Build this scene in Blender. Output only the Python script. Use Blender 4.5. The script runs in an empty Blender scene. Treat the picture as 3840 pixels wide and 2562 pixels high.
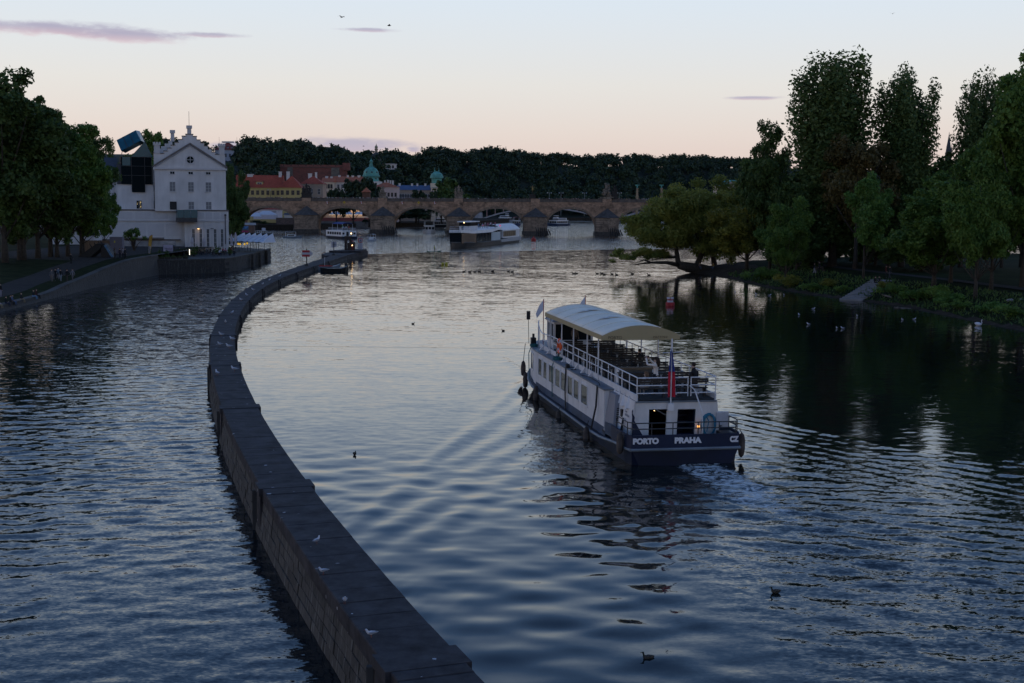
import bpy, bmesh, math, random
import numpy as np
from mathutils import Vector, Matrix
random.seed(7)
RNG = np.random.default_rng(7)
SC = bpy.context.scene
COL = SC.collection
PI = math.pi
# ---------------------------------------------------------------- camera
CAM_H, FPX, CX, CY = 11.7, 4800.0, 1920.0, 1281.0     # eye height over the basin, focal length in photo pixels
PITCH, ROLL = math.atan(514 / 4800), math.radians(0.53)
cam_d = bpy.data.cameras.new('camera')
cam = bpy.data.objects.new('camera', cam_d)
COL.objects.link(cam)
cam_d.sensor_width, cam_d.lens = 36.0, 45.0
cam_d.clip_start, cam_d.clip_end = 0.5, 9000
CAM_M = Matrix.Rotation(PI / 2 - PITCH, 3, 'X') @ Matrix.Rotation(ROLL, 3, 'Z')
cam.matrix_world = Matrix.Translation((0, 0, CAM_H)) @ CAM_M.to_4x4()
SC.camera = cam
def ray(x, y):
	return CAM_M @ Vector(((x - CX) / FPX, (CY - y) / FPX, -1.0))
def G(x, y, z=0.0):
	"""world point at height z seen at photo pixel (x, y)"""
	d = ray(x, y)
	t = (z - CAM_H) / d.z
	return Vector((d.x * t, d.y * t, z))
def W(x, y, Y):
	"""world point at distance Y seen at photo pixel (x, y)"""
	d = ray(x, y)
	t = Y / d.y
	return Vector((d.x * t, Y, CAM_H + d.z * t))
def PR(p):
	q = CAM_M.transposed() @ (Vector(p) - Vector((0, 0, CAM_H)))
	return (CX + FPX * q.x / -q.z, CY - FPX * q.y / -q.z)
# ---------------------------------------------------------------- sky, sun, exposure
world = bpy.data.worlds.new('World')
SC.world = world
world.use_nodes = True
NT = world.node_tree
def wn(kind, **kw):
	n = NT.nodes.new(kind)
	for k, v in kw.items():
		setattr(n, k, v)
	return n
def wmath(op, a, b=None, c=None, clamp=False):
	n = wn('ShaderNodeMath', operation=op, use_clamp=clamp)
	for i, v in enumerate((a, b, c)):
		if v is None:
			continue
		if isinstance(v, (int, float)):
			n.inputs[i].default_value = v
		else:
			NT.links.new(v, n.inputs[i])
	return n.outputs[0]
def wmix(f, a, b):
	n = wn('ShaderNodeMix', data_type='RGBA')
	for s, v in ((n.inputs[0], f), (n.inputs[6], a), (n.inputs[7], b)):
		if isinstance(v, (int, float)):
			s.default_value = v
		elif isinstance(v, tuple):
			s.default_value = (*v, 1)
		else:
			NT.links.new(v, s)
	return n.outputs[2]
def build_sky():
	tc = wn('ShaderNodeTexCoord')
	sep = wn('ShaderNodeSeparateXYZ')
	NT.links.new(tc.outputs['Generated'], sep.inputs[0])
	el = wmath('MULTIPLY', wmath('ARCSINE', sep.outputs[2]), 180 / PI)
	az = wmath('MULTIPLY', wmath('ARCTAN2', sep.outputs[0], sep.outputs[1]), 180 / PI)
	ramp = wn('ShaderNodeValToRGB')
	stops = [(0, (.69, .515, .485)), (1.5, (.74, .585, .54)), (3.2, (.77, .68, .635)), (5.2, (.77, .75, .725)), (8.8, (.70, .78, .865)),
			 (13, (.47, .61, .83)), (21, (.19, .355, .69)), (36, (.088, .195, .47)), (60, (.06, .14, .37)), (90, (.048, .115, .31))]
	el_ = ramp.color_ramp.elements
	for p, c in stops[1:-1]:
		el_.new(math.sqrt(p / 90))
	for e, (p, c) in zip(sorted(el_, key=lambda q: q.position), stops):
		e.color = (*c, 1)
	NT.links.new(wmath('SQRT', wmath('DIVIDE', wmath('MAXIMUM', el, 0.0), 90.0)), ramp.inputs[0])
	col = ramp.outputs[0]
	# small evening clouds
	comb = wn('ShaderNodeCombineXYZ')
	NT.links.new(az, comb.inputs[0])
	NT.links.new(wmath('MULTIPLY', el, 3.2), comb.inputs[1])
	noise = wn('ShaderNodeTexNoise')
	noise.inputs['Scale'].default_value = .75
	noise.inputs['Detail'].default_value = 7
	noise.inputs['Roughness'].default_value = .62
	NT.links.new(comb.outputs[0], noise.inputs['Vector'])
	nz = wmath('MULTIPLY', wmath('SUBTRACT', noise.outputs[0], .5), 5.2)
	clouds = [  # photo pixels: centre, radii, share of pink
		(130, 106, 260, 26, 1), (320, 112, 310, 30, 1), (500, 136, 250, 27, 1), (790, 132, 130, 12, .8), (1370, 112, 120, 9, .6),
		(1320, 546, 270, 34, .35), (1552, 560, 36, 13, .3), (860, 548, 90, 20, .2), (2830, 368, 110, 9, .9)]
	for x, y, rx, ry, pk in clouds:
		d = ray(x, y).normalized()
		a0, e0 = math.degrees(math.atan2(d.x, d.y)), math.degrees(math.asin(d.z))
		ra, re = math.degrees(rx / FPX), math.degrees(ry / FPX)
		u = wmath('DIVIDE', wmath('SUBTRACT', az, a0), ra)
		v = wmath('DIVIDE', wmath('SUBTRACT', el, e0), re)
		q = wmath('SUBTRACT', 1.0, wmath('ADD', wmath('MULTIPLY', u, u), wmath('MULTIPLY', v, v)))
		m = wmath('MULTIPLY', wmath('ADD', wmath('ADD', q, .15), wmath('MULTIPLY', nz, .6)), .85, clamp=True)
		m = wmath('MULTIPLY', wmath('SMOOTH_MIN', m, .85, .2), wmath('GREATER_THAN', q, -1.6))
		m = wmath('MULTIPLY', m, wmath('ADD', wmath('MULTIPLY', q, .8, clamp=True), .38, clamp=True), clamp=True)
		pinkness = wmath('MULTIPLY', wmath('MULTIPLY_ADD', v, -.6, .15, clamp=True), pk)
		cc = wmix(pinkness, (.42, .40, .53), (.80, .53, .56))
		col = wmix(m, col, cc)
	bg = NT.nodes['Background']
	NT.links.new(col, bg.inputs[0])
	bg.inputs[1].default_value = 1.0
	sky = wn('ShaderNodeTexSky', sky_type='NISHITA', sun_disc=False)
	sky.sun_elevation, sky.sun_rotation = math.radians(3), math.radians(-75)
	bg2 = wn('ShaderNodeBackground')
	bg2.inputs[1].default_value = 0.012
	NT.links.new(sky.outputs[0], bg2.inputs[0])
	add = wn('ShaderNodeAddShader')
	NT.links.new(bg.outputs[0], add.inputs[0])
	NT.links.new(bg2.outputs[0], add.inputs[1])
	NT.links.new(add.outputs[0], NT.nodes['World Output'].inputs[0])
build_sky()
world.cycles.sampling_method = 'NONE'
sun_d = bpy.data.lights.new('sun', 'SUN')
sun_d.energy, sun_d.angle, sun_d.color = 0.12, math.radians(25), (1.0, .78, .6)
sun = bpy.data.objects.new('sun', sun_d)
COL.objects.link(sun)
sun.rotation_euler = (Vector((-math.sin(math.radians(75)), math.cos(math.radians(75)), .12))).to_track_quat('Z', 'Y').to_euler()
SC.view_settings.view_transform = 'Standard'
SC.view_settings.look = 'None'
SC.view_settings.exposure = 0.0
SC.view_settings.gamma = 1.0
SC.render.engine = 'CYCLES'
SC.cycles.use_denoising = True
try:
	SC.cycles.denoiser = 'OPENIMAGEDENOISE'
except Exception:
	pass
SC.cycles.max_bounces, SC.cycles.diffuse_bounces, SC.cycles.glossy_bounces = 6, 2, 3
SC.cycles.transmission_bounces, SC.cycles.transparent_max_bounces = 4, 6
SC.cycles.sample_clamp_indirect = 4.0
SC.cycles.use_adaptive_sampling = True
SC.cycles.adaptive_threshold = 0.02
# ---------------------------------------------------------------- materials
MATS = {}
def nm(name):
	m = bpy.data.materials.new(name)
	m.use_nodes = True
	return m, m.node_tree, m.node_tree.nodes['Principled BSDF']
def mat(name, c, rough=.75, var=.18, scale=1.5, bump=0.0, metal=0.0, spec=.35, detail=5, stretch=(1, 1, 1), emit=None, var2=0, scale2=.2):
	if name in MATS:
		return MATS[name]
	m, nt, b = nm(name)
	b.inputs['Roughness'].default_value = rough
	b.inputs['Metallic'].default_value = metal
	b.inputs['Specular IOR Level'].default_value = spec
	tc = nt.nodes.new('ShaderNodeTexCoord')
	mp = nt.nodes.new('ShaderNodeMapping')
	mp.inputs['Scale'].default_value = stretch
	nt.links.new(tc.outputs['Object'], mp.inputs[0])
	no = nt.nodes.new('ShaderNodeTexNoise')
	no.inputs['Scale'].default_value = scale
	no.inputs['Detail'].default_value = detail
	no.inputs['Roughness'].default_value = .62
	nt.links.new(mp.outputs[0], no.inputs['Vector'])
	cr = nt.nodes.new('ShaderNodeValToRGB')
	cr.color_ramp.elements[0].position, cr.color_ramp.elements[1].position = .3, .7
	cr.color_ramp.elements[0].color = (*[max(0, v * (1 - var)) for v in c], 1)
	cr.color_ramp.elements[1].color = (*[min(1, v * (1 + var)) for v in c], 1)
	nt.links.new(no.outputs[0], cr.inputs[0])
	out = cr.outputs[0]
	if var2:
		n2 = nt.nodes.new('ShaderNodeTexNoise')
		n2.inputs['Scale'].default_value = scale2
		n2.inputs['Detail'].default_value = 4
		nt.links.new(tc.outputs['Object'], n2.inputs['Vector'])
		c2 = nt.nodes.new('ShaderNodeValToRGB')
		c2.color_ramp.elements[0].position, c2.color_ramp.elements[1].position = .35, .65
		c2.color_ramp.elements[0].color = (1 - var2,) * 3 + (1,)
		c2.color_ramp.elements[1].color = (1, 1, 1, 1)
		nt.links.new(n2.outputs[0], c2.inputs[0])
		mx = nt.nodes.new('ShaderNodeMix')
		mx.data_type, mx.blend_type = 'RGBA', 'MULTIPLY'
		mx.inputs[0].default_value = 1
		nt.links.new(out, mx.inputs[6])
		nt.links.new(c2.outputs[0], mx.inputs[7])
		out = mx.outputs[2]
	nt.links.new(out, b.inputs['Base Color'])
	if bump:
		bp = nt.nodes.new('ShaderNodeBump')
		bp.inputs['Strength'].default_value = bump
		bp.inputs['Distance'].default_value = .05
		nt.links.new(no.outputs[0], bp.inputs['Height'])
		nt.links.new(bp.outputs[0], b.inputs['Normal'])
	if emit:
		b.inputs['Emission Color'].default_value = (*emit[0], 1)
		b.inputs['Emission Strength'].default_value = emit[1]
	MATS[name] = m
	return m
def leafmat(name, c, c2, trans=.3):
	"""leaves: colour runs between two greens by a per-leaf attribute"""
	if name in MATS:
		return MATS[name]
	m, nt, b = nm(name)
	at = nt.nodes.new('ShaderNodeAttribute')
	at.attribute_name = 'tint'
	mx = nt.nodes.new('ShaderNodeMix')
	mx.data_type = 'RGBA'
	nt.links.new(at.outputs['Fac'], mx.inputs[0])
	mx.inputs[6].default_value = (*c, 1)
	mx.inputs[7].default_value = (*c2, 1)
	b.inputs['Roughness'].default_value = .6
	b.inputs['Specular IOR Level'].default_value = .25
	nt.links.new(mx.outputs[2], b.inputs['Base Color'])
	tr = nt.nodes.new('ShaderNodeBsdfTranslucent')
	nt.links.new(mx.outputs[2], tr.inputs[0])
	ms = nt.nodes.new('ShaderNodeMixShader')
	ms.inputs[0].default_value = trans
	nt.links.new(b.outputs[0], ms.inputs[1])
	nt.links.new(tr.outputs[0], ms.inputs[2])
	nt.links.new(ms.outputs[0], nt.nodes['Material Output'].inputs[0])
	MATS[name] = m
	return m
def glassmat(name, c=(.02, .03, .035), rough=.06, alpha=1.0, spec=.6):
	if name in MATS:
		return MATS[name]
	m, nt, b = nm(name)
	b.inputs['Base Color'].default_value = (*c, 1)
	b.inputs['Roughness'].default_value = rough
	b.inputs['Specular IOR Level'].default_value = spec
	b.inputs['Alpha'].default_value = alpha
	MATS[name] = m
	return m
def objcol(name, prop, default=(.3, .3, .3), rough=.85):
	"""cloth whose colour is the wearer's own property"""
	if name in MATS:
		return MATS[name]
	m, nt, b = nm(name)
	at = nt.nodes.new('ShaderNodeAttribute')
	at.attribute_type = 'OBJECT'
	at.attribute_name = prop
	nt.links.new(at.outputs['Color'], b.inputs['Base Color'])
	b.inputs['Roughness'].default_value = rough
	b.inputs['Specular IOR Level'].default_value = .2
	MATS[name] = m
	return m
# ---------------------------------------------------------------- mesh helpers
class MB:
	"""collects shapes and links them as ONE mesh object"""
	def __init__(s):
		s.v, s.f, s.m = [], [], []
		s.cur = 0
	def add(s, vs, fs):
		o = len(s.v)
		s.v += [tuple(p) for p in vs]
		s.f += [tuple(i + o for i in f) for f in fs]
		s.m += [s.cur] * len(fs)
		return s
	def box(s, x0, x1, y0, y1, z0, z1):
		return s.hexa([(x0, y0, z0), (x1, y0, z0), (x1, y1, z0), (x0, y1, z0), (x0, y0, z1), (x1, y0, z1), (x1, y1, z1), (x0, y1, z1)])
	def hexa(s, p):
		return s.add(p, [(3, 2, 1, 0), (4, 5, 6, 7), (0, 1, 5, 4), (1, 2, 6, 5), (2, 3, 7, 6), (3, 0, 4, 7)])
	def bar(s, a, b, w, h=None, up=(0, 0, 1)):
		"""a square bar from a to b"""
		h = w if h is None else h
		a, b = Vector(a), Vector(b)
		d = (b - a).normalized()
		u = Vector(up)
		if abs(d.dot(u)) > .98:
			u = Vector((1, 0, 0))
		sx = d.cross(u).normalized() * w / 2
		sy = sx.cross(d).normalized() * h / 2
		return s.hexa([a - sx - sy, a + sx - sy, a + sx + sy, a - sx + sy, b - sx - sy, b + sx - sy, b + sx + sy, b - sx + sy])
	def prism(s, poly, z0, z1, top=None):
		n = len(poly)
		top = top or poly
		vs = [(x, y, z0) for x, y in poly] + [(x, y, z1) for x, y in top]
		fs = [tuple(range(n))[::-1], tuple(range(n, 2 * n))] + [(i, (i + 1) % n, n + (i + 1) % n, n + i) for i in range(n)]
		return s.add(vs, fs)
	def slabxz(s, poly, y0, y1):
		"""outline in x-z, given thickness in y"""
		n = len(poly)
		vs = [(x, y0, z) for x, z in poly] + [(x, y1, z) for x, z in poly]
		fs = [tuple(range(n)), tuple(range(n, 2 * n))[::-1]] + [(i, n + i, n + (i + 1) % n, (i + 1) % n) for i in range(n)]
		return s.add(vs, fs)
	def slabyz(s, poly, x0, x1):
		n = len(poly)
		vs = [(x0, y, z) for y, z in poly] + [(x1, y, z) for y, z in poly]
		fs = [tuple(range(n))[::-1], tuple(range(n, 2 * n))] + [(i, (i + 1) % n, n + (i + 1) % n, n + i) for i in range(n)]
		return s.add(vs, fs)
	def tube(s, pts, r, n=6, caps=True):
		pts = [Vector(p) for p in pts]
		rs = r if isinstance(r, (list, tuple)) else [r] * len(pts)
		base = len(s.v)
		prev = None
		vs = []
		for i, p in enumerate(pts):
			d = (pts[min(i + 1, len(pts) - 1)] - pts[max(i - 1, 0)])
			d = d.normalized() if d.length > 1e-9 else Vector((0, 0, 1))
			if prev is None:
				u = Vector((0, 0, 1)) if abs(d.z) < .9 else Vector((1, 0, 0))
				prev = d.cross(u).normalized()
			prev = (prev - d * prev.dot(d)).normalized()
			w = d.cross(prev)
			for k in range(n):
				a = 2 * PI * k / n
				vs.append(p + (prev * math.cos(a) + w * math.sin(a)) * rs[i])
		fs = []
		for i in range(len(pts) - 1):
			for k in range(n):
				k2 = (k + 1) % n
				fs.append((i * n + k, i * n + k2, (i + 1) * n + k2, (i + 1) * n + k))
		if caps:
			fs.append(tuple(range(n))[::-1])
			fs.append(tuple((len(pts) - 1) * n + k for k in range(n)))
		return s.add(vs, fs)
	def lathe(s, prof, n=12, c=(0, 0), sx=1, sy=1):
		"""profile of (r, z) turned about the vertical axis through c"""
		vs, fs = [], []
		for r, z in prof:
			for k in range(n):
				a = 2 * PI * (k + .5) / n
				vs.append((c[0] + r * math.cos(a) * sx, c[1] + r * math.sin(a) * sy, z))
		for i in range(len(prof) - 1):
			for k in range(n):
				k2 = (k + 1) % n
				fs.append((i * n + k, i * n + k2, (i + 1) * n + k2, (i + 1) * n + k))
		fs.append(tuple(range(n))[::-1])
		fs.append(tuple((len(prof) - 1) * n + k for k in range(n)))
		return s.add(vs, fs)
	def ball(s, c, rx, ry=None, rz=None, n=8, m=6, jit=0, rot=None):
		ry, rz = ry or rx, rz or rx
		vs, fs = [], []
		for i in range(1, m):
			t = PI * i / m
			for k in range(n):
				a = 2 * PI * k / n
				j = 1 + (random.random() - .5) * jit
				p = Vector((rx * math.sin(t) * math.cos(a) * j, ry * math.sin(t) * math.sin(a) * j, -rz * math.cos(t) * j))
				vs.append((rot @ p if rot else p) + Vector(c))
		for z in (-rz, rz):
			p = Vector((0, 0, z))
			vs.append((rot @ p if rot else p) + Vector(c))
		q = (m - 1) * n
		for i in range(m - 2):
			for k in range(n):
				k2 = (k + 1) % n
				fs.append((i * n + k, i * n + k2, (i + 1) * n + k2, (i + 1) * n + k))
		for k in range(n):
			fs.append((q, (k + 1) % n, k))
			fs.append((q + 1, (m - 2) * n + k, (m - 2) * n + (k + 1) % n))
		return s.add(vs, fs)
	def xform(s, mtx, start=0):
		s.v[start:] = [tuple(mtx @ Vector(p)) for p in s.v[start:]]
		return s
	def mesh(s, name, mats, smooth=False):
		me = bpy.data.meshes.new(name)
		me.from_pydata(s.v, [], s.f)
		for m in (mats if isinstance(mats, (list, tuple)) else [mats]):
			me.materials.append(m)
		me.polygons.foreach_set('material_index', s.m)
		if smooth:
			me.polygons.foreach_set('use_smooth', [True] * len(me.polygons))
		me.update()
		return me
	def build(s, name, mats, parent=None, smooth=False, **kw):
		return link(name, s.mesh(name, mats, smooth), parent, **kw)
def link(name, me, parent=None, loc=None, rz=0, label=None, cat=None, group=None, kind=None):
	o = bpy.data.objects.new(name, me)
	COL.objects.link(o)
	if parent is not None:
		o.parent = parent
	if loc is not None:
		o.location = loc
	if rz:
		o.rotation_euler = (0, 0, rz)
	return tag(o, label, cat, group, kind)
def tag(o, label=None, cat=None, group=None, kind=None):
	for k, v in (('label', label), ('category', cat), ('group', group), ('kind', kind)):
		if v:
			o[k] = v
	return o
def thing(name, label, cat, loc=(0, 0, 0), rz=0, group=None):
	return link(name, None, None, loc, rz, label, cat, group)
def copy_tree(o, parent=None, loc=None, rz=None, label=None, scale=None):
	c = o.copy()
	COL.objects.link(c)
	c.parent = parent
	if loc is not None:
		c.location = loc
	if rz is not None:
		c.rotation_euler = (0, 0, rz)
	if label:
		c['label'] = label
	if scale is not None:
		c.scale = scale if isinstance(scale, (tuple, list)) else (scale,) * 3
	for ch in list(o.children):
		copy_tree(ch, c)
	return c
def np_mesh(name, verts, quads, mats, smooth=False, attrs=None, tris=False):
	"""fast mesh from numpy arrays"""
	k = 3 if tris else 4
	me = bpy.data.meshes.new(name)
	nv, nf = len(verts), len(quads)
	me.vertices.add(nv)
	me.vertices.foreach_set('co', np.ascontiguousarray(verts, dtype=np.float32).ravel())
	me.loops.add(nf * k)
	me.loops.foreach_set('vertex_index', np.ascontiguousarray(quads, dtype=np.int32).ravel())
	me.polygons.add(nf)
	me.polygons.foreach_set('loop_start', np.arange(0, nf * k, k, dtype=np.int32))
	if smooth:
		me.polygons.foreach_set('use_smooth', np.ones(nf, dtype=bool))
	for m in (mats if isinstance(mats, (list, tuple)) else [mats]):
		me.materials.append(m)
	me.update(calc_edges=True)
	for an, (dom, arr) in (attrs or {}).items():
		a = me.attributes.new(an, 'FLOAT', dom)
		a.data.foreach_set('value', np.ascontiguousarray(arr, dtype=np.float32))
	return me
def lerp(a, b, t):
	return a + (b - a) * t
def poly_y(tbl):
	ys, xs = [p[0] for p in tbl], [p[1] for p in tbl]
	return lambda y: float(np.interp(y, ys, xs))
# ---------------------------------------------------------------- water
ZL = -1.0                                   # level below the weir; the basin is at 0
wall_x = poly_y([(10, 6.0), (15, 3.8), (20, 1.6), (24, -.1), (29, -1.95), (32, -3.07), (37, -4.85), (41.5, -6.4), (48.4, -8.75), (54.5, -10.75), (67.5, -14.6),
				 (85, -19.25), (95, -21.75), (113, -25.5), (135, -29.3), (158, -32.3), (181, -34.2), (205, -35.0), (225, -35.3), (262, -35.9), (292, -36.2)])
weir_y = poly_y([(-60, 286), (-34, 292.9), (-27, 305), (-8, 319), (29, 344), (120, 400), (300, 470)])
BS, BTH = Vector((7.95, 57.4, 0)), math.radians(10.5)      # tour boat: stern centre, heading to the left of +Y
BF, BR = Vector((-math.sin(BTH), math.cos(BTH), 0)), Vector((math.cos(BTH), math.sin(BTH), 0))
def watermat(name, base, layers, rough=.04):
	"""layers: (scale, stretch x, angle, slope, attribute that scales it)"""
	m, nt, b = nm(name)
	L = nt.links
	geo = nt.nodes.new('ShaderNodeNewGeometry')
	tot = geo.outputs['Normal']
	attr = {}
	def at(n):
		if n not in attr:
			a = nt.nodes.new('ShaderNodeAttribute')
			a.attribute_name = n
			attr[n] = a.outputs['Fac']
		return attr[n]
	for sc, st, ang, slope, an in layers:
		mp = nt.nodes.new('ShaderNodeMapping')
		mp.inputs['Rotation'].default_value = (0, 0, ang)
		mp.inputs['Scale'].default_value = (sc * st, sc, sc)
		L.new(geo.outputs['Position'], mp.inputs[0])
		no = nt.nodes.new('ShaderNodeTexNoise')
		no.inputs['Scale'].default_value = 1
		no.inputs['Detail'].default_value = 2
		no.inputs['Distortion'].default_value = .6
		L.new(mp.outputs[0], no.inputs['Vector'])
		ma = nt.nodes.new('ShaderNodeVectorMath')
		ma.operation = 'MULTIPLY_ADD'
		k = slope / .115
		L.new(no.outputs['Color'], ma.inputs[0])
		ma.inputs[1].default_value = (k * .75, k, 0)
		ma.inputs[2].default_value = (-k * .375, -k * .5, 0)
		o = ma.outputs[0]
		if an:
			sc_ = nt.nodes.new('ShaderNodeVectorMath')
			sc_.operation = 'SCALE'
			L.new(o, sc_.inputs[0])
			L.new(at(an), sc_.inputs['Scale'])
			o = sc_.outputs[0]
		ad = nt.nodes.new('ShaderNodeVectorMath')
		L.new(tot, ad.inputs[0])
		L.new(o, ad.inputs[1])
		tot = ad.outputs[0]
	nr = nt.nodes.new('ShaderNodeVectorMath')
	nr.operation = 'NORMALIZE'
	L.new(tot, nr.inputs[0])
	L.new(nr.outputs[0], b.inputs['Normal'])
	b.inputs['IOR'].default_value = 1.333
	b.inputs['Specular IOR Level'].default_value = .5
	# churned foam where the attribute says so
	fo = nt.nodes.new('ShaderNodeTexNoise')
	fo.inputs['Scale'].default_value = 3.4
	fo.inputs['Detail'].default_value = 8
	fo.inputs['Roughness'].default_value = .7
	fo.inputs['Distortion'].default_value = 1.2
	mpf = nt.nodes.new('ShaderNodeMapping')
	mpf.inputs['Scale'].default_value = (.55, 1.0, 1)
	L.new(geo.outputs['Position'], mpf.inputs[0])
	L.new(mpf.outputs[0], fo.inputs['Vector'])
	m1 = nt.nodes.new('ShaderNodeMath')
	m1.operation = 'MULTIPLY_ADD'
	L.new(at('foam'), m1.inputs[0])
	m1.inputs[1].default_value = .36
	m1.inputs[2].default_value = -.785
	m2 = nt.nodes.new('ShaderNodeMath')
	L.new(m1.outputs[0], m2.inputs[0])
	L.new(fo.outputs[0], m2.inputs[1])
	m3 = nt.nodes.new('ShaderNodeMath')
	m3.operation, m3.use_clamp = 'MULTIPLY', True
	m3.inputs[1].default_value = 8
	L.new(m2.outputs[0], m3.inputs[0])
	mx = nt.nodes.new('ShaderNodeMix')
	mx.data_type = 'RGBA'
	L.new(m3.outputs[0], mx.inputs[0])
	mx.inputs[6].default_value = (*base, 1)
	mx.inputs[7].default_value = (.60, .60, .58, 1)
	L.new(mx.outputs[2], b.inputs['Base Color'])
	mr = nt.nodes.new('ShaderNodeMath')
	mr.operation = 'MULTIPLY_ADD'
	mr.inputs[1].default_value = .7
	mr.inputs[2].default_value = rough
	L.new(m3.outputs[0], mr.inputs[0])
	L.new(mr.outputs[0], b.inputs['Roughness'])
	return m
WATER_LOW = watermat('river water', (.006, .011, .014), [(3.6, .5, .25, .055, 'amb'), (1.1, .5, -.12, .036, 'amb'), (9.0, .6, .1, .026, None), (1.6, .6, .1, .085, 'chop'), (4.5, .6, -.1, .06, 'chop')])
WATER_HIGH = watermat('basin water', (.007, .011, .011), [(.22, .5, .1, .004, None), (1.7, .30, -.06, .009, 'ripple'), (5.0, .36, .05, .011, 'ripple'),
														(3.2, .5, .3, .030, 'chop'), (9, .6, -.3, .045, 'chop')])
def sstep(a, b, x):
	t = np.clip((x - a) / (b - a), 0, 1)
	return t * t * (3 - 2 * t)
def wind_waves(X, Y, seed, th0, spread, l0, l1, slope, n=44):
	"""sum of many small waves of random direction and length; returns the three displacements"""
	rng = np.random.default_rng(seed)
	dx, dy, dz = np.zeros_like(X), np.zeros_like(X), np.zeros_like(X)
	for i in range(n):
		lam = l0 * (l1 / l0) ** rng.random()
		th = th0 + rng.normal() * spread
		k = 2 * PI / lam
		a = slope * math.sqrt(2 / n) / k * rng.uniform(.5, 1.4)
		c, s = math.cos(th), math.sin(th)
		ph = k * (X * c + Y * s) + rng.uniform(0, 2 * PI)
		dz += a * np.cos(ph)
		sn = a * np.sin(ph) * .9
		dx -= c * sn
		dy -= s * sn
	return dx, dy, dz
def basin_waves(X, Y):
	a = (X - BS.x) * BF.x + (Y - BS.y) * BF.y
	l = (X - BS.x) * BR.x + (Y - BS.y) * BR.y
	s = np.maximum(30.5 - a, 0)
	h = np.zeros_like(X)
	# bow wake, port: smooth broad crests; starboard: finer ones
	for side, lam, amp, width, k in ((-1, 1.75, .044, 9.0, .50), (1, 1.05, .016, 12.0, .42)):
		al = l * side
		u = (1.2 + .37 * s - al) * .938
		env = sstep(-.8, .9, u) * (1 - sstep(width * .25, width, u)) * (al > 1.0) * (s > 0) / (1 + s * .012)
		ph = (k * s - al) * math.cos(math.atan(k))
		wob = 1.6 * np.sin(s * .17 + al * .09) + .9 * np.sin(al * .41 + s * .13 + 1) + .5 * np.sin(s * .63 - al * .5)
		h += amp * env * (.62 + .38 * np.sin(s * .29 + al * .23) * np.sin(al * .61 - s * .17)) * np.cos(2 * PI * ph / lam + wob)
		lead = 1.3 * amp * np.exp(-((u - .25) / .45) ** 2) * (al > 1.0) / (1 + s * .02)
		h += lead
	# broad swell between the boat and the training wall
	edge = np.interp(Y, [20, 29, 35, 45, 57, 62], [10.5, 7.6, 6.5, 5.3, 4.4, 0])
	m = (1 - sstep(-1.5, .5, X - edge)) * (1 - sstep(50, 66, Y))
	mod = .65 + .35 * np.sin(X * .31 + Y * .17 + 1) * np.sin(Y * .23 - X * .11)
	for dx, dy, lam, amp, p in ((.16, 1, 2.9, .012, 0), (-.55, .85, 2.3, .017, 1.3), (.5, .87, 1.9, .012, 2.1), (.85, .52, 3.4, .014, .6), (-.2, .98, 1.25, .005, 3)):
		n = math.hypot(dx, dy)
		h += m * mod * amp * np.cos(2 * PI * (X * dx + Y * dy) / n / lam + p + .8 * np.sin(X * .21 + Y * .13 + p) + .5 * np.sin(Y * .37 - X * .29))
	# ripples thrown back from the wall
	wx = np.interp(Y, WYS, WXS) + 1.0
	dw = X - wx
	g = np.exp(-dw / 1.6) * (dw > 0) * (.5 + .5 * np.sin(Y * .55)) * (1 - sstep(46, 60, Y))
	h += .006 * g * np.cos(2 * PI * (dw * .75 - Y * .55) / .42)
	# stern wash
	q = np.maximum(-a, 0)
	cl = np.interp(Y, [20, 44, 54, 57], [13.0, 10.8, 8.8, 8.0])
	w = np.exp(-((X - cl) / (1.6 + .10 * q)) ** 2) * (a < .4) * np.exp(-q / 22)
	h += w * (.05 * np.sin(a * 2.6) + .03 * np.sin(a * 4.3 + l * 2.2) + .03 * np.sin(l * 3.7 + a))
	# rings round the two ducks
	for dx, dy, ax in ((6.2, 30.6, .008), (-7.9, 59.6, .006)):
		r = np.hypot(X - dx, (Y - dy))
		h += ax * np.exp(-r / 1.3) * np.cos(2 * PI * r / .38) * (r > .15)
	return h, edge, a, l, q, cl
WYS = np.arange(10, 292, 1.0)
WXS = np.array([wall_x(y) for y in WYS])
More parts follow.
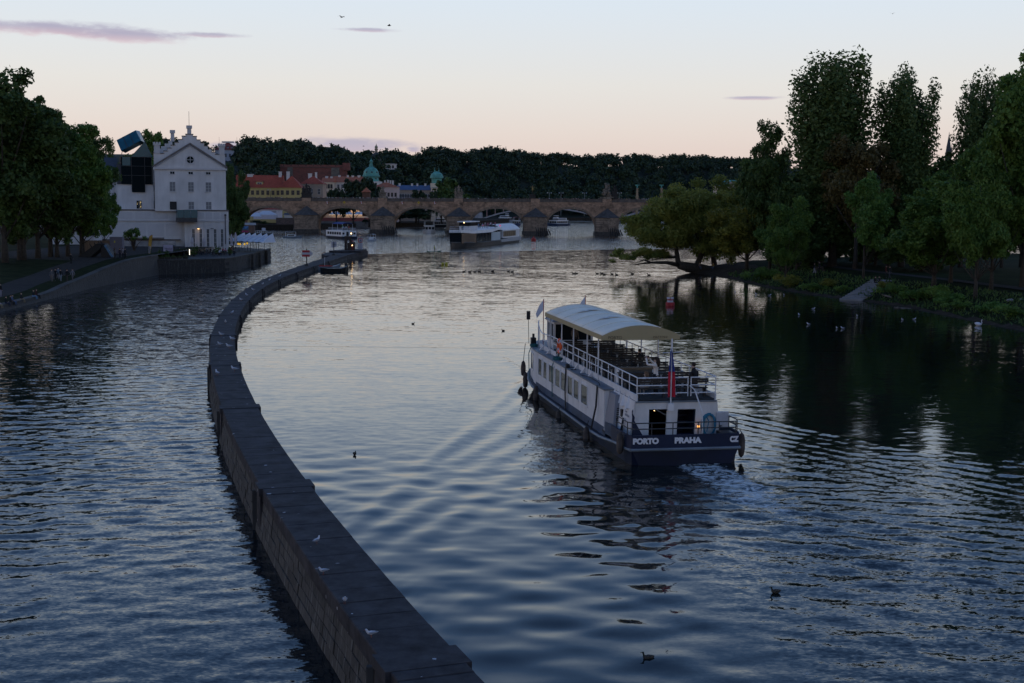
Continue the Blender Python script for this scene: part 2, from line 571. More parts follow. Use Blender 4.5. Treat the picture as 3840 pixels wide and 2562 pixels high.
def build_water():
	ax = np.arange(-25, 32.01, .16)
	ay = np.arange(21, 104.01, .16)
	X, Y = np.meshgrid(ax, ay)
	h, edge, a, l, q, cl = basin_waves(X, Y)
	fade = sstep(0, 6, 32 - X) * sstep(0, 14, 104 - Y)
	inwake = sstep(-.6, 1.4, X - edge) * (1 - sstep(57, 62, Y))
	star = sstep(-.5, 2.5, (2.2 + .37 * np.maximum(30.5 - a, 0)) - l) * (l > 1.5)
	trail = np.exp(-((X - cl) / (2.0 + .17 * q)) ** 2) * (a < .5)
	port = sstep(0, 3, .2 * np.maximum(30 - a, 0) + 2 - (-l)) * (l < 0) * (a > -1) * (a < 30)
	chop = np.clip(.34 * inwake + .15 * star + .75 * trail + .75 * port, 0, 1)
	n1 = .5 + .5 * np.sin(X * .4 + np.sin(Y * .3) * 2) * np.sin(Y * .31 + np.sin(X * .37))
	chop *= .72 + .5 * n1
	foam = np.clip(np.exp(-((X - cl - .7) / (.9 + .13 * q)) ** 2) * (a < .1) * np.exp(-q / 6.5) * 1.25, 0, .85)
	foam += .33 * np.exp(-((X - cl - .5) / (1.2 + .2 * q)) ** 2) * (a < 0) * np.exp(-q / 20)
	wx_, wy_, wz_ = wind_waves(X, Y, 8, 1.35, .45, .65, 2.2, .075)
	wm = np.clip(.75 * inwake + .45 * star + .5 * trail + .6 * port, 0, 1) * (.6 + .4 * np.sin(X * .33 + Y * .21))
	net = np.exp(-((X - 5.5) / 3.2) ** 2) * sstep(34, 44, Y) * (1 - sstep(57, 60, Y))
	fx, fy, fz = wind_waves(X, Y, 18, 1.5, .9, .55, 1.3, .034, 36)
	h = h + wz_ * np.clip(wm + .30 * net, 0, 1) + fz * (.35 + .65 * net) * (1 - sstep(60, 75, Y))
	foam += .42 * np.exp(-((X - edge - .3) / .55) ** 2) * (Y < 54) + .3 * np.exp(-((X - cl) / (1.3 + .1 * q)) ** 2) * (a < 0) * (q < 26)
	foam += .85 * np.exp(-((np.abs(l) - 2.85) / .3) ** 2) * (a > -1) * (a < 26) * (.25 + .25 * np.sin(a * 1.7))
	foam = np.clip(foam, 0, .97)
	ripple = .55 + .45 * sstep(55, 80, Y)
	smooth_zone = (1 - sstep(-1.5, .5, X - edge)) * (1 - sstep(44, 62, Y))
	ripple *= 1 - .78 * smooth_zone
	idx = np.arange(X.size).reshape(X.shape)
	quads = np.stack([idx[:-1, :-1], idx[:-1, 1:], idx[1:, 1:], idx[1:, :-1]], -1).reshape(-1, 4)
	xc = (X[:-1, :-1] + X[1:, 1:]) / 2
	yc = (Y[:-1, :-1] + Y[1:, 1:]) / 2
	keep = (xc > np.interp(yc, WYS, WXS)).ravel()
	verts = np.stack([X, Y, h * fade], -1).reshape(-1, 3)
	# the rest of the basin, coarser, in strips between the wall and the far side
	ys = np.concatenate([np.arange(6, 21, 3), [21], np.arange(21, 104, 4)[1:], [104], np.arange(106, 292, 3), [292]])
	V, Q, K, R_ = [], [], [], []
	off = len(verts)
	def strip(pts0, pts1):
		nonlocal off
		n = len(pts0)
		for p in pts0 + pts1:
			V.append((p[0], p[1], 0.0))
			K.append(.10 if p[1] < 104 and p[0] > 20 else 0.0)
		for i in range(n - 1):
			Q.append((off + i, off + i + 1, off + n + i + 1, off + n + i))
		off += 2 * n
	for y0, y1 in zip(ys[:-1], ys[1:]):
		xs0 = [32, 60, 120, 220] if 20.9 < (y0 + y1) / 2 < 104 else [wall_x(y0), 0 + wall_x(y0) * .3, 40, 90, 220]
		xs1 = [32, 60, 120, 220] if 20.9 < (y0 + y1) / 2 < 104 else [wall_x(y1), 0 + wall_x(y1) * .3, 40, 90, 220]
		strip([(x, y0) for x in xs0], [(x, y1) for x in xs1])
	xs = list(np.arange(-36.2, 221, 8))
	strip([(x, 292) for x in xs], [(x, max(weir_y(x), 292.05)) for x in xs])
	V, Q = np.array(V), np.array(Q)
	allv = np.concatenate([verts, V])
	allq = np.concatenate([quads[keep], Q])
	nV = len(V)
	me = np_mesh('basin water', allv, allq, WATER_HIGH, smooth=True, attrs={
		'chop': ('POINT', np.concatenate([(chop * fade).ravel() + .0, np.array(K)])),
		'foam': ('POINT', np.concatenate([(foam * fade).ravel(), np.zeros(nV)])),
		'ripple': ('POINT', np.concatenate([ripple.ravel(), np.ones(nV)]))})
	o = link('basin_water', me, kind='structure', label='calm dark blue river water above the weir')
	# weir: the sill and the slope behind it
	b = MB()
	xs = list(np.arange(-35.8, 219, 6))
	for x0, x1 in zip(xs[:-1], xs[1:]):
		y0, y1 = weir_y(x0), weir_y(x1)
		b.add([(x0, y0 - .5, .015), (x1, y1 - .5, .015), (x1, y1 + .5, .0), (x0, y0 + .5, .0), (x0, y0 + 5, ZL - .3), (x1, y1 + 5, ZL - .3), (x0, y0 - .5, -.6), (x1, y1 - .5, -.6)],
			  [(0, 1, 2, 3), (3, 2, 5, 4), (6, 7, 1, 0)])
	b.build('weir', mat('wet stone', (.035, .037, .04), .35, .3, 2), kind='structure', label='low stone weir across the river')
	# lower river, one sheet to the far reach
	# wind-ruffled water of the left channel near the eye
	gx, gy = np.arange(-46, 3, .15), np.arange(20, 116, .15)
	X, Y = np.meshgrid(gx, gy)
	dx, dy, dz = wind_waves(X, Y, 3, 1.75, .5, .55, 2.6, .088, 56)
	f = sstep(0, 10, X + 46) * sstep(0, 25, 116 - Y)
	gust = (.72 + .28 * np.sin(X * .13 + Y * .07) * np.sin(Y * .09 - X * .05 + 1)) * f
	idx = np.arange(X.size).reshape(X.shape)
	q = np.stack([idx[:-1, :-1], idx[:-1, 1:], idx[1:, 1:], idx[1:, :-1]], -1).reshape(-1, 4)
	xc, yc = X[:-1, :-1], Y[:-1, :-1]
	keep = ((xc < np.interp(yc, WYS, WXS) + .3) & (xc > -.46 * yc - 6)).ravel()
	me = np_mesh('channel water', np.stack([X + dx * gust, Y + dy * gust, ZL + dz * gust], -1).reshape(-1, 3), q[keep], WATER_LOW, smooth=True,
				 attrs={'chop': ('POINT', np.zeros(X.size)), 'foam': ('POINT', np.zeros(X.size)), 'amb': ('POINT', (1 - .8 * f).ravel())})
	link('channel_water', me, kind='structure', label='wind ruffled blue water of the left channel')
	ys = np.concatenate([[-60], np.arange(0, 700, 10.0), [900, 1300, 2600]])
	V = np.array([[(x, y, ZL - (.4 if 10 < y < 105 else 0)) for x in (-700, 900)] for y in ys]).reshape(-1, 3)
	Q = np.array([(2 * i, 2 * i + 1, 2 * i + 3, 2 * i + 2) for i in range(len(ys) - 1)])
	me = np_mesh('river water', V, Q, WATER_LOW, attrs={'chop': ('POINT', sstep(200, 330, V[:, 1])), 'amb': ('POINT', np.ones(len(V))), 'foam': ('POINT', np.zeros(len(V)))})
	link('river_water', me, kind='structure', label='choppy blue river water below the weir')
build_water()
# ---------------------------------------------------------------- training wall
M_COPE = None
def copemat():
	m, nt, b = nm('coping stone')
	L = nt.links
	tc = nt.nodes.new('ShaderNodeNewGeometry')
	n1 = nt.nodes.new('ShaderNodeTexNoise')
	n1.inputs['Scale'].default_value = 1.1
	n1.inputs['Detail'].default_value = 8
	n1.inputs['Roughness'].default_value = .65
	L.new(tc.outputs['Position'], n1.inputs['Vector'])
	cr = nt.nodes.new('ShaderNodeValToRGB')
	cr.color_ramp.elements[0].position, cr.color_ramp.elements[1].position = .32, .72
	cr.color_ramp.elements[0].color = (.013, .012, .014, 1)
	cr.color_ramp.elements[1].color = (.066, .060, .064, 1)
	L.new(n1.outputs[0], cr.inputs[0])
	vo = nt.nodes.new('ShaderNodeTexVoronoi')
	vo.inputs['Scale'].default_value = 1.9
	vo.inputs['Randomness'].default_value = 1
	nd = nt.nodes.new('ShaderNodeTexNoise')
	nd.inputs['Scale'].default_value = 9
	L.new(tc.outputs['Position'], nd.inputs['Vector'])
	mxv = nt.nodes.new('ShaderNodeMix')
	mxv.data_type = 'VECTOR'
	mxv.inputs[0].default_value = .06
	L.new(tc.outputs['Position'], mxv.inputs[4])
	L.new(nd.outputs['Color'], mxv.inputs[5])
	L.new(mxv.outputs[1], vo.inputs['Vector'])
	# droppings: small spots, of a size that differs from cell to cell
	sp = nt.nodes.new('ShaderNodeSeparateColor')
	L.new(vo.outputs['Color'], sp.inputs[0])
	th = nt.nodes.new('ShaderNodeMath')
	th.operation = 'MULTIPLY_ADD'
	L.new(sp.outputs[0], th.inputs[0])
	th.inputs[1].default_value = .24
	th.inputs[2].default_value = -.07
	lt = nt.nodes.new('ShaderNodeMath')
	lt.operation = 'LESS_THAN'
	L.new(vo.outputs['Distance'], lt.inputs[0])
	L.new(th.outputs[0], lt.inputs[1])
	am = nt.nodes.new('ShaderNodeMath')
	am.operation = 'MULTIPLY'
	L.new(lt.outputs[0], am.inputs[0])
	L.new(sp.outputs[1], am.inputs[1])
	mx = nt.nodes.new('ShaderNodeMix')
	mx.data_type = 'RGBA'
	L.new(am.outputs[0], mx.inputs[0])
	L.new(cr.outputs[0], mx.inputs[6])
	mx.inputs[7].default_value = (.50, .50, .52, 1)
	L.new(mx.outputs[2], b.inputs['Base Color'])
	b.inputs['Roughness'].default_value = .8
	b.inputs['Specular IOR Level'].default_value = .15
	bp = nt.nodes.new('ShaderNodeBump')
	bp.inputs['Strength'].default_value = .35
	bp.inputs['Distance'].default_value = .03
	L.new(n1.outputs[0], bp.inputs['Height'])
	L.new(bp.outputs[0], b.inputs['Normal'])
	return m
def stonemat(name, c0, c1, streak=(.25, .24, .22), amount=.6):
	"""rough wall stone, each block its own tone, with pale streaks run down from the top"""
	m, nt, b = nm(name)
	L = nt.links
	g = nt.nodes.new('ShaderNodeNewGeometry')
	oi = nt.nodes.new('ShaderNodeObjectInfo')
	n1 = nt.nodes.new('ShaderNodeTexNoise')
	n1.inputs['Scale'].default_value = 5
	n1.inputs['Detail'].default_value = 6
	L.new(g.outputs['Position'], n1.inputs['Vector'])
	ad = nt.nodes.new('ShaderNodeMath')
	ad.operation = 'MULTIPLY_ADD'
	L.new(oi.outputs['Random'], ad.inputs[0])
	ad.inputs[1].default_value = .5
	L.new(n1.outputs[0], ad.inputs[2])
	cr = nt.nodes.new('ShaderNodeValToRGB')
	cr.color_ramp.elements[0].position, cr.color_ramp.elements[1].position = .4, 1.0
	cr.color_ramp.elements[0].color = (*c0, 1)
	cr.color_ramp.elements[1].color = (*c1, 1)
	L.new(ad.outputs[0], cr.inputs[0])
	mp = nt.nodes.new('ShaderNodeMapping')
	mp.inputs['Scale'].default_value = (2.4, 2.4, .22)
	L.new(g.outputs['Position'], mp.inputs[0])
	n2 = nt.nodes.new('ShaderNodeTexNoise')
	n2.inputs['Scale'].default_value = 2.2
	n2.inputs['Detail'].default_value = 5
	L.new(mp.outputs[0], n2.inputs['Vector'])
	c2 = nt.nodes.new('ShaderNodeValToRGB')
	c2.color_ramp.elements[0].position, c2.color_ramp.elements[1].position = .55, .68
	c2.color_ramp.elements[0].color = (0, 0, 0, 1)
	c2.color_ramp.elements[1].color = (amount,) * 3 + (1,)
	L.new(n2.outputs[0], c2.inputs[0])
	mx = nt.nodes.new('ShaderNodeMix')
	mx.data_type = 'RGBA'
	L.new(c2.outputs[0], mx.inputs[0])
	L.new(cr.outputs[0], mx.inputs[6])
	mx.inputs[7].default_value = (*streak, 1)
	L.new(mx.outputs[2], b.inputs['Base Color'])
	b.inputs['Roughness'].default_value = .85
	bp = nt.nodes.new('ShaderNodeBump')
	bp.inputs['Strength'].default_value = .6
	bp.inputs['Distance'].default_value = .05
	L.new(n1.outputs[0], bp.inputs['Height'])
	L.new(bp.outputs[0], b.inputs['Normal'])
	return m
def build_training_wall():
	M_COPE = copemat()
	M_BLK = stonemat('wall block', (.013, .011, .010), (.046, .040, .035), (.17, .165, .155), .5)
	M_BAND = mat('wall band', (.036, .034, .034), .8, .35, 1.4, .3, stretch=(1, 1, .3))
	root = link('training_wall', None, None, label='long curving dark stone wall dividing the river, running away to the signs', cat='wall')
	# centre line resampled by length
	pts, y = [], 14.0
	while y < 268:
		x = wall_x(y)
		t = Vector((wall_x(y + .5) - wall_x(y - .5), 1.0, 0)).normalized()
		pts.append((Vector((x, y, 0)), t))
		y += .4 * t.y
	# smooth tangents
	S = len(pts)
	sm = []
	for i in range(S):
		k_ = min(30, i, S - 1 - i) if min(i, S - 1 - i) > 3 else 3
		lo, hi = max(0, i - k_), min(S - 1, i + k_)
		d = (pts[hi][0] - pts[lo][0]).normalized()
		c = sum((pts[j][0] for j in range(lo, hi + 1)), Vector()) / (hi - lo + 1)
		sm.append((c, d, Vector((d.y, -d.x, 0))))        # centre, along, to the right
	pts = sm
	HW, ZT = .93, .9
	half = lambda i: HW + max(0.0, (pts[i][0].y - 150) / 110) * .55
	core = MB()
	for i in range(0, S - 4, 4):
		(c0, d0, r0), (c1, d1, r1) = pts[i], pts[i + 4]
		a, bb = half(i) - .10, half(i + 4) - .10
		core.hexa([c0 - r0 * (a + .27) + Vector((0, 0, -2.2)), c0 + r0 * (a + .2) + Vector((0, 0, -2.2)), c1 + r1 * (bb + .2) + Vector((0, 0, -2.2)), c1 - r1 * (bb + .27) + Vector((0, 0, -2.2)),
				   c0 - r0 * a + Vector((0, 0, .6)), c0 + r0 * a + Vector((0, 0, .6)), c1 + r1 * bb + Vector((0, 0, .6)), c1 - r1 * bb + Vector((0, 0, .6))])
	core.build('wall_core', M_BAND, root)
	i, k = 0, 0
	rnd = random.Random(3)
	while i < S - 5:
		n = min(rnd.choice((3, 4, 4, 5)), S - 1 - i)
		(c0, d0, r0), (c1, d1, r1) = pts[i], pts[i + n]
		g0, g1 = d0 * .012, d1 * -.012
		a, bb = half(i), half(i + n)
		dz = rnd.uniform(-.012, .012)
		zb, zt = .42, ZT + dz
		b = MB()
		p = [c0 + g0 - r0 * a, c0 + g0 + r0 * a, c1 + g1 + r1 * bb, c1 + g1 - r1 * bb]
		q = [v + (c0 + c1 - 2 * v) * .012 for v in p]
		b.hexa([v + Vector((0, 0, zb)) for v in p] + [v + Vector((0, 0, zt - .03)) for v in p])
		b.hexa([v + Vector((0, 0, zt - .03)) for v in p] + [v + Vector((0, 0, zt)) for v in q])
		b.build('coping_slab', M_COPE, root)
		i += n
		k += 1
	# face blocks: left face close to the eye one by one, the rest joined
	far = MB()
	nblk = 0
	for side in (-1, 1):
		for row in range(5 if side < 0 else 2):
			z1 = .41 - row * .36
			z0 = z1 - .325
			i = row % 2 * 1
			while i < S - 4:
				n = rnd.choice((2, 2, 3))
				j = min(i + n, S - 1)
				(c0, d0, r0), (c1, d1, r1) = pts[i], pts[j]
				yy = c0.y
				if yy > 24 and not (side > 0 and yy < 60) and not (side < 0 and yy > 120):
					bat0, bat1 = .04 + (.42 - z0) * .12, .04 + (.42 - z1) * .12
					pr = rnd.uniform(.0, .035)
					a, e = half(i) - .10, half(j) - .10
					o = lambda c, r, w, bt: c + r * side * (w + bt + pr)
					inn = lambda c, r, w: c + r * side * (w - .15)
					g = .014
					P = [inn(c0 + d0 * g, r0, a), inn(c1 - d1 * g, r1, e)]
					vs = [P[0] + Vector((0, 0, z0)), o(c0 + d0 * g, r0, a, bat0) + Vector((0, 0, z0)), o(c1 - d1 * g, r1, e, bat0) + Vector((0, 0, z0)), P[1] + Vector((0, 0, z0)),
						  P[0] + Vector((0, 0, z1)), o(c0 + d0 * g, r0, a, bat1) + Vector((0, 0, z1)), o(c1 - d1 * g, r1, e, bat1) + Vector((0, 0, z1)), P[1] + Vector((0, 0, z1))]
					if side < 0 and yy < 62 and nblk < 290:
						MB().hexa(vs).build('stone_block', M_BLK, root)
						nblk += 1
					else:
						far.hexa(vs)
				i = j
	far.build('far_stone_blocks', M_BLK, root, kind='stuff')
	# piers that stand a little proud on both sides
	for yc in (29.4, 48.6, 67.2, 85.5, 104, 123, 142, 161, 180, 199, 218, 237):
		i = min(range(S), key=lambda q: abs(pts[q][0].y - yc))
		c, d, r = pts[i]
		w = half(i) + .10
		b = MB()
		e = .62
		for (e0, z0, z1, ww) in ((e, .62, .922, w + .03), (e - .08, -2.0, .62, w - .02)):
			p = [c - d * e0 - r * ww, c - d * e0 + r * ww, c + d * e0 + r * ww, c + d * e0 - r * ww]
			b.hexa([v + Vector((0, 0, z0)) for v in p] + [v + Vector((0, 0, z1)) for v in p])
		b.build('pier', M_COPE, root)
		# stop-log slots beside the pier
		b = MB()
		for sd in (-1, 1):
			p0 = c + d * (e + .22) + r * sd * (half(i) + .11)
			b.box(p0.x - .09, p0.x + .09, p0.y - .09, p0.y + .09, -1.6, .56)
		b.build('pier_rail', M_BAND, root)
	# wide head of the wall with a raised step
	b = MB()
	b.prism([(-38.2, 262), (-34.6, 264), (-32.9, 291), (-37, 291.5), (-40.5, 278), (-40.3, 270)], -2.0, .93)
	b.build('wall_head', M_COPE, root)
	b = MB()
	b.prism([(-40.0, 279), (-36.8, 276.5), (-33.2, 280), (-33.1, 290.7), (-36.8, 291.2)], .935, 1.35)
	b.build('head_step', M_COPE, root)
	# streaked mooring ring plates
	return root
WALL = build_training_wall()
# ---------------------------------------------------------------- banks
M_GRASS = mat('bank grass', (.020, .027, .010), 1, .45, .7, .5, spec=.04, detail=8, var2=.4, scale2=.12)
M_EARTH = mat('bank earth', (.042, .033, .025), 1, .35, .9, .5, spec=.04, detail=8)
M_PATH = mat('gravel path', (.050, .044, .040), 1, .2, 1.2, .2, spec=.04, detail=8)
M_QUAY = stonemat('quay stone', (.018, .016, .015), (.055, .050, .046), (.12, .12, .115), .4)
left_edge = poly_y([(100, -53.5), (130, -57), (145, -58.3), (155, -59.1), (163, -59.7), (173, -60.4), (184, -61.4), (194, -61.7), (205, -61.5), (216, -61.6), (222, -61.6), (300, -61.6)])
left_top = poly_y([(100, -.25), (156, -.25), (163, -.18), (167, -.05), (173, .38), (184, .77), (194, 1.55), (205, 2.32), (216, 2.45), (300, 2.45)])
def left_z(x, y):
	"""height of the left bank"""
	w = left_edge(y) - x
	t = left_top(y)
	prof = np.interp(w, [0, .9, 3.5, 4.0, 9.0, 20, 34, 60], [0, 0, .05, .06, .25, 1.15, 1.9, 2.2])
	return float(t + prof * max(0.12, min(1.0, (3.1 - t) / 3.0)))
ISLE = [(60, 20), (54, 60), (51, 95), (50, 112), (49.3, 122.7), (48.5, 129.8), (47.6, 139.7), (46.2, 153.3), (43.5, 161.9), (39.7, 173.1), (36.7, 189.1), (35.2, 208.7), (32.6, 222), (30.6, 229),
		(31.5, 233), (36, 240), (46, 250), (62, 262), (90, 281), (130, 300), (260, 320), (260, 20)]
IA = np.array(ISLE)
def shore_dist(X, Y):
	P = np.stack([X, Y], -1)
	best = np.full(X.shape, 1e9)
	inside = np.zeros(X.shape, bool)
	n = len(IA)
	for i in range(n):
		a, b = IA[i], IA[(i + 1) % n]
		d = b - a
		t = np.clip(((P - a) @ d) / (d @ d), 0, 1)
		best = np.minimum(best, np.linalg.norm(P - (a + t[..., None] * d), axis=-1))
		c = ((a[1] > Y) != (b[1] > Y)) & (X < (b[0] - a[0]) * (Y - a[1]) / (b[1] - a[1] + 1e-12) + a[0])
		inside ^= c
	return np.where(inside, best, -best)
def isle_h(d, X, Y):
	h = np.interp(d, [-6, 0, .5, 1.2, 5, 10, 14.5, 22, 60], [-1.2, -.05, .12, .3, 1.1, 1.9, 2.35, 2.5, 2.7])
	return h + .10 * np.sin(X * .55) * np.sin(Y * .41) * np.clip(d / 4, 0, 1) * (d < 13)
def isle_z(x, y):
	X, Y = np.array([x], float), np.array([y], float)
	return float(isle_h(shore_dist(X, Y), X, Y)[0])
def hit(px, py, zfun, z0=0.0):
	"""where the sight line through a photo pixel meets the ground given by zfun"""
	z = z0
	for _ in range(25):
		p = G(px, py, z)
		z = lerp(z, zfun(p.x, p.y), .6)
	p = G(px, py, z)
	return Vector((p.x, p.y, zfun(p.x, p.y)))
def grid_land(name, xs, ys, zf, mats, mf=None, label=None):
	X, Y = np.meshgrid(xs, ys)
	Z = zf(X, Y)
	idx = np.arange(X.size).reshape(X.shape)
	q = np.stack([idx[:-1, :-1], idx[:-1, 1:], idx[1:, 1:], idx[1:, :-1]], -1).reshape(-1, 4)
	me = np_mesh(name, np.stack([X, Y, Z], -1).reshape(-1, 3), q, mats, smooth=True)
	if mf is not None:
		me.polygons.foreach_set('material_index', mf((X[:-1, :-1] + X[1:, 1:]) / 2, (Y[:-1, :-1] + Y[1:, 1:]) / 2).astype(np.int32).ravel())
	return link(name, me, kind='structure', label=label)
def build_banks():
	# right island
	xs = np.concatenate([np.arange(26, 72, .8), np.arange(72, 262, 8)])
	ys = np.concatenate([np.arange(20, 110, 5), np.arange(110, 262, .9), np.arange(262, 330, 6)])
	zf = lambda X, Y: isle_h(shore_dist(X, Y), X, Y)
	grid_land('island_ground', xs, ys, zf, [M_GRASS, M_EARTH], lambda X, Y: (shore_dist(X, Y) < .9) | ((Y > 205) & (shore_dist(X, Y) < 9)), 'grassy earth bank of the wooded island')
	# gravel path along the island, a band of its own
	V, Q = [], []
	C = [(64, 100), (63, 122), (62, 140), (60, 155), (57, 170), (53.5, 185), (51, 200), (50, 212), (50.5, 224)]
	for i, (x, y) in enumerate(C):
		a = C[max(i - 1, 0)]
		b = C[min(i + 1, len(C) - 1)]
		d = Vector((b[0] - a[0], b[1] - a[1], 0)).normalized()
		r = Vector((d.y, -d.x, 0))
		for w in (-1.0, 1.0):
			p = Vector((x, y, 0)) + r * w
			V.append((p.x, p.y, isle_z(p.x, p.y) + .05))
	for i in range(len(C) - 1):
		Q.append((2 * i, 2 * i + 1, 2 * i + 3, 2 * i + 2))
	m = MB().add(V, Q)
	m.build('island_path', M_PATH, kind='structure', label='pale gravel path along the island bank')
	# left bank
	ws = np.array([0, .45, .9, 2.2, 3.5, 4.2, 6, 8, 10, 13, 16, 20, 26, 34, 46, 60, 90, 160])
	ys = np.concatenate([np.arange(60, 140, 8), np.arange(140, 224, 1.5), np.arange(224, 330, 8)])
	V = np.array([[(left_edge(y) - w, y, left_z(left_edge(y) - w, y)) for w in ws] for y in ys])
	n = len(ws)
	idx = np.arange(V.shape[0] * n).reshape(-1, n)
	q = np.stack([idx[:-1, :-1], idx[1:, :-1], idx[1:, 1:], idx[:-1, 1:]], -1).reshape(-1, 4)
	me = np_mesh('left_bank_ground', V.reshape(-1, 3), q, [M_GRASS, M_PATH, M_QUAY], smooth=True)
	col = np.array([2, 2, 0, 0, 1, 1, 1, 0, 0, 0, 0, 0, 0, 0, 0, 0, 0])
	mi = np.tile(col, (len(ys) - 1, 1))
	ycs = (ys[:-1] + ys[1:]) / 2
	mi[ycs > 203, 4:12] = 1
	me.polygons.foreach_set('material_index', mi.astype(np.int32).ravel())
	link('left_bank_ground', me, kind='structure', label='grass slope and path along the left bank')
	# its river wall, in blocks of masonry with a pale coping
	root = link('embankment_wall', None, None, label='sloping stone embankment wall below the left bank path', cat='wall')
	ys = list(np.arange(100, 222.1, 2.0))
	face = MB()
	for y0, y1 in zip(ys[:-1], ys[1:]):
		x0, x1, t0, t1 = left_edge(y0), left_edge(y1), left_top(y0), left_top(y1)
		face.add([(x0 + .35, y0, ZL - .6), (x1 + .35, y1, ZL - .6), (x1 + .02, y1, t1 - .25), (x0 + .02, y0, t0 - .25), (x0 - .5, y0, t0 - .25), (x1 - .5, y1, t1 - .25)], [(0, 1, 2, 3), (3, 2, 5, 4)])
		c = MB()
		c.hexa([(x0 - .85, y0 + .02, t0 - .25), (x0 + .12, y0 + .02, t0 - .25), (x1 + .12, y1 - .02, t1 - .25), (x1 - .85, y1 - .02, t1 - .25),
				(x0 - .85, y0 + .02, t0 + .02), (x0 + .12, y0 + .02, t0 + .02), (x1 + .12, y1 - .02, t1 + .02), (x1 - .85, y1 - .02, t1 + .02)])
		c.build('coping_slab', M_QUAY, root)
		# courses of stone on the tall part
		z = ZL - .1
		k = 0
		while z < min(t0, t1) - .35:
			h = .42
			fr = lambda z_: .35 + (.02 - .35) * (z_ - (ZL - .6)) / max(.1, (t0 - .25) - (ZL - .6)) + .035
			if y0 > 160:
				for q in range(2):
					ya, yb = y0 + q * 1.0 + (.5 if k % 2 else 0), y0 + q * 1.0 + 1.0 + (.5 if k % 2 else 0)
					xa, xb = left_edge(ya), left_edge(yb)
					face.hexa([(xa - .1, ya + .02, z), (xa + fr(z), ya + .02, z), (xb + fr(z), yb - .02, z), (xb - .1, yb - .02, z),
							   (xa - .1, ya + .02, z + h - .03), (xa + fr(z + h), ya + .02, z + h - .03), (xb + fr(z + h), yb - .02, z + h - .03), (xb - .1, yb - .02, z + h - .03)])
			z += h
			k += 1
	face.build('stone_face', M_QUAY, root, kind='stuff')
	# broad town ground on the left, and the far shores
	b = MB()
	b.prism([(-61.8, 222.0), (-60.5, 287), (-78, 312), (-99, 420), (-114, 500), (-117, 590), (-100, 606), (-88, 640), (-46, 720), (-14, 830), (2, 980), (60, 1075), (260, 1110), (700, 1130), (700, 2600), (-700, 2600), (-700, 222)], -3, 1.35)
	b.build('town_ground', M_EARTH, kind='structure', label='low town ground behind the river')
build_banks()
# ---------------------------------------------------------------- the old stone bridge
def brickmat(name, c0, c1, mortar, bw=.9, bh=.4, dark=.5, axes='xz', patch=(.03, .025, .02)):
	m, nt, b = nm(name)
	L = nt.links
	tc = nt.nodes.new('ShaderNodeTexCoord')
	sp = nt.nodes.new('ShaderNodeSeparateXYZ')
	L.new(tc.outputs['Object'], sp.inputs[0])
	cb = nt.nodes.new('ShaderNodeCombineXYZ')
	ad = nt.nodes.new('ShaderNodeMath')
	L.new(sp.outputs[0], ad.inputs[0])
	L.new(sp.outputs[1], ad.inputs[1])
	L.new(ad.outputs[0], cb.inputs[0])
	L.new(sp.outputs[2], cb.inputs[1])
	br = nt.nodes.new('ShaderNodeTexBrick')
	br.inputs['Scale'].default_value = 1
	br.inputs['Brick Width'].default_value = bw
	br.inputs['Row Height'].default_value = bh
	br.inputs['Mortar Size'].default_value = .02
	br.inputs['Bias'].default_value = -.1
	br.inputs['Color1'].default_value = (*c0, 1)
	br.inputs['Color2'].default_value = (*c1, 1)
	br.inputs['Mortar'].default_value = (*mortar, 1)
	L.new(cb.outputs[0], br.inputs['Vector'])
	no = nt.nodes.new('ShaderNodeTexNoise')
	no.inputs['Scale'].default_value = .35
	no.inputs['Detail'].default_value = 8
	no.inputs['Roughness'].default_value = .7
	L.new(tc.outputs['Object'], no.inputs['Vector'])
	cr = nt.nodes.new('ShaderNodeValToRGB')
	cr.color_ramp.elements[0].position, cr.color_ramp.elements[1].position = .46, .66
	cr.color_ramp.elements[0].color = (0, 0, 0, 1)
	cr.color_ramp.elements[1].color = (dark,) * 3 + (1,)
	L.new(no.outputs[0], cr.inputs[0])
	mx = nt.nodes.new('ShaderNodeMix')
	mx.data_type = 'RGBA'
	L.new(cr.outputs[0], mx.inputs[0])
	L.new(br.outputs[0], mx.inputs[6])
	mx.inputs[7].default_value = (*patch, 1)
	L.new(mx.outputs[2], b.inputs['Base Color'])
	b.inputs['Roughness'].default_value = .9
	b.inputs['Specular IOR Level'].default_value = .2
	return m
BY = 548.0
BPX = [W(px, 877, BY).x for px in (1150, 1435, 1719, 2006, 2274)]
STEP = (BPX[-1] - BPX[0]) / 4
PIERS = [BPX[0] - STEP] + BPX + [BPX[-1] + STEP, BPX[-1] + 2 * STEP]
DECK_Z = lambda x: lerp(W(1150, 742.5, BY).z, W(2274, 747, BY).z, (x - BPX[0]) / (BPX[-1] - BPX[0]))
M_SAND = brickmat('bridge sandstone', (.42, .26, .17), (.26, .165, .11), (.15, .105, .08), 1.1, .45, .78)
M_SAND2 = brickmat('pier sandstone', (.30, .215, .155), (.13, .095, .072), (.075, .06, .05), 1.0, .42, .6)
M_RING = mat('arch ring stone', (.19, .135, .095), .9, .4, .8)
M_PARA = mat('parapet stone', (.11, .088, .074), .9, .45, .6)
M_TIMB = mat('old timber', (.045, .038, .032), .9, .4, 2)
M_STAT = mat('dark statue stone', (.035, .030, .027), .9, .35, 2)
M_STATL = mat('pale statue stone', (.21, .165, .125), .9, .35, 1.6, var2=.5, scale2=.8)
